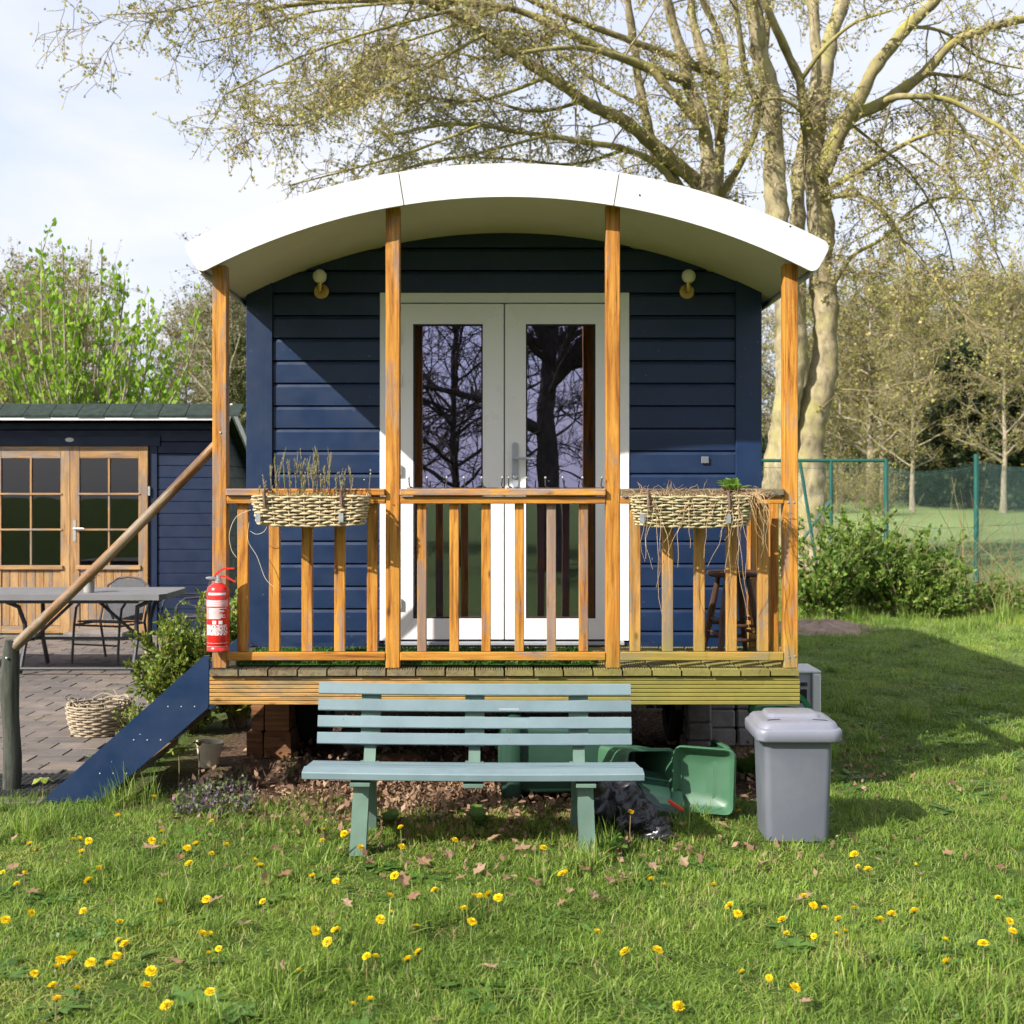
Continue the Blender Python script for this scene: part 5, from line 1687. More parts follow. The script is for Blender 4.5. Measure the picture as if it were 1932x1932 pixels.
# ------------------------------------------------------------------ shed
def shed():
    YS = 14.5
    s = FP / YS
    X = lambda px: (px - 947) / s
    Z = lambda py: CAM_H - (py - 930) / s
    t = thing('garden_shed', 'navy wooden garden shed with natural pine glazed doors behind the terrace', 'shed', (-4.5, YS, 0))
    xr = X(418); xl = -8.0; depth = 2.6
    zt = Z(800)
    base = MB().box((xl, YS - 0.03, 0.0), (xr + 0.01, YS + depth, Z(1196))).build('base', MATS['concrete_block'], t)
    body = MB().box((xl, YS + 0.02, Z(1196)), (xr, YS + depth, zt - 0.03)).build('wall', MATS['navy_shed'], t)
    dx0, dx1 = X(-15), X(282)
    z = Z(1194); k = 0
    pitch = 22.6 / s
    bm1 = {}
    while z < zt:
        z1 = min(z + pitch, zt + 0.02)
        for a, b_ in (((X(298), xr - 0.004),) if z1 < Z(832) else ((xl, xr - 0.004),)):
            MB().prism([(YS + 0.019, z), (YS - 0.004, z + 0.001), (YS - 0.004, z1 - 0.014), (YS + 0.006, z1 - 0.004), (YS + 0.019, z1 - 0.003)], 'x', a, b_).build('cladding_board', MATS['navy_shed'], body)
        MB().box((xr + 0.001, YS + 0.03, z), (xr + 0.018, YS + depth, z1 - 0.006), 0.002).build('cladding_board', MATS['navy_shed'], body)
        z += pitch
    MB().box((X(283), YS - 0.022, Z(1194)), (X(297), YS - 0.0045, Z(840))).build('door_trim', MATS['navy_shed'], body)
    MB().box((xl, YS - 0.028, Z(842)), (X(303), YS - 0.0045, Z(823)), 0.002).build('header_board', MATS['navy_shed'], body)
    MB().prism([(X(133) + 0.05 * math.cos(2 * PI * k / 16), Z(830) + 0.024 * math.sin(2 * PI * k / 16)) for k in range(16)], 'y', YS - 0.034, YS - 0.0285).build('plaque', MATS['plaque'], t)
    MB().box((dx0, YS - 0.02, Z(1206)), (X(297), YS - 0.004, Z(1195.5))).build('sill', MATS['navy_shed'], body)
    # roof: short front strip, ridge, long fall to the back
    ze, zr = Z(789), Z(765)
    ye, yr = YS - 0.34, YS - 0.10
    roof = MB().prism([(ye, ze), (yr, zr), (YS + 2.9, zr - 1.30), (YS + 2.9, zr - 1.36), (yr, zr - 0.07), (ye, ze - 0.03)], 'x', xl, xr + 0.12).build('roof', MATS['shingle'], t)
    for k in range(17):
        a = xl + 0.30 * k + (0.0)
        MB().prism([(ye - 0.006, ze + 0.003), (yr - 0.004, zr + 0.004), (yr + 0.003, zr + 0.014), (ye - 0.016, ze + 0.016), (ye - 0.018, ze - 0.002 - 0.01 * (k % 2))], 'x', a, a + 0.292).build('shingle_tab', MATS['shingle'], roof)
    MB().box((xl, ye - 0.004, Z(796)), (xr + 0.11, ye + 0.02, Z(789.5) - 0.028 + 0.02)).build('eaves_board', MATS['unit_white'], roof)
    barge = MB().prism([(ye, ze - 0.11), (ye, ze + 0.012), (yr, zr + 0.014), (YS + 2.9, zr - 1.29), (YS + 2.9, zr - 1.41), (yr, zr - 0.10)], 'x', xr + 0.122, xr + 0.145).build('barge_board', MATS['unit_white'], roof)
    # doors
    def door(x0, x1, handle):
        zb, ztp = Z(1194), Z(842.5)
        y0, y1 = YS - 0.052, YS - 0.008
        sw = 0.105
        gz0, gz1 = Z(1066), Z(865)
        d = MB().box((x0, y0, zb), (x0 + sw, y1, ztp), 0.003).build('door', MATS['pine_z'], t)
        MB().box((x1 - sw, y0, zb), (x1, y1, ztp), 0.003).build('stile', MATS['pine_z'], d)
        MB().box((x0 + sw + .0005, y0 + .002, gz1), (x1 - sw - .0005, y1, ztp - .001), 0.003).build('top_rail', MATS['pine_x'], d)
        MB().box((x0 + sw - 0.03, y0 - 0.022, Z(1074)), (x1 - sw + 0.03, y0 - 0.0005, gz0), 0.003).build('glazing_sill', MATS['pine_x'], d)
        MB().box((x0 + sw + .0005, y0 + .002, Z(1074)), (x1 - sw - .0005, y1, gz0 - 0.001)).build('mid_rail', MATS['pine_x'], d)
        MB().box((x0 + sw + .0005, y0 + .002, zb), (x1 - sw - .0005, y1, Z(1180)), 0.003).build('bottom_rail', MATS['pine_x'], d)
        n = 7
        for k in range(n):
            a = x0 + sw + (x1 - x0 - 2 * sw) * k / n
            b_ = x0 + sw + (x1 - x0 - 2 * sw) * (k + 1) / n
            MB().box((a + .001, y0 + .012, Z(1180) + .001), (b_ - .001, y1 - .004, Z(1074) - .001), 0.004).build('panel_board', MATS['pine_z'], d)
        mx_ = (x0 + x1) / 2
        MB().box((mx_ - 0.011, y0 + 0.001, gz0 + .001), (mx_ + 0.011, y0 + 0.02, gz1 - .001), 0.003).build('glazing_bar', MATS['pine_z'], d)
        for f in (1 / 3, 2 / 3):
            zz = gz0 + (gz1 - gz0) * f
            MB().box((x0 + sw - 0.02, y0 - 0.010, zz - 0.011), (x1 - sw + 0.02, y0 + 0.0005, zz + 0.011), 0.003).build('glazing_bar', MATS['pine_x'], d)
        for i in range(2):
            for j in range(3):
                a = x0 + sw + .001 if i == 0 else mx_ + .012
                b_ = mx_ - .012 if i == 0 else x1 - sw - .001
                zz0 = gz0 + (gz1 - gz0) * j / 3 + .001; zz1 = gz0 + (gz1 - gz0) * (j + 1) / 3 - .001
                MB().box((a, y0 + 0.022, zz0), (b_, y0 + 0.026, zz1)).build('pane', MATS['shed_glass'], d)
        MB().box((x0 + sw, y0 + 0.04, gz0), (x1 - sw, y0 + 0.042, gz1)).build('inner_curtain', MATS['room_dark'], d)  # dark sheet added behind the panes, stands in for the dark shed interior
        if handle:
            hx_ = x0 + 0.05
            MB().box((hx_ - 0.018, y0 - 0.006, Z(1022)), (hx_ + 0.018, y0 - 0.0005, Z(981)), 0.002).build('handle_plate', MATS['steel'], d)
            MB().tube([(hx_, y0 - 0.007, Z(997)), (hx_, y0 - 0.04, Z(997)), (hx_ + 0.12, y0 - 0.045, Z(997))], 0.010, 8).build('handle_lever', MATS['steel'], d, True)
    xm_ = X(135)
    door(X(-12), xm_ - 0.002, False)
    door(xm_ + 0.002, X(281), True)
    MB().box((X(281) + .001, YS - 0.05, Z(935)), (X(285), YS - 0.024, Z(918))).build('hinge', MATS['steel'], t)
    st = MB().box((X(150), YS - 0.55, TZ + 0.002), (X(258), YS - 0.06, 0.10), 0.006).build('ramp', MATS['concrete_block'], t)
shed()

# box shrub, pots and small plants by the stairs
def shrub(name, label, cx, cy, rx, ry, h, nl, size, mat, nst, seed, cat='shrub', z0=0.0, clumps=26, group=None, shape=1.0):
    rg = np.random.default_rng(seed)
    t = thing(name, label, cat, (cx, cy, z0), group)
    # upright stems fanning out, leafed shoots on them
    n = nst
    a = rg.uniform(0, 2 * np.pi, n)
    st = np.stack([cx + 0.25 * rx * np.cos(a) * rg.random(n), cy + 0.25 * ry * np.sin(a) * rg.random(n), np.full(n, z0)], -1)
    tgt = np.stack([cx + rx * np.cos(a) * np.sqrt(rg.random(n)), cy + ry * np.sin(a) * np.sqrt(rg.random(n)), z0 + h * rg.uniform(0.45, 1.0, n) ** shape], -1)
    d = tgt - st
    P, Rr = grow(st, d, np.linalg.norm(d, axis=1), np.full(n, 0.006), np.full(n, 0.002), 6, 0.0, 0.10, rg)
    sp, tan, tt = sample_paths(P, clumps, 0.15, rg)
    d2 = tan * 0.6 + rg.normal(size=sp.shape) * 0.7; d2[:, 2] += 0.45
    P2, R2 = grow(sp, d2, rg.uniform(0.10, 0.22, len(sp)) * h, np.full(len(sp), 0.0025), np.full(len(sp), 0.001), 4, 0.0, 0.15, rg)
    v1, q1 = np_tubes(P, Rr, 4); v2, q2 = np_tubes(P2, R2, 3)
    v, q = np_join([(v1, q1), (v2, q2)])
    link('stems', arr_mesh('stems', v - np.array(OFF[t]), q, MATS['twig_bark']), t)['kind'] = 'stuff'
    per = max(1, int(nl / len(P2)))
    lp, lt, _ = sample_paths(P2, per, 0.0, rg)
    v, q = np_leaves(lp + rg.normal(0, 0.008, lp.shape), size * rg.uniform(0.6, 1.3, len(lp)), 0.3, rg, 0.65, lt)
    link('foliage', arr_mesh('foliage', v - np.array(OFF[t]), q, MATS[mat]), t)['kind'] = 'stuff'
    return t
shrub('box_shrub', 'bushy green box shrub between the terrace and the hut', -2.14, 8.7, 0.30, 0.34, 0.74, 26000, 0.034, 'box_leaf', 70, 5, clumps=22)
shrub('box_shrub', 'smaller box shrub behind the fire extinguisher post', -1.84, 8.9, 0.24, 0.3, 0.92, 15000, 0.034, 'box_leaf', 44, 6, clumps=22)
shrub('low_box_shoot', 'low leafy box shoots at the edge of the terrace by the blue side board', -2.22, 7.9, 0.16, 0.2, 0.34, 2400, 0.024, 'box_leaf', 20, 9, clumps=12)
def cream_pot():
    c = on_ground(388, 1450)
    c = Vector((c.x, c.y + 0.06, 0.0))
    t = thing('flower_pot', 'chipped cream flower pot standing under the blue side board', 'pot', c)
    M_ = Matrix.Translation(c) @ Matrix.Rotation(R(5), 4, 'Y')
    MB().lathe([(0.0001, 0.0), (0.055, 0.0), (0.078, 0.13), (0.083, 0.132), (0.083, 0.15), (0.073, 0.15), (0.05, 0.1), (0.0001, 0.1)], 24, (0, 0, 0), M_).build('pot', MATS['pot_cream'], t, True, 40)
    p = np.array(c) + np.stack([RNG.normal(0, 0.03, 60), RNG.normal(0, 0.03, 60), np.full(60, 0.11)], -1)
    v, q = np_leaves(p, RNG.uniform(0.015, 0.03, 60), 0.4, RNG, 0.6)
    link('dead_leaves', arr_mesh('dead_leaves', v - np.array(c), q, MATS['litter']), t)['kind'] = 'stuff'
cream_pot()
def seedling(px, py_tip, py_base, label, n=5, size=0.05):
    b = on_ground(px, py_base)
    z = CAM_H - (py_tip - 930) / FP * b.y
    t = thing('sycamore_seedling', label, 'seedling', b, 'sycamore seedlings by the stairs')
    MB().tube([b, b + Vector((0.004, 0, z * 0.5)), b + Vector((0, 0, z))], 0.003, 6).build('stem', MATS['stem_pale'], t, True)
    top = b + Vector((0, 0, z))
    for k in range(n):
        a = 2 * PI * k / n + 0.3
        d = Vector((math.cos(a), math.sin(a), -0.35))
        s_ = Vector((-math.sin(a), math.cos(a), 0))
        L_ = size * random.uniform(0.9, 1.4)
        vs = [top, top + d * L_ * .5 + s_ * L_ * .38 + Vector((0, 0, L_ * .15)), top + d * L_ * .75 + s_ * L_ * .2, top + d * L_, top + d * L_ * .75 - s_ * L_ * .2, top + d * L_ * .5 - s_ * L_ * .38 + Vector((0, 0, L_ * .15)), top + d * L_ * .55 + Vector((0, 0, L_ * .1))]
        MB().add(vs, [(0, 1, 6), (1, 2, 6), (2, 3, 6), (3, 4, 6), (4, 5, 6), (5, 0, 6)]).build('leaf', MATS['box_leaf'], t)
seedling(80, 1468, 1512, 'green sycamore seedling in front of the rubber mat')
seedling(337, 1412, 1482, 'taller sycamore seedling with drooping leaves under the blue side board', 6, 0.062)
seedling(375, 1400, 1470, 'young sycamore seedling next to the cream pot', 4, 0.05)
# ------------------------------------------------------------------ fence
def fence():
    P0 = Vector(((1842 - 947) / FP * 18.7, 18.7, 0))
    P1 = Vector(((1672 - 947) / FP * 21.5, 21.5, gz(0, 21.5)))
    P2 = Vector((9.6, 22.6, gz(0, 22.6)))
    P3 = Vector(((1568 - 947) / FP * 21.5, 21.5, gz(0, 21.5)))
    P4 = Vector(((1425 - 947) / FP * 21.5, 21.5, gz(0, 21.5)))
    t = thing('chain_link_fence', 'dark green chain link fence with steel posts between the lawn and the field', 'fence', P0)
    for p, h, r in ((P0, 2.2, 0.036), (P1, 2.2, 0.04), (P2, 2.2, 0.036), (P3, 2.17, 0.032), (P4, 2.2, 0.04), ((P0 + P2) / 2 + Vector((0.4, 0, 0)), 2.15, 0.03)):
        if p == P0 or True:
            MB().tube([p, p + Vector((0, 0, h))], r, 12).build('post', MATS['fence_green'], t, True)
    up = Vector((0, 0, 2.17))
    MB().tube([P1 + up, P3 + up, P4 + up], 0.03, 10).build('top_rail', MATS['fence_green'], t, True)
    MB().tube([P3 + Vector((-0.9, 0, 0.25)), P3 + Vector((0, 0, 1.5))], 0.024, 8).build('brace', MATS['fence_green'], t, True)
    MB().tube([P4 + Vector((1.1, 0, 0)), P4 + Vector((0.75, 0, 2.16))], 0.028, 8).build('brace', MATS['fence_green'], t, True)
    def panel(A, B, h, sagv):
        L_ = Vector((B.x - A.x, B.y - A.y, 0)).length
        c = 0.062
        n = int((L_ + h) / c)
        P = []
        for s in (1, -1):
            for k in range(-int(h / c), int(L_ / c) + 1):
                a0 = k * c
                u0, w0, u1, w1 = a0, 0.0, a0 + h, h
                if u0 < 0: w0 += -u0; u0 = 0
                if u1 > L_: w1 -= u1 - L_; u1 = L_
                if w1 - w0 < 0.02: continue
                if s < 0: u0, u1 = L_ - u0, L_ - u1
                row = []
                for i in range(4):
                    f = i / 3
                    u = u0 + (u1 - u0) * f; w = w0 + (w1 - w0) * f
                    p = A.lerp(B, u / L_)
                    sg = 1 - sagv * math.sin(PI * u / L_) * (w / h)
                    row.append((p.x, p.y, p.z + 0.03 + w * sg))
                P.append(row)
        P = np.array(P)
        v, q = np_tubes(P, np.full(P.shape[:2], 0.0016), 3)
        o = link('wire_mesh', arr_mesh('wire_mesh', v - np.array(OFF[t]), q, MATS['fence_wire']), t)
        o['kind'] = 'stuff'
        for f in (0.98, 0.55, 0.04):
            MB().tube([A + Vector((0, 0, h * f)), A.lerp(B, .5) + Vector((0, 0, h * f * (1 - sagv))), B + Vector((0, 0, h * f))], 0.0035, 4).build('tension_wire', MATS['fence_green'], t)
    panel(P1, P0, 2.05, 0.05)
    panel(P0, P2, 2.08, 0.03)
    panel(P4, P1, 2.1, 0.01)
fence()

# ------------------------------------------------------------------ brambles and mound along the fence
bg = 'bramble bushes along the fence'
for i, (px, Y, rx, h, nl, lab) in enumerate((
        (1560, 16.4, 0.6, 1.3, 5200, 'leafy bramble bush right behind the veranda corner post'),
        (1625, 17.0, 0.7, 1.55, 6000, 'tallest bramble bush in front of the fence post'),
        (1700, 16.8, 0.7, 1.2, 5000, 'bramble bush in the middle of the row along the fence'),
        (1765, 16.6, 0.6, 0.95, 3800, 'low bramble bush just left of the single green fence post'),
        (1880, 17.4, 0.6, 0.50, 1800, 'lowest bramble growth right of the single green fence post'))):
    shrub('bramble_bush', lab, (px - 947) / FP * Y, Y, rx, rx * 0.9, h, nl, 0.062, 'bramble_leaf', 26, 20 + i, 'bush', 0.0, 14, bg, 1.3)
def dry_stalks():
    rg = np.random.default_rng(31)
    n = 420
    st = np.stack([rg.uniform(4.0, 7.4, n), rg.uniform(16.6, 20.5, n), np.zeros(n)], -1)
    d = rg.normal(0, 0.55, (n, 3)); d[:, 2] = 1
    P, Rr = grow(st, d, rg.uniform(0.6, 1.9, n), np.full(n, .006), np.full(n, .003), 7, 0.12, 0.12, rg)
    v, q = np_tubes(P, Rr, 3)
    o = link('dry_stalks', arr_mesh('dry_stalks', v, q, MATS['grass_dry']))
    tag(o, 'dry pale stalks and old bramble canes tangled along the fence', 'dry stalks', kind='stuff')
dry_stalks()
def mound():
    c = Vector(((1545 - 947) / FP * 15.2, 15.2, -0.02))
    n, m = 30, 8
    vs = [c + Vector((0, 0, 0.13))]
    fs = []
    for j in range(1, m + 1):
        f = j / m
        for k in range(n):
            a = 2 * PI * k / n
            rr = f * (0.85 + 0.12 * math.sin(3 * a) + 0.07 * math.sin(7 * a + 1))
            z = 0.13 * (1 - f * f) ** 1.3 + 0.03 * math.sin(9 * a + 5 * f) * (1 - f)
            vs.append(c + Vector((rr * math.cos(a), 0.8 * rr * math.sin(a), z)))
    for k in range(n): fs.append((0, 1 + k, 1 + (k + 1) % n))
    for j in range(m - 1):
        for k in range(n):
            a = 1 + j * n + k; b_ = 1 + j * n + (k + 1) % n
            fs.append((a, a + n, b_ + n, b_))
    paint('mound_earth', (0.30, 0.215, 0.165), 0.95, 0.3, 8, 0.1, None, 1.5, ((0.16, 0.11, 0.08), 0.8))
    o = MB().add(vs, fs).build('earth_mound', MATS['mound_earth'], None, True)
    tag(o, kind='structure')
mound()

from mathutils.noise import noise_vector
# ------------------------------------------------------------------ the big plane tree
def plane_tree():
    YT = 24.0
    k_ = YT / FP
    rg = np.random.default_rng(77)
    base = Vector(((1520 - 947) * k_, YT, gz(0, YT)))
    t = thing('plane_tree', 'tall plane tree with pale mottled trunks and opening leaves behind the hut', 'tree', base)
    def W(px, py, dy): return np.array([(px - 947) * (YT + dy) / FP, YT + dy, CAM_H - (py - 930) * (YT + dy) / FP])
    # (points in picture units, width at both ends, depth offset at both ends)
    limbs = [
        ('trunk', [(1535, 1090), (1530, 1000), (1528, 900), (1532, 800), (1552, 700), (1556, 620), (1549, 520), (1545, 440), (1541, 370), (1537, 290), (1543, 220), (1557, 140), (1575, 60), (1590, 0), (1600, -120), (1590, -280)], 62, 18, 0, 0.6),
        ('trunk', [(1478, 1090), (1472, 980), (1470, 880), (1482, 780), (1492, 680), (1484, 570), (1472, 470), (1466, 390), (1460, 300), (1459, 210), (1436, 104), (1418, 0), (1405, -150), (1400, -260)], 66, 16, 0.5, -0.8),
        ('trunk', [(1500, 1090), (1500, 900), (1510, 700), (1500, 520), (1505, 380), (1529, 210), (1546, 104), (1535, 0), (1520, -160)], 50, 14, 1.1, 2.2),
        ('trunk', [(1400, 1090), (1392, 900), (1380, 700), (1362, 500), (1339, 373), (1331, 250), (1306, 174), (1277, 83), (1256, 0), (1225, -140)], 52, 14, 1.4, 0.5),
        ('trunk', [(1405, 1090), (1400, 800), (1380, 560), (1352, 400), (1358, 250), (1330, 130), (1312, 40), (1300, -140)], 40, 14, 2.0, 2.6),
        ('trunk', [(1355, 700), (1320, 480), (1277, 352), (1240, 290), (1211, 199), (1194, 83), (1182, 0), (1165, -110)], 34, 9, 1.6, 1.0),
        ('limb', [(1335, 440), (1364, 364), (1400, 300), (1424, 250), (1434, 180), (1446, 90), (1450, 0)], 15, 8, 1.5, 1.2),
        ('limb', [(1558, 300), (1600, 223), (1654, 124), (1712, 50), (1765, 0), (1840, -110)], 27, 10, 0, -1.5),
        ('limb', [(1552, 330), (1600, 232), (1670, 190), (1745, 137), (1794, 83), (1861, 54), (1932, 37), (2040, 20)], 23, 8, 0, -1.0),
        ('limb', [(1670, 190), (1699, 182), (1778, 186), (1836, 211), (1898, 248), (1932, 281), (1990, 330)], 10, 4, -0.4, -1.6),
        ('limb', [(1548, 368), (1563, 356), (1629, 319), (1712, 269), (1778, 248), (1836, 257), (1900, 300)], 10, 3.5, 0, -0.8),
        ('limb', [(1548, 380), (1563, 373), (1620, 368), (1670, 402), (1703, 455), (1720, 526), (1726, 590)], 9, 3.5, 0, -1.2),
        ('limb', [(1552, 570), (1587, 513), (1612, 480), (1670, 447), (1720, 397), (1778, 373), (1850, 380)], 8, 3, 0, 1.0),
        ('limb', [(1340, 373), (1300, 330), (1179, 231), (1101, 190), (1035, 144), (917, 62), (850, 20), (804, 0), (740, -40)], 26, 8, 1.4, -1.5),
        ('limb', [(1320, 480), (1260, 330), (1179, 282), (1101, 267), (1029, 256), (958, 246), (906, 236), (830, 236), (727, 256)], 14, 4, 1.6, -1.0),
        ('limb', [(1295, 150), (1179, 113), (1060, 56), (958, 15), (794, 2), (624, 2), (480, 20)], 16, 5, 0.7, -1.8),
        ('limb', [(1368, 150), (1318, 128), (1235, 95), (1132, 54), (1040, 20), (960, -20)], 15, 6, 1.5, -1.0),
        ('limb', [(1331, 250), (1285, 190), (1256, 157), (1215, 124), (1153, 104), (1090, 90), (980, 100)], 16, 5, 0.6, -1.2),
        ('limb', [(1530, 260), (1521, 232), (1509, 157), (1484, 99), (1442, 0), (1420, -80)], 17, 10, 0.3, -1.0),
        ('limb', [(1512, 150), (1540, 110), (1567, 79), (1616, 41), (1680, 20)], 9, 4, 0, -1.2),
        ('limb', [(1357, 275), (1370, 200), (1368, 124), (1355, 62), (1326, 0), (1300, -90)], 15, 8, 1.5, 0.6),
        ('limb', [(1535, 240), (1500, 200), (1470, 186), (1440, 190), (1405, 205)], 8, 3, 0.1, -1.3),
        ('limb', [(1459, 275), (1444, 225), (1410, 150), (1395, 60), (1380, -40)], 12, 7, 0.2, -1.5),
        ('limb', [(850, 20), (700, 60), (560, 110), (430, 175)], 5, 2.2, -1.5, -2.2),
        ('limb', [(917, 62), (800, 130), (680, 190), (560, 235), (480, 230)], 5.5, 2.2, -1.2, -1.6),
        ('limb', [(906, 236), (780, 285), (660, 320), (545, 350)], 5, 2.0, -0.9, -1.2),
        ('limb', [(794, 2), (600, 20), (470, 60), (375, 80)], 5, 2.0, -1.6, -1.8),
        ('limb', [(624, 2), (450, -5), (330, 20), (200, 28)], 4, 1.6, -1.7, -2.0),
        ('limb', [(1035, 144), (900, 190), (760, 175), (620, 150), (500, 160)], 6, 2.2, -0.8, 0.4),
        ('limb', [(1101, 190), (1000, 210), (860, 160), (740, 90), (600, 80)], 6, 2.2, 0.2, 1.2),
        ('limb', [(1029, 256), (900, 290), (760, 320), (640, 365)], 5, 2, -0.2, 0.6),
        ('limb', [(1179, 282), (1080, 310), (960, 300), (830, 300), (700, 340)], 6, 2, 1.0, 1.0),
        ('limb', [(958, 15), (820, 60), (690, 110), (590, 190), (540, 240)], 5, 2, -0.8, 0.5),
        ('limb', [(1060, 56), (930, 110), (840, 100), (700, 150), (560, 185)], 5, 2, 0.1, 1.5),
        ('limb', [(1211, 199), (1120, 150), (1000, 60), (880, 20), (760, 20)], 7, 2.5, 1.2, 2.0),
        ('limb', [(1700, 460), (1760, 520), (1800, 600), (1840, 640)], 4, 2, -1.1, -1.6),
        ('limb', [(1778, 190), (1840, 280), (1870, 370), (1880, 470)], 5, 2, -0.8, -1.2),
        ('limb', [(1712, 269), (1790, 330), (1850, 420), (1900, 520)], 4, 2, -0.4, -0.6),
        ('limb', [(1745, 137), (1830, 150), (1900, 180), (1960, 160)], 6, 2.5, -0.6, 0.6),
        ('limb', [(1712, 50), (1780, 60), (1850, 110), (1930, 130)], 6, 2.5, -1.0, 0.4),
        ('limb', [(1600, 230), (1650, 270), (1720, 330), (1780, 430), (1800, 510)], 5, 2, 0, 1.2)]
    def smooth(P, n):
        P = np.array(P, float)
        d = np.r_[0, np.cumsum(np.linalg.norm(np.diff(P[:, :2], axis=0), axis=1))]
        d /= d[-1]
        out = []
        for u in np.linspace(0, 1, n):
            i = min(np.searchsorted(d, u, side='right') - 1, len(P) - 2)
            f = (u - d[i]) / (d[i + 1] - d[i] + 1e-9)
            p0 = P[max(i - 1, 0)]; p1 = P[i]; p2 = P[i + 1]; p3 = P[min(i + 2, len(P) - 1)]
            out.append(0.5 * (2 * p1 + (p2 - p0) * f + (2 * p0 - 5 * p1 + 4 * p2 - p3) * f * f + (3 * p1 - p0 - 3 * p2 + p3) * f ** 3))
        return np.array(out), d
    seeds_p = []; seeds_t = []; seeds_r = []
    for kind, pts, w0, w1, d0, d1 in limbs:
        n = max(10, int(len(pts) * (7 if w0 > 25 else 4)))
        S, _ = smooth(pts, n)
        u = np.linspace(0, 1, n)
        dy = d0 + (d1 - d0) * u + 0.12 * np.sin(u * 9 + w0)
        P = [Vector(W(S[i, 0], S[i, 1], dy[i])) for i in range(n)]
        wpx = (w0 + (w1 - w0) * u ** 0.85) * (1.12 if kind == 'trunk' else 1.28)
        rad = [float(wpx[i] / 2 * k_) * (1 + 0.06 * math.sin(i * 1.9 + w0) + (0.16 * math.exp(-((S[i, 1] - 445) / 22.0) ** 2) if kind == 'trunk' and w0 == 62 else 0)) for i in range(n)]
        if kind == 'trunk' and pts[0][1] > 1000:
            for i in range(n): rad[i] *= 1 + 0.35 * math.exp(-((S[i, 1] - 1090) / 40.0) ** 2)
        mbt = MB().tube(P, rad, 22 if w0 > 25 else (10 if w0 > 9 else 6))
        if w0 > 12:
            amp = min(1.0, w0 / 50.0)
            mbt.v = [p + noise_vector(p * 1.1) * 0.10 * amp + noise_vector(p * 3.7) * 0.045 * amp + noise_vector(p * 9.0) * 0.014 * amp for p in mbt.v]
        mbt.build('trunk' if kind == 'trunk' else 'limb', MATS['plane_bark' if kind == 'trunk' else 'plane_limb_bark'], t, True, 80)
        A = np.array([tuple(p) for p in P])
        seg = np.linalg.norm(np.diff(A, axis=0), axis=1)
        for i in range(n - 1):
            m = seg[i] * (2.4 if wpx[i] < 13 else (1.0 if wpx[i] < 30 else 0.35))
            if S[i, 1] > 560 and kind == 'trunk': m *= 0.25
            for _ in range(int(m) + (rg.random() < m % 1)):
                f = rg.random()
                seeds_p.append(A[i] * (1 - f) + A[i + 1] * f); seeds_t.append((A[i + 1] - A[i]) / (seg[i] + 1e-9)); seeds_r.append(min(rad[i] * 0.5, 0.022))
    sp = np.array(seeds_p); tn = np.array(seeds_t); sr = np.array(seeds_r)
    d = tn * 0.8 + rg.normal(size=sp.shape) * 0.75; d[:, 2] += 0.05
    L1 = rg.uniform(0.8, 2.0, len(sp))
    P1, R1 = grow(sp, d, L1, sr, np.full(len(sp), .006), 7, 0.06, 0.16, rg)
    s2, t2, _ = sample_paths(P1, 11, 0.12, rg)
    d2 = t2 * 0.5 + rg.normal(size=s2.shape) * 0.75; d2[:, 2] -= 0.12
    P2, R2 = grow(s2, d2, rg.uniform(0.25, 0.75, len(s2)), np.full(len(s2), .0075), np.full(len(s2), .005), 5, 0.16, 0.2, rg)
    s3, t3, _ = sample_paths(P2, 3, 0.2, rg)
    d3 = t3 * 0.5 + rg.normal(size=s3.shape) * 0.8
    P3, R3 = grow(s3, d3, rg.uniform(0.12, 0.4, len(s3)), np.full(len(s3), .006), np.full(len(s3), .004), 3, 0.1, 0.15, rg)
    v, q = np_join([np_tubes(P1, R1, 4), np_tubes(P2, R2, 3), np_tubes(P3, R3, 3)])
    print('plane twigs', len(P1), len(P2), len(P3), len(q))
    o = link('twigs', arr_mesh('twigs', v - np.array(OFF[t]), q, MATS['twig_bark']), t); o['kind'] = 'stuff'
    e = np.concatenate([P3[:, -1], P3[:, 1], P2[:, -1], P2[:, 3]])
    keep = rg.random(len(e)) < 0.70
    e = e[keep]
    lp = np.repeat(e, 2, axis=0) + rg.normal(0, 0.03, (2 * len(e), 3))
    v, q = np_leaves(lp, rg.uniform(0.04, 0.088, len(lp)), 0.15, rg, 0.75)
    print('plane leaves', len(lp))
    o = link('crown', arr_mesh('crown', v - np.array(OFF[t]), q, MATS['plane_leaf']), t); o['kind'] = 'stuff'
plane_tree()

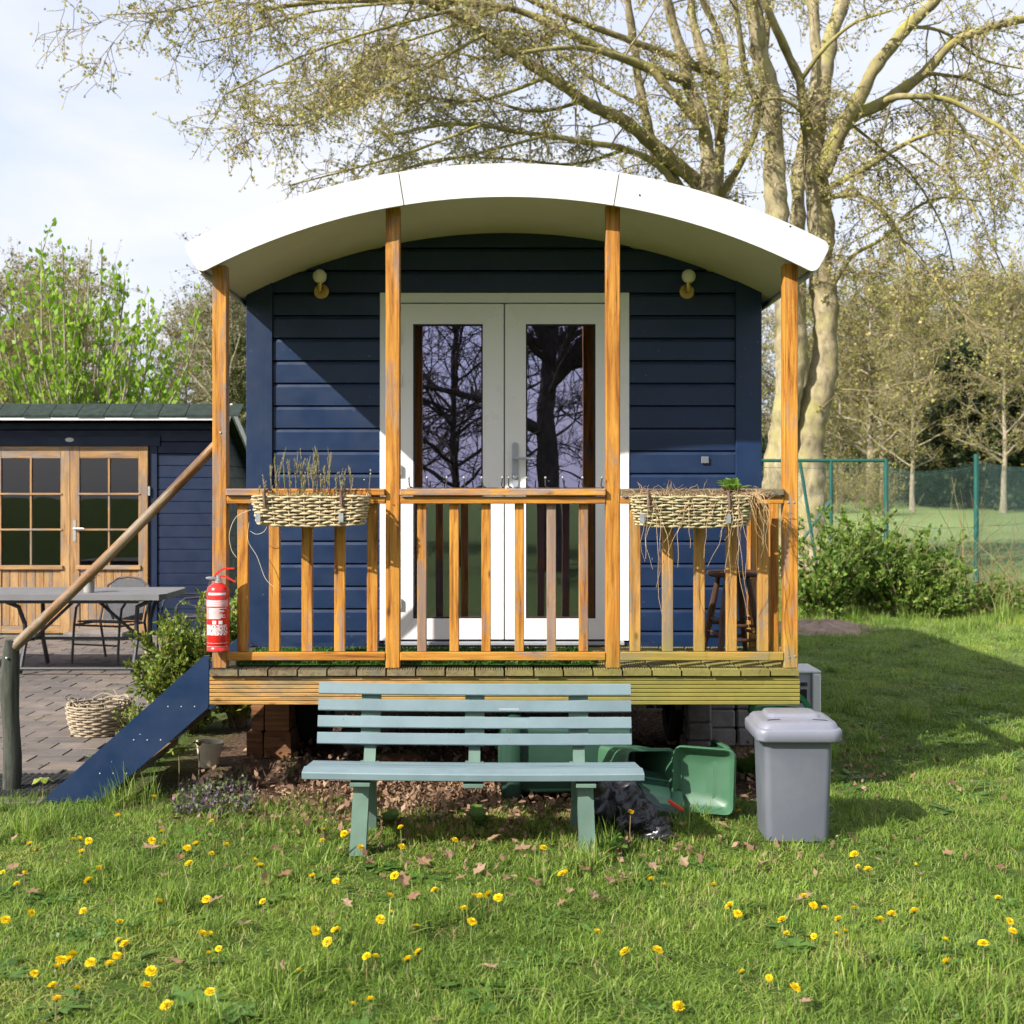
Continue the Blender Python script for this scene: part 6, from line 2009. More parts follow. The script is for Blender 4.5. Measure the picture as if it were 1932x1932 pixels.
# ------------------------------------------------------------------ other trees
def gen_tree(name, label, seed, h, spread, nb, bark, leafm, leaf_n, leaf_s, trunk_r, lo=0.22, up=0.5, droop=0.0, sub=9, twig=6, ivy=0, fork=None, group=None, lean=0.03):
    rg = np.random.default_rng(seed)
    t = thing(name, label, 'tree', (0, 0, 0), group)
    n = 12
    z = np.linspace(0, h * 0.94, n)
    x = np.cumsum(rg.normal(0, lean * h / n, n)); y = np.cumsum(rg.normal(0, lean * h / n, n))
    x -= x[0]; y -= y[0]
    tr = trunk_r * (1 - 0.9 * np.linspace(0, 1, n) ** 0.9); tr[0] *= 1.3
    T = np.stack([x, y, z], -1)
    MB().tube([Vector(p) for p in T], [float(r_) for r_ in tr], 10).build('trunk', bark, t, True, 80)
    tt = lo + (0.97 - lo) * np.sort(rg.random(nb))
    bp = np.stack([np.interp(tt * h * 0.94, z, x), np.interp(tt * h * 0.94, z, y), tt * h * 0.94], -1)
    a = np.arange(nb) * 2.4 + rg.normal(0, 0.5, nb)
    upv = up + 0.7 * tt ** 2
    d = np.stack([np.cos(a), np.sin(a), upv], -1)
    L1 = spread * (1.15 - 0.75 * tt) * rg.uniform(0.7, 1.15, nb)
    r1 = np.interp(tt * h * .94, z, tr) * 0.55
    if fork:
        for i, (f_, ax, ay, az, l_, rr) in enumerate(fork):
            bp[i] = [np.interp(f_ * h, z, x), np.interp(f_ * h, z, y), f_ * h]
            d[i] = [ax, ay, az]; L1[i] = l_; r1[i] = rr
    P1, R1 = grow(bp, d, L1, r1, np.full(nb, .015), 8, droop, 0.10, rg)
    s2, t2, u2 = sample_paths(P1, sub, 0.15, rg)
    d2 = t2 * 0.7 + rg.normal(size=s2.shape) * 0.6; d2[:, 2] += 0.2
    P2, R2 = grow(s2, d2, rg.uniform(0.18, 0.42, len(s2)) * spread, np.full(len(s2), .018), np.full(len(s2), .008), 6, droop, 0.14, rg)
    s3, t3, _ = sample_paths(P2, twig, 0.15, rg)
    d3 = t3 * 0.6 + rg.normal(size=s3.shape) * 0.65; d3[:, 2] += 0.1
    P3, R3 = grow(s3, d3, rg.uniform(0.08, 0.2, len(s3)) * spread, np.full(len(s3), .009), np.full(len(s3), .006), 4, droop, 0.15, rg)
    v, q = np_join([np_tubes(P1, R1, 6), np_tubes(P2, R2, 4), np_tubes(P3, R3, 3)])
    o = link('branches', arr_mesh('branches', v, q, bark), t); o['kind'] = 'stuff'
    if leaf_n:
        lp, lt, _ = sample_paths(P3, max(1, round(leaf_n / len(P3))), 0.2, rg)
        lp = lp + rg.normal(0, 0.06, lp.shape)
        parts = [np_leaves(lp, leaf_s * rg.uniform(0.5, 1.3, len(lp)), 0.15, rg, 0.7)]
        if ivy:
            k = rg.integers(0, n - 4, ivy); f = rg.random((ivy, 1))
            c = T[k] * (1 - f) + T[k + 1] * f
            an = rg.uniform(0, 2 * np.pi, ivy)
            c = c + np.stack([np.cos(an), np.sin(an), np.zeros(ivy)], -1) * (trunk_r + 0.5 * rg.random(ivy)[:, None] ** 2 + 0.1)
            parts.append(np_leaves(c, leaf_s * rg.uniform(0.6, 1.3, ivy), 0.1, rg, 0.8))
        v, q = np_join(parts)
        o = link('crown', arr_mesh('crown', v, q, leafm), t); o['kind'] = 'stuff'
    return t
FIELD = 'trees at the far edge of the field'
A_ = gen_tree('bare_tree', 'slender half-bare tree with yellow-green buds at the far edge of the field', 101, 11.5, 3.6, 34, MATS['grey_bark'], MATS['wood_leaf'], 5500, 0.15, 0.16, 0.2, 0.7, 0.02, group=FIELD)
B_ = gen_tree('budding_tree', 'broad brownish tree with a haze of opening leaves at the far edge of the field', 102, 12.5, 5.0, 40, MATS['grey_bark'], MATS['wood_leaf'], 11000, 0.16, 0.26, 0.16, 0.45, 0.02, group=FIELD)
C_ = gen_tree('evergreen_tree', 'dense dark evergreen at the far edge of the field', 103, 7.0, 3.4, 60, MATS['dark_bark'], MATS['evergreen_leaf'], 22000, 0.22, 0.2, 0.03, 0.3, 0.0, group=FIELD)
D_ = gen_tree('pine_tree', 'tall dark pine standing behind the budding trees', 104, 17.0, 4.2, 40, MATS['dark_bark'], MATS['evergreen_leaf'], 14000, 0.28, 0.26, 0.5, 0.25, 0.0, group=FIELD)
E_ = gen_tree('ivy_tree', 'tall tree with ivy-clad trunk left of the hut', 105, 12.0, 3.6, 40, MATS['grey_bark'], MATS['ivy_leaf'], 5000, 0.13, 0.3, 0.35, 0.9, 0.0, ivy=9000, group='trees beyond the shed')
def plant(proto, px, Y, sc_=1.0, rz=0.0, label=None, group=None, first=[set()]):
    if proto.name not in first[0]:
        first[0].add(proto.name); o = proto
    else:
        o = copy_tree(proto)
    X = (px - 947) / FP * Y
    o.location = (X, Y, gz(X, Y) - 0.05)
    o.rotation_euler.z = rz
    o.scale = (sc_, sc_, sc_ * random.uniform(0.94, 1.06))
    if label: o['label'] = label
    if group: o['group'] = group
    return o
plant(A_, 1722, 52, 0.72, 0.3, 'slender half-bare tree with pale trunk standing in front of the dark evergreens')
plant(A_, 1893, 50, 0.80, 1.3, 'pale thin-trunked tree right of the single green fence post')
plant(C_, 1835, 55, 0.92, 0.0, 'dark round evergreen behind the single green fence post')
plant(C_, 1930, 54, 0.95, 2.0, 'dark evergreen cut by the right edge of the picture')
plant(C_, 1765, 57, 0.5, 4.0, 'small dark evergreen left of the single green fence post')
plant(B_, 1640, 58, 0.85, 0.2, 'broad budding tree just right of the plane tree trunk')
plant(B_, 1790, 72, 0.95, 1.9, 'broad budding tree above the dark round evergreen')
lab_b = 'broad brownish tree with a haze of opening leaves in the wood behind the field'
WHERE_B = ('behind the plane tree', 'above the fence corner', 'right of the dark evergreen', 'cut by the right picture edge', 'furthest back near the plane tree', 'furthest back in the middle', 'furthest back at the right', 'showing past the hut wall', 'hidden by the hut roof')
for i_, (px, Y, s_, rz) in enumerate(((1560, 76, 0.9, 3), (1690, 80, 1.05, 4.2), (1880, 78, 1.0, 5), (1965, 70, 1.0, 0.8), (1600, 92, 1.0, 2.2), (1740, 95, 1.0, 1.0), (1850, 96, 1.0, 3.3), (1480, 84, 1.0, 1.5), (1400, 88, 1.0, 2.5))):
    plant(B_, px, Y, s_, rz, 'broad budding tree in the wood behind the field, ' + WHERE_B[i_])
lab_a = 'slender bare tree in the wood behind the field'
WHERE_A = ('just right of the plane tree trunk', 'between plane tree and fence corner', 'left of the single post', 'behind the single green post', 'at the right picture edge', 'above the fence corner post')
for i_, (px, Y, s_, rz) in enumerate(((1585, 60, 0.8, 2), (1665, 66, 0.95, 4), (1770, 58, 0.75, 5.2), (1840, 70, 1.0, 0.5), (1930, 56, 0.85, 3.1), (1700, 74, 1.0, 1.1))):
    plant(A_, px, Y, s_, rz, lab_a + ', ' + WHERE_A[i_])
WHERE_C = ('just right of the plane tree', 'second right of the plane tree', 'left of the fence corner post', 'right of the fence corner post', 'left of the single post', 'right of the single post', 'at the right edge', 'behind the hut corner', 'behind the hut roof')
for i_, (px, Y, s_, rz, w_) in enumerate(((1565, 70, 0.38, 0.3, 1.3), (1615, 74, 0.42, 1.3, 1.2), (1660, 68, 0.34, 2.2, 1.3), (1705, 76, 0.48, 3.0, 1.2), (1790, 67, 0.42, 4.1, 1.3), (1870, 68, 0.5, 5.0, 1.3), (1960, 67, 0.5, 0.9, 1.3), (1500, 72, 0.4, 2.7, 1.3), (1440, 74, 0.45, 3.7, 1.3))):
    o = plant(C_, px, Y, s_, rz, 'low dark evergreen thicket at the field edge, ' + WHERE_C[i_])
    o.scale.x *= w_; o.scale.y *= w_
for i_, (px, Y, rx, h_, w_) in enumerate(((1575, 50, 1.5, 2.3, 'behind the fence left of the corner post'), (1622, 54, 1.7, 2.8, 'behind the fence beside the plane tree'), (1660, 48, 1.3, 1.9, 'behind the fence corner post'), (1745, 60, 1.6, 2.0, 'between two pale trunks left of the single post'), (1530, 52, 1.4, 2.4, 'right behind the plane tree trunk'))):
    X_ = (px - 947) / FP * Y
    shrub('twig_thicket', 'brown leafless thicket ' + w_, X_, Y, rx, rx, h_, 1600, 0.10, 'wood_leaf', 60, 80 + i_, 'thicket', gz(X_, Y) - 0.05, 16, 'brown thickets at the field edge', 0.8)
plant(D_, 1905, 82, 0.80, 0.0, 'tall dark pine at the right above the budding trees')
plant(D_, 1830, 90, 0.78, 2.0, 'dark pine rising behind the dark round evergreen')
plant(D_, 1670, 98, 0.75, 4.0, 'dark pine half hidden between the budding trees')
LEFT = 'trees beyond the shed'
plant(E_, 432, 40, 0.72, 0.0, 'tall tree with ivy-clad trunk behind the left veranda post')
plant(E_, 455, 44, 0.66, 2.0, 'ivy-clad tree just left of the hut wall')
lab_l = 'grey-brown bare tree standing behind the shed at the left'
ORD = ('leftmost', 'second', 'third', 'fourth', 'fifth', 'rightmost')
for i_, (px, Y, s_, rz) in enumerate(((15, 42, 0.62, 0.4), (85, 46, 0.66, 2.4), (160, 48, 0.68, 4.4), (-40, 40, 0.6, 5.4), (380, 50, 0.62, 1.2), (230, 52, 0.45, 0.1))):
    plant(B_, px, Y, s_, rz, lab_l + ', ' + ('second from the left edge', 'third from the left edge', 'fourth from the left edge', 'cut by the left edge', 'nearest the hut', 'small one in the middle')[i_], LEFT)
for px, Y, s_, rz, w_ in ((120, 40, 0.60, 0.9, 'amid the fresh green shoots'), (350, 46, 0.62, 2.2, 'beside the left veranda post'), (40, 38, 0.55, 3.1, 'near the left picture edge')):
    plant(A_, px, Y, s_, rz, 'slender bare tree standing behind the shed ' + w_, LEFT)
for px, Y, s_, rz, w_ in ((500, 62, 0.7, 0.6, 'closest to the ivy-clad trees'), (600, 66, 0.75, 1.6, 'second past the hut corner'), (720, 70, 0.8, 2.6, 'third past the hut corner'), (850, 74, 0.8, 3.6, 'right behind the hut middle'), (1000, 76, 0.85, 4.6, 'behind the right half of the hut')):
    plant(B_, px, Y, s_, rz, 'budding tree in the row screened by the hut, ' + w_, 'trees screened by the hut')
plant(C_, 20, 44, 0.55, 1.0, 'dark evergreen low behind the shed roof at the left edge', LEFT)

# fresh green tree behind the shed: upright leafy shoots
def fresh_tree():
    rg = np.random.default_rng(55)
    Y = 19.5
    k_ = Y / FP
    c = Vector(((150 - 947) * k_, Y, 0))
    t = thing('fresh_green_tree', 'bright green tree with upright leafy shoots rising behind the shed', 'tree', c)
    tips = [(78, 455), (118, 462), (172, 452), (192, 478), (236, 528), (305, 580), (265, 605), (20, 590), (5, 640), (58, 580), (90, 560), (140, 530), (215, 610), (250, 640), (322, 690), (350, 630), (375, 630), (70, 690), (40, 740), (190, 560), (160, 600), (280, 660), (305, 700), (120, 610), (230, 690), (50, 660), (345, 720), (150, 500), (98, 500), (270, 720), (-15, 600), (-20, 700), (200, 640), (100, 650), (180, 690), (130, 720)]
    P = []
    fork = np.array([c.x, c.y, 1.2])
    for px, py in tips:
        y = Y + rg.uniform(-1.0, 1.0)
        tip = np.array([(px - 947) * y / FP, y, CAM_H - (py - 930) * y / FP])
        f0 = fork + np.array([rg.normal(0, .15), rg.normal(0, .15), 0])
        mid = f0 * 0.5 + tip * 0.5 + np.array([(tip[0] - f0[0]) * 0.18, 0, -0.2])
        row = []
        for u in np.linspace(0, 1, 8):
            row.append(f0 * (1 - u) ** 2 + mid * 2 * u * (1 - u) + tip * u * u)
        P.append(row)
    P = np.array(P)
    Rr = np.tile(np.linspace(0.035, 0.008, 8)[None], (len(P), 1))
    MB().tube([c, c + Vector((0.02, 0, 0.6)), c + Vector((0, 0, 1.3))], [0.12, 0.10, 0.09], 10).build('trunk', MATS['grey_bark'], t, True)
    s2, t2, _ = sample_paths(P, 9, 0.25, rg)
    d2 = t2 + rg.normal(size=s2.shape) * 0.35; d2[:, 2] += 0.5
    P2, R2 = grow(s2, d2, rg.uniform(0.25, 0.9, len(s2)), np.full(len(s2), .010), np.full(len(s2), .005), 6, -0.03, 0.08, rg)
    v, q = np_join([np_tubes(P, Rr, 5), np_tubes(P2, R2, 3)])
    link('branches', arr_mesh('branches', v - np.array(OFF[t]), q, MATS['grey_bark']), t)['kind'] = 'stuff'
    l1, d1, _ = sample_paths(P, 26, 0.30, rg)
    l2, dd2, _ = sample_paths(P2, 11, 0.1, rg)
    lp = np.concatenate([l1, l2]); ld = np.concatenate([d1, dd2])
    cl = rg.random(len(lp)) < 0.92
    lp = lp[cl] + rg.normal(0, 0.035, (cl.sum(), 3))
    v, q = np_leaves(lp, rg.uniform(0.075, 0.14, len(lp)), 0.4, rg, 0.62, ld[cl])
    link('crown', arr_mesh('crown', v - np.array(OFF[t]), q, MATS['fresh_leaf']), t)['kind'] = 'stuff'
    print('fresh leaves', len(lp))
fresh_tree()

# trees behind the viewer, mirrored in the door panes
RF = 'bare trees mirrored in the door glass'
O1 = gen_tree('oak_tree', 'thick dark forked bare tree mirrored in the right door pane', 201, 13.0, 4.6, 34, MATS['dark_bark'], MATS['wood_leaf'], 0, 0.1, 0.27, 0.2, 0.35, 0.0, 13, 9,
              fork=[(0.30, 0.9, 0.1, 1.3, 5.0, 0.2), (0.22, -0.9, 0.1, 0.5, 4.0, 0.12), (0.36, -0.6, 0.2, 1.4, 4.5, 0.16), (0.40, 0.35, -0.4, 1.4, 4.0, 0.14), (0.27, 0.5, 0.8, 0.9, 4.0, 0.1)], group=RF)
O1.location = (1.05, -11.5, 0)
O2 = gen_tree('bare_tree', 'slimmer bare tree mirrored in the left door pane', 202, 12.0, 4.2, 44, MATS['dark_bark'], MATS['wood_leaf'], 0, 0.1, 0.10, 0.12, 0.5, 0.0, 9, 9, group=RF)
O2.location = (-1.0, -13.0, 0)
for i, (x, y, s_) in enumerate(((-3.6, -24, 1.0), (4.2, -26, 1.0), (-8.5, -28, 1.2), (9.5, -28, 1.2))):
    o = copy_tree(O2)
    o.location = (x, y, 0); o.rotation_euler.z = 1.3 * i + 0.7; o.scale = (s_, s_, s_)
    o['label'] = 'thin bare tree in the dim background mirrored in the door glass'
# ------------------------------------------------------------------ grass
SRC = bpy.data.collections.new('grass_sources')
def blades(n, rad, h, w, rg, lean=0.35):
    a = rg.uniform(0, 2 * np.pi, n); r_ = rad * np.sqrt(rg.random(n))
    b = np.stack([r_ * np.cos(a), r_ * np.sin(a), np.full(n, -0.004)], -1)
    th = rg.uniform(0, 2 * np.pi, n)
    le = np.abs(rg.normal(0, lean, n)) + 0.05
    H = h * rg.uniform(0.45, 1.25, n)
    dirv = np.stack([np.cos(th), np.sin(th)], -1)
    side = np.stack([-np.sin(th + rg.normal(0, .6, n)), np.cos(th + rg.normal(0, .6, n)), np.zeros(n)], -1)
    rows = []
    for u, wf in ((0, 0.8), (0.4, 1.0), (0.75, 0.7), (1.0, 0.12)):
        c = b.copy()
        c[:, :2] += dirv * (H * le * u ** 1.8)[:, None]
        c[:, 2] += H * u * (1 - 0.28 * le * u)
        ww = (w * rg.uniform(0.7, 1.3, n) * wf / 2)[:, None]
        rows.append(c - side * ww); rows.append(c + side * ww)
    V = np.stack(rows, 1).reshape(-1, 3)
    i = np.arange(n)[:, None] * 8
    q = np.concatenate([i + np.array([[2 * k, 2 * k + 1, 2 * k + 3, 2 * k + 2]]) for k in range(3)])
    return V, q
def src(name, V, q, mat):
    o = bpy.data.objects.new(name, arr_mesh(name, V, q, mat))
    SRC.objects.link(o)
    return o
rgg = np.random.default_rng(5)
NSRC = 0
for k in range(5):
    src('tuft_%02d' % NSRC, *blades(40, 0.08, 0.044, 0.0030, rgg, 0.95), MATS['grass_a' if k < 2 else ('grass_b' if k < 4 else 'grass_c')]); NSRC += 1
for k in range(3):
    src('tuft_%02d' % NSRC, *blades(30, 0.045, 0.10, 0.0040, rgg, 0.7), MATS['grass_b' if k % 2 else 'grass_a']); NSRC += 1
src('tuft_%02d' % NSRC, *blades(16, 0.08, 0.05, 0.003, rgg, 1.1), MATS['grass_dry']); NSRC += 1
def weed(rg, n, L_, lift):
    a = rg.uniform(0, 2 * np.pi, n)
    P = np.tile(np.array([[0, 0, 0.004]]), (n, 1)) + np.stack([np.cos(a) * .008, np.sin(a) * .008, np.zeros(n)], -1)
    d = np.stack([np.cos(a), np.sin(a), rg.uniform(0.1, lift, n)], -1)
    d /= np.linalg.norm(d, axis=1, keepdims=True)
    s = np.stack([-np.sin(a), np.cos(a), np.zeros(n)], -1)
    Ls = L_ * rg.uniform(0.6, 1.15, n)[:, None]
    rows = []
    for u, wf in ((0, .15), (.3, .6), (.6, 1.0), (.85, .7), (1.0, .08)):
        c = P + d * Ls * u; c[:, 2] -= (Ls[:, 0] * 0.35 * u * u); c[:, 2] = np.maximum(c[:, 2], 0.006 + 0.006 * u)
        ww = Ls * 0.13 * wf
        rows.append(c - s * ww); rows.append(c + s * ww)
    V = np.stack(rows, 1).reshape(-1, 3)
    i = np.arange(n)[:, None] * 10
    q = np.concatenate([i + np.array([[2 * k, 2 * k + 1, 2 * k + 3, 2 * k + 2]]) for k in range(4)])
    return V, q
for k in range(3):
    src('tuft_%02d' % NSRC, *weed(rgg, 9, 0.075 + 0.02 * k, 0.7), MATS['weed_leaf']); NSRC += 1
# clover-like patch of small round leaves
n = 40
cp = np.stack([rgg.normal(0, .05, n), rgg.normal(0, .05, n), rgg.uniform(0.015, 0.04, n)], -1)
src('tuft_%02d' % NSRC, *np_leaves(cp, rgg.uniform(0.012, 0.022, n), 0.2, rgg, 0.9), MATS['weed_leaf']); NSRC += 1

def scatter(name, pts, rot, scl, idx, label, cat):
    me = bpy.data.meshes.new(name)
    me.vertices.add(len(pts))
    me.vertices.foreach_set('co', np.asarray(pts, np.float32).ravel())
    for an, ty, arr, key in (('rot', 'FLOAT_VECTOR', rot, 'vector'), ('scl', 'FLOAT_VECTOR', scl, 'vector')):
        a = me.attributes.new(an, ty, 'POINT'); a.data.foreach_set(key, np.asarray(arr, np.float32).ravel())
    a = me.attributes.new('idx', 'INT', 'POINT'); a.data.foreach_set('value', np.asarray(idx, np.int32))
    o = link(name, me)
    ng = bpy.data.node_groups.new(name + '_nodes', 'GeometryNodeTree')
    ng.interface.new_socket('Geometry', in_out='INPUT', socket_type='NodeSocketGeometry')
    ng.interface.new_socket('Geometry', in_out='OUTPUT', socket_type='NodeSocketGeometry')
    N = ng.nodes.new; K = ng.links.new
    gi = N('NodeGroupInput'); go = N('NodeGroupOutput')
    ci = N('GeometryNodeCollectionInfo'); ci.inputs['Collection'].default_value = SRC
    ci.inputs['Separate Children'].default_value = True; ci.inputs['Reset Children'].default_value = True
    ip = N('GeometryNodeInstanceOnPoints'); ip.inputs['Pick Instance'].default_value = True
    def attr(nm, ty):
        x = N('GeometryNodeInputNamedAttribute'); x.data_type = ty; x.inputs['Name'].default_value = nm
        return [s for s in x.outputs if s.enabled and s.name == 'Attribute'][0]
    e2 = N('FunctionNodeEulerToRotation')
    K(attr('rot', 'FLOAT_VECTOR'), e2.inputs[0])
    K(gi.outputs[0], ip.inputs['Points']); K(ci.outputs[0], ip.inputs['Instance'])
    K(attr('idx', 'INT'), ip.inputs['Instance Index']); K(e2.outputs[0], ip.inputs['Rotation'])
    K(attr('scl', 'FLOAT_VECTOR'), ip.inputs['Scale']); K(ip.outputs[0], go.inputs[0])
    md = o.modifiers.new('scatter', 'NODES'); md.node_group = ng
    tag(o, label, cat, kind='stuff')
    return o
def nz(x, y, f, s):
    return (np.sin(x * f * 1.7 + s) * np.cos(y * f * 1.3 - s * 2) + np.sin(x * f * 3.1 - y * f * 2.3 + s * 3) * .6 + np.cos(x * f * 5.3 + y * f * 4.7 + s) * .35) / 1.95
def grass():
    P = []; S = []; I = []
    bands = [(3.6, 5.0, 330), (5.0, 7.0, 270), (7.0, 10.0, 150), (10.0, 14.5, 85), (14.5, 20.0, 42), (20.0, 34.0, 9)]
    for y0, y1, dens in bands:
        wmax = 0.43 * y1 + 1.9
        n = int(dens * (y1 - y0) * 2 * wmax)
        x = RNG.uniform(-wmax, wmax, n); y = RNG.uniform(y0, y1, n)
        ok = np.abs(x) < 0.43 * y + 1.8
        ok &= ~((x < -0.43 * y - 0.3) & (RNG.random(n) > 0.75))
        lit = nz(x, y, 1.3, 1.0)
        ok &= ~((x < -1.92 + 0.06 * nz(x, y, 4, 2)) & (y > 6.84 + 0.07 * nz(x, y, 5, 3)) & (y < 15))
        ok &= ~((x < -3.0) & (y > 14) & (y < 17.5))
        edge = 6.72 + 0.18 * nz(x, y, 2.2, 4)
        under = (x > -1.95) & (x < 1.64 + 0.1 * nz(x, y, 3, 7)) & (y > edge) & (y < 12.8)
        ok &= ~(under & (RNG.random(n) > np.where(y < 7.5, 0.10, 0.02)))
        # thin patch with old leaves round the bench
        bare = np.exp(-(((x + 0.40) / 0.72) ** 2 + ((y - 6.70) / 0.42) ** 2) ** 1.5)
        ok &= RNG.random(n) > bare * 0.90
        bare2 = np.exp(-(((x - 0.45) / 1.1) ** 2 + ((y - 5.72) / 0.22) ** 2) ** 1.5)
        ok &= RNG.random(n) > bare2 * 0.45
        bare3 = np.exp(-(((x - 2.05) / 0.45) ** 2 + ((y - 7.6) / 0.5) ** 2))
        ok &= RNG.random(n) > bare3 * 0.7
        for cx, cy, rr in ((1.37, 6.07, 0.17),):
            ok &= (np.abs(x - cx) > rr) | (np.abs(y - cy) > rr)
        x = x[ok]; y = y[ok]; m = len(x)
        hgt = 0.82 + 0.5 * nz(x, y, 2.1, 9) + 0.4 * nz(x, y, 6.0, 5)
        hgt = np.clip(hgt, 0.35, 1.7)
        r_ = RNG.random(m)
        cv = nz(x, y, 1.1, 33) + 0.5 * nz(x, y, 4.3, 8) + RNG.normal(0, 0.32, m)
        idx = np.where(cv < -0.15, RNG.integers(0, 2, m), np.where(cv < 0.75, RNG.integers(2, 4, m), 4))
        tall = (nz(x, y, 3.4, 12) > 0.36) & (r_ < 0.5)
        idx = np.where(tall, RNG.integers(5, 8, m), idx)
        idx = np.where(r_ > 0.955, 8, idx)
        wd = (nz(x, y, 2.6, 20) > 0.15) & (RNG.random(m) < 0.085)
        idx = np.where(wd, RNG.integers(9, 13, m), idx)
        sc_ = hgt * RNG.uniform(0.8, 1.2, m)
        dist = np.where(y < 7, 1.0, 1.0 + (y - 7) * 0.06)
        longg = np.clip(1 - np.abs(y - 16.4 - 0.8 * nz(x, y, 1.0, 3)) / 1.8, 0, 1) * (x > 3.0)
        sxy = np.where(y < 20, 1.05 * dist, 3.2); sz = sc_ * np.where(y < 20, 1.0 + 0.15 * (dist - 1), 1.6) * (1 + 3.2 * longg)
        # taller tufts hug the edge of the hut and the feet of things
        hug = np.exp(-((y - 6.66) / 0.16) ** 2) * (x > -1.6) * (x < -0.9) + np.exp(-(((x - 0.33) / 0.14) ** 2 + ((y - 5.86) / 0.12) ** 2)) + np.exp(-(((x - 0.62) / 0.25) ** 2 + ((y - 5.95) / 0.12) ** 2))
        hug = hug + 1.1 * np.exp(-((y - 6.72) / 0.14) ** 2) * (x < -1.7) * (0.6 + 0.6 * nz(x, y, 5.0, 14))
        sz = sz * (1 + 0.9 * hug)
        z = np.array([gz(a, b) for a, b in zip(x, y)])
        P.append(np.stack([x, y, z], -1)); S.append(np.stack([sxy, sxy, sz], -1)); I.append(idx)
    # terrace weeds in the joints
    n = 130
    x = RNG.uniform(-3.4, -1.8, n); y = RNG.uniform(6.9, 11, n)
    P.append(np.stack([x, y, np.full(n, 0.012)], -1)); S.append(np.full((n, 3), 0.38)); I.append(RNG.integers(8, 13, n))
    P = np.concatenate(P); S = np.concatenate(S); I = np.concatenate(I)
    rot = np.stack([RNG.normal(0, .08, len(P)), RNG.normal(0, .08, len(P)), RNG.uniform(0, 6.28, len(P))], -1)
    print('grass tufts', len(P))
    scatter('grass', P, rot, S, I, 'short spring lawn grass with weeds growing round the hut', 'grass')
grass()

# ------------------------------------------------------------------ dandelions
def dandelion_meshes():
    out = []
    for k in range(4):
        rg = np.random.default_rng(300 + k)
        rows = []
        for layer, (n, L_, el) in enumerate(((24, 0.021, 0.16), (22, 0.018, 0.45), (16, 0.013, 0.85), (9, 0.008, 1.2))):
            for i in range(n):
                a = 2 * np.pi * i / n + rg.normal(0, .06) + layer * .2
                e = el + rg.normal(0, .08) + (0.55 if k == 3 else 0)
                d = np.array([np.cos(a) * np.cos(e), np.sin(a) * np.cos(e), np.sin(e)])
                s = np.array([-np.sin(a), np.cos(a), 0]) * 0.0023
                c = np.array([0, 0, 0.002 * layer])
                l_ = L_ * rg.uniform(.88, 1.1)
                rows += [c - s * .5, c + s * .5, c + d * l_ + s, c + d * l_ - s]
        V = np.array(rows); q = np.arange(len(V)).reshape(-1, 4)
        out.append(arr_mesh('flower_head', V, q, MATS['petal']))
    return out
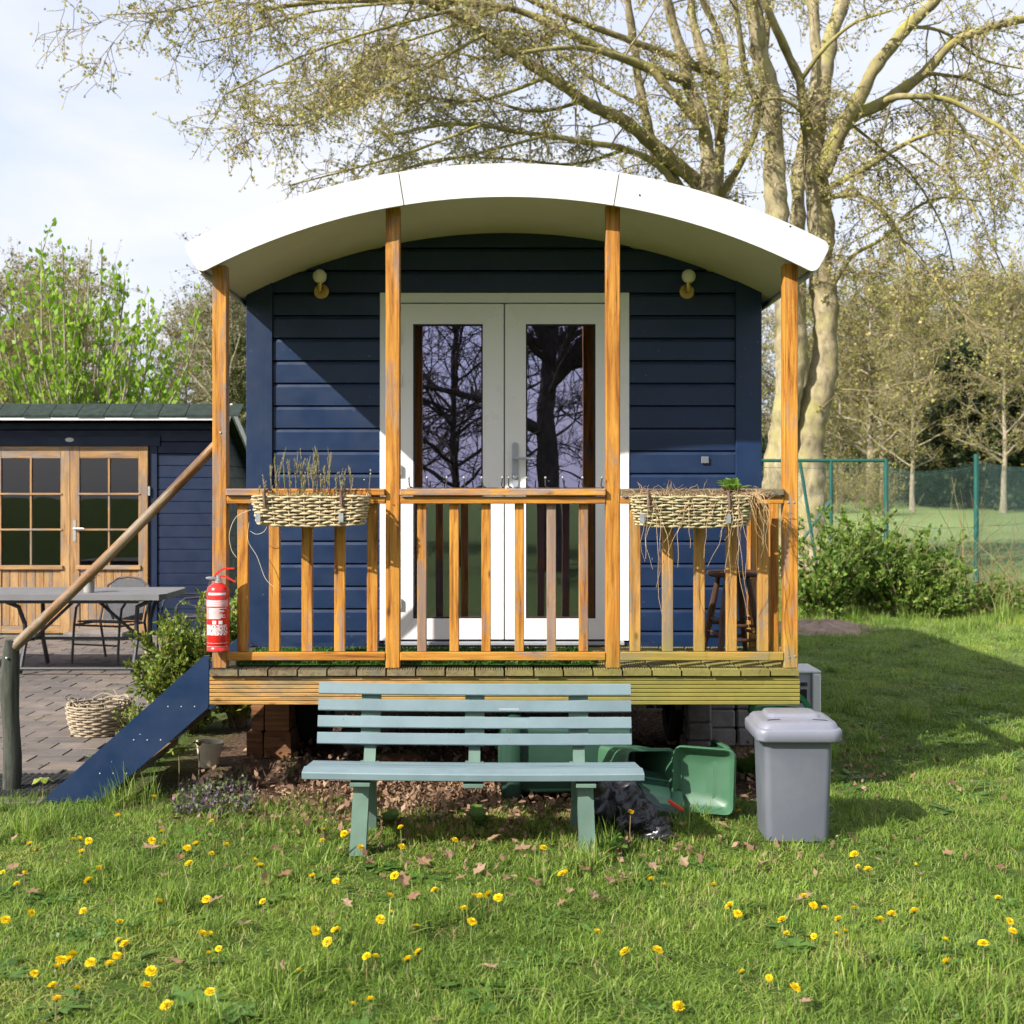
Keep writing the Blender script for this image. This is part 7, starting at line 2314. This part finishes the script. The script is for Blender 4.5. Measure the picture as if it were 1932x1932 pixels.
def dandelions():
    heads = dandelion_meshes()
    stem = {}
    for k in range(3):
        b = MB().tube([(0, 0, -0.005), (0.004 * (k - 1), 0.003, 0.5), (0, 0, 1.0)], [0.0022, 0.002, 0.002], 6)
        b.v = [Vector((p.x, p.y, p.z)) for p in b.v]
        stem[k] = b.mesh('stem', MATS['stem_pale'], Vector((0, 0, 0)), True)
    calyx = MB().lathe([(0.0001, -0.009), (0.005, -0.006), (0.006, 0.0), (0.004, 0.002)], 8).mesh('calyx', MATS['weed_leaf'], Vector((0, 0, 0)), True)
    zl = [(165, 105), (440, 78), (405, 82), (490, 90), (450, 150), (205, 132), (890, 38), (838, 88), (905, 105), (1033, 130), (1083, 105), (1168, 158), (1250, 110), (1405, 195), (1437, 226), (1045, 215), (543, 240), (488, 308), (137, 272), (15, 262), (92, 325), (1725, 285), (1855, 312), (1140, 413), (1450, 425), (460, 475), (30, 525), (172, 485), (875, 427), (660, 535), (655, 638), (690, 660), (645, 725), (605, 770), (398, 718), (338, 748), (382, 745), (312, 785), (500, 762), (190, 822), (290, 888), (425, 905), (313, 963), (833, 808), (808, 888), (920, 998), (1160, 925), (1117, 603), (1160, 605), (1208, 684), (1150, 710), (1740, 585), (1860, 580), (1808, 648), (1648, 808), (1785, 25), (1778, 88), (1900, 50)]
    zr = [(460, 58), (328, 440), (72, 440), (5, 412), (413, 548), (452, 590), (793, 500), (843, 545), (903, 560), (1057, 560), (685, 622), (705, 690), (847, 705), (973, 615), (1010, 680), (962, 693), (1187, 620), (1248, 592), (1365, 577), (1797, 505), (1858, 628), (1873, 678), (1720, 742), (1527, 722), (1533, 838), (615, 920), (475, 890), (748, 970), (152, 1068), (40, 778), (1055, 283), (1125, 360), (1370, 338), (1075, 345)]
    pts = [(a * .3418, 1556.6 + b * .3418) for a, b in zl] + [(1226.4 + a * .3652, 1509.4 + b * .3652) for a, b in zr]
    pts += [(735, 1690), (738, 1722), (718, 1735), (785, 1748), (890, 1740), (875, 1715), (790, 1797), (770, 1811), (692, 1805), (708, 1806), (905, 1690), (922, 1688), (895, 1691), (940, 1695), (1060, 1650), (1025, 1600), (820, 1680), (745, 1653), (1126, 1758), (1180, 1797), (1240, 1793), (1280, 1899), (698, 1887), (665, 1895), (400, 1549), (290, 1504), (222, 1540), (756, 1561), (680, 1600), (790, 1577), (758, 1598), (1190, 1532), (630, 1755), (1066, 1646), (720, 1503), (858, 1585)]
    left = 'yellow dandelion flower in the lawn left of the bench legs'
    lab = {0: 'yellow dandelion flower in the lawn at the left side of the picture', 1: 'yellow dandelion flower in the lawn before the bench', 2: 'yellow dandelion flower in the lawn at the right side of the picture'}
    for i, (px, py) in enumerate(pts):
        h = random.uniform(0.035, 0.085)
        if (px, py) in ((720, 1503), (756, 1561), (1190, 1532)): h = 0.17
        p = on_ground(px, py, h)
        col_ = 'at the far left' if px < 300 else ('left of the bench' if px < 620 else ('before the bench' if px < 1000 else ('right of the bench middle' if px < 1300 else ('below the grey bin' if px < 1620 else 'at the far right'))))
        row_ = 'close to the veranda' if py < 1620 else ('in the middle of the lawn' if py < 1760 else 'near the lower picture edge')
        t = thing('dandelion', 'yellow dandelion flower ' + row_ + ', ' + col_, 'dandelion', (p.x, p.y, 0), 'dandelions in the lawn')
        s = link('stem', stem[i % 3], t); s.scale = (1, 1, h - 0.006)
        f = link('flower_head', heads[(i * 5 + 1) % 4 if i % 9 == 0 else i % 3], t)
        f.location = (0, 0, h); k = random.uniform(0.58, 1.02)
        f.scale = (k, k, k); f.rotation_euler = (random.gauss(0.35, .25), random.gauss(0, .25), random.uniform(0, 6))
        c = link('calyx', calyx, t); c.location = (0, 0, h)
dandelions()

# ------------------------------------------------------------------ dead leaves
def leaf_mesh(seed):
    rg = random.Random(seed)
    n = 12
    V = [(0, 0, 0.004)]
    for k in range(n):
        a = 2 * PI * k / n
        r_ = (0.036 if k % 2 == 0 else 0.022) * rg.uniform(.75, 1.2)
        x, y = r_ * math.cos(a) * 1.3, r_ * math.sin(a)
        V.append((x, y, 0.004 + 9.0 * y * y + 4.0 * x * x * rg.uniform(-.4, 1) + rg.uniform(-.003, .004)))
    return MB().add(V, [(0, 1 + k, 1 + (k + 1) % n) for k in range(n)]).mesh('dead_leaf', MATS['dead_leaf'])
def dead_leaves():
    ms = [leaf_mesh(k) for k in range(6)]
    px = [(25, 1635), (27, 1585), (62, 1680), (208, 1698), (500, 1667), (538, 1655), (627, 1640), (410, 1702), (770, 1748), (860, 1690), (925, 1828), (605, 1868), (530, 1826), (460, 1745), (1520, 1893), (1575, 1590), (1440, 1625), (1370, 1575), (1520, 1700), (1120, 1690), (1150, 1660), (1075, 1680), (1010, 1665), (955, 1655), (890, 1700), (830, 1640), (800, 1625), (760, 1665), (700, 1625), (845, 1610), (880, 1590), (930, 1580), (985, 1605), (1040, 1620), (1270, 1580), (1300, 1600), (1330, 1610), (1360, 1560), (1250, 1590), (340, 1620), (310, 1650), (285, 1600), (450, 1640), (520, 1600), (560, 1610), (640, 1605), (470, 1530), (520, 1545), (1105, 1640), (1180, 1650), (655, 1700), (1790, 1610), (1690, 1580), (820, 1930), (330, 1815), (1205, 1715), (905, 1640), (1000, 1690), (1060, 1700), (960, 1690), (1135, 1700), (780, 1690), (870, 1660), (1290, 1625), (1230, 1640), (40, 1650), (120, 1625)]
    labs = ('curled brown dead leaf lying in the grass left of the bench', 'curled brown dead leaf lying in the grass before the bench', 'curled brown dead leaf lying in the grass right of the bench')
    for i, (a, b) in enumerate(px):
        p = on_ground(a, b, 0.03)
        o = link('dead_leaf', ms[i % 6])
        o.location = (p.x, p.y, random.uniform(0.022, 0.042))
        o.rotation_euler = (random.gauss(0, .3), random.gauss(0, .3), random.uniform(0, 6))
        k = random.uniform(0.5, 0.95); o.scale = (k, k, k)
        tag(o, labs[0 if a < 600 else (1 if a < 1200 else 2)], 'leaf', 'dead leaves on the lawn')
    rg = np.random.default_rng(61)
    n = 5600
    x = rg.normal(-0.35, 0.62, n); y = rg.normal(6.85, 0.40, n)
    n2 = 3500
    x = np.r_[x, rg.uniform(-1.6, 1.6, n2)]; y = np.r_[y, rg.uniform(6.6, 9.5, n2)]
    n3 = 420
    x = np.r_[x, rg.normal(0.45, 0.75, n3)]; y = np.r_[y, rg.normal(5.75, 0.25, n3)]
    x = np.r_[x, rg.normal(2.1, 0.4, 300)]; y = np.r_[y, rg.normal(7.6, 0.5, 300)]
    ok = (y > 5.2) & (x > -1.75)
    x = x[ok]; y = y[ok]
    z = 0.004 + np.abs(rg.normal(0, 0.018, len(x)))
    v, q = np_leaves(np.stack([x, y, z], -1), rg.uniform(0.012, 0.055, len(x)), 0.05, rg, 0.55)
    v[:, 2] = np.maximum(v[:, 2], 0.002)
    o = link('leaf_litter', arr_mesh('leaf_litter', v, q, MATS['litter']))
    tag(o, 'brown leaf litter and bark crumbs under and behind the bench', 'leaf litter', kind='stuff')
dead_leaves()

# small flowering weeds and broad-leaved plants
def nettles():
    rg = np.random.default_rng(71)
    n = 120
    c = [on_ground(rg.uniform(335, 470), rg.uniform(1495, 1548)) for _ in range(n)]
    st = np.array([tuple(p) for p in c])
    d = rg.normal(0, .25, (n, 3)); d[:, 2] = 1
    P, Rr = grow(st, d, rg.uniform(0.05, 0.13, n), np.full(n, .0018), np.full(n, .0012), 4, 0.0, 0.08, rg)
    lp, lt, tt = sample_paths(P, 14, 0.15, rg)
    v, q = np_join([np_tubes(P, Rr, 3), np_leaves(lp, rg.uniform(0.012, 0.024, len(lp)), 0.1, rg, 0.8)])
    o = link('dead_nettle', arr_mesh('dead_nettle', v, q, MATS['nettle_purple']))
    tag(o, 'patch of small purple dead-nettles in front of the blue side board', 'weeds', kind='stuff')
nettles()
for px, py, n_, s_, lab in ((1408, 1470, 9, 0.26, 'broad-leaved dock plant beside the concrete blocks left of the grey bin'),
                            (1150, 1612, 9, 0.15, 'leafy weed clump at the foot of the right bench leg'),
                            (905, 1560, 6, 0.16, 'dark upright dock leaves in front of the bench middle'),
                            (735, 1560, 8, 0.13, 'leafy dandelion rosette beside the left bench leg'),
                            (370, 1900, 9, 0.11, 'broad dandelion leaf rosette low in the lawn at the left'),
                            (440, 1925, 8, 0.12, 'dandelion leaf rosette at the lower edge of the lawn'),
                            (1500, 1790, 9, 0.10, 'flat leaf rosette below the dandelions at the right')):
    p = on_ground(px, py)
    t = thing('broad_weed', lab, 'weed', p)
    green_leaves(t, p + Vector((0, 0, 0.004)), n_, s_, 1.0, 1.25 if s_ > 0.12 else 0.7, MATS['weed_leaf'])
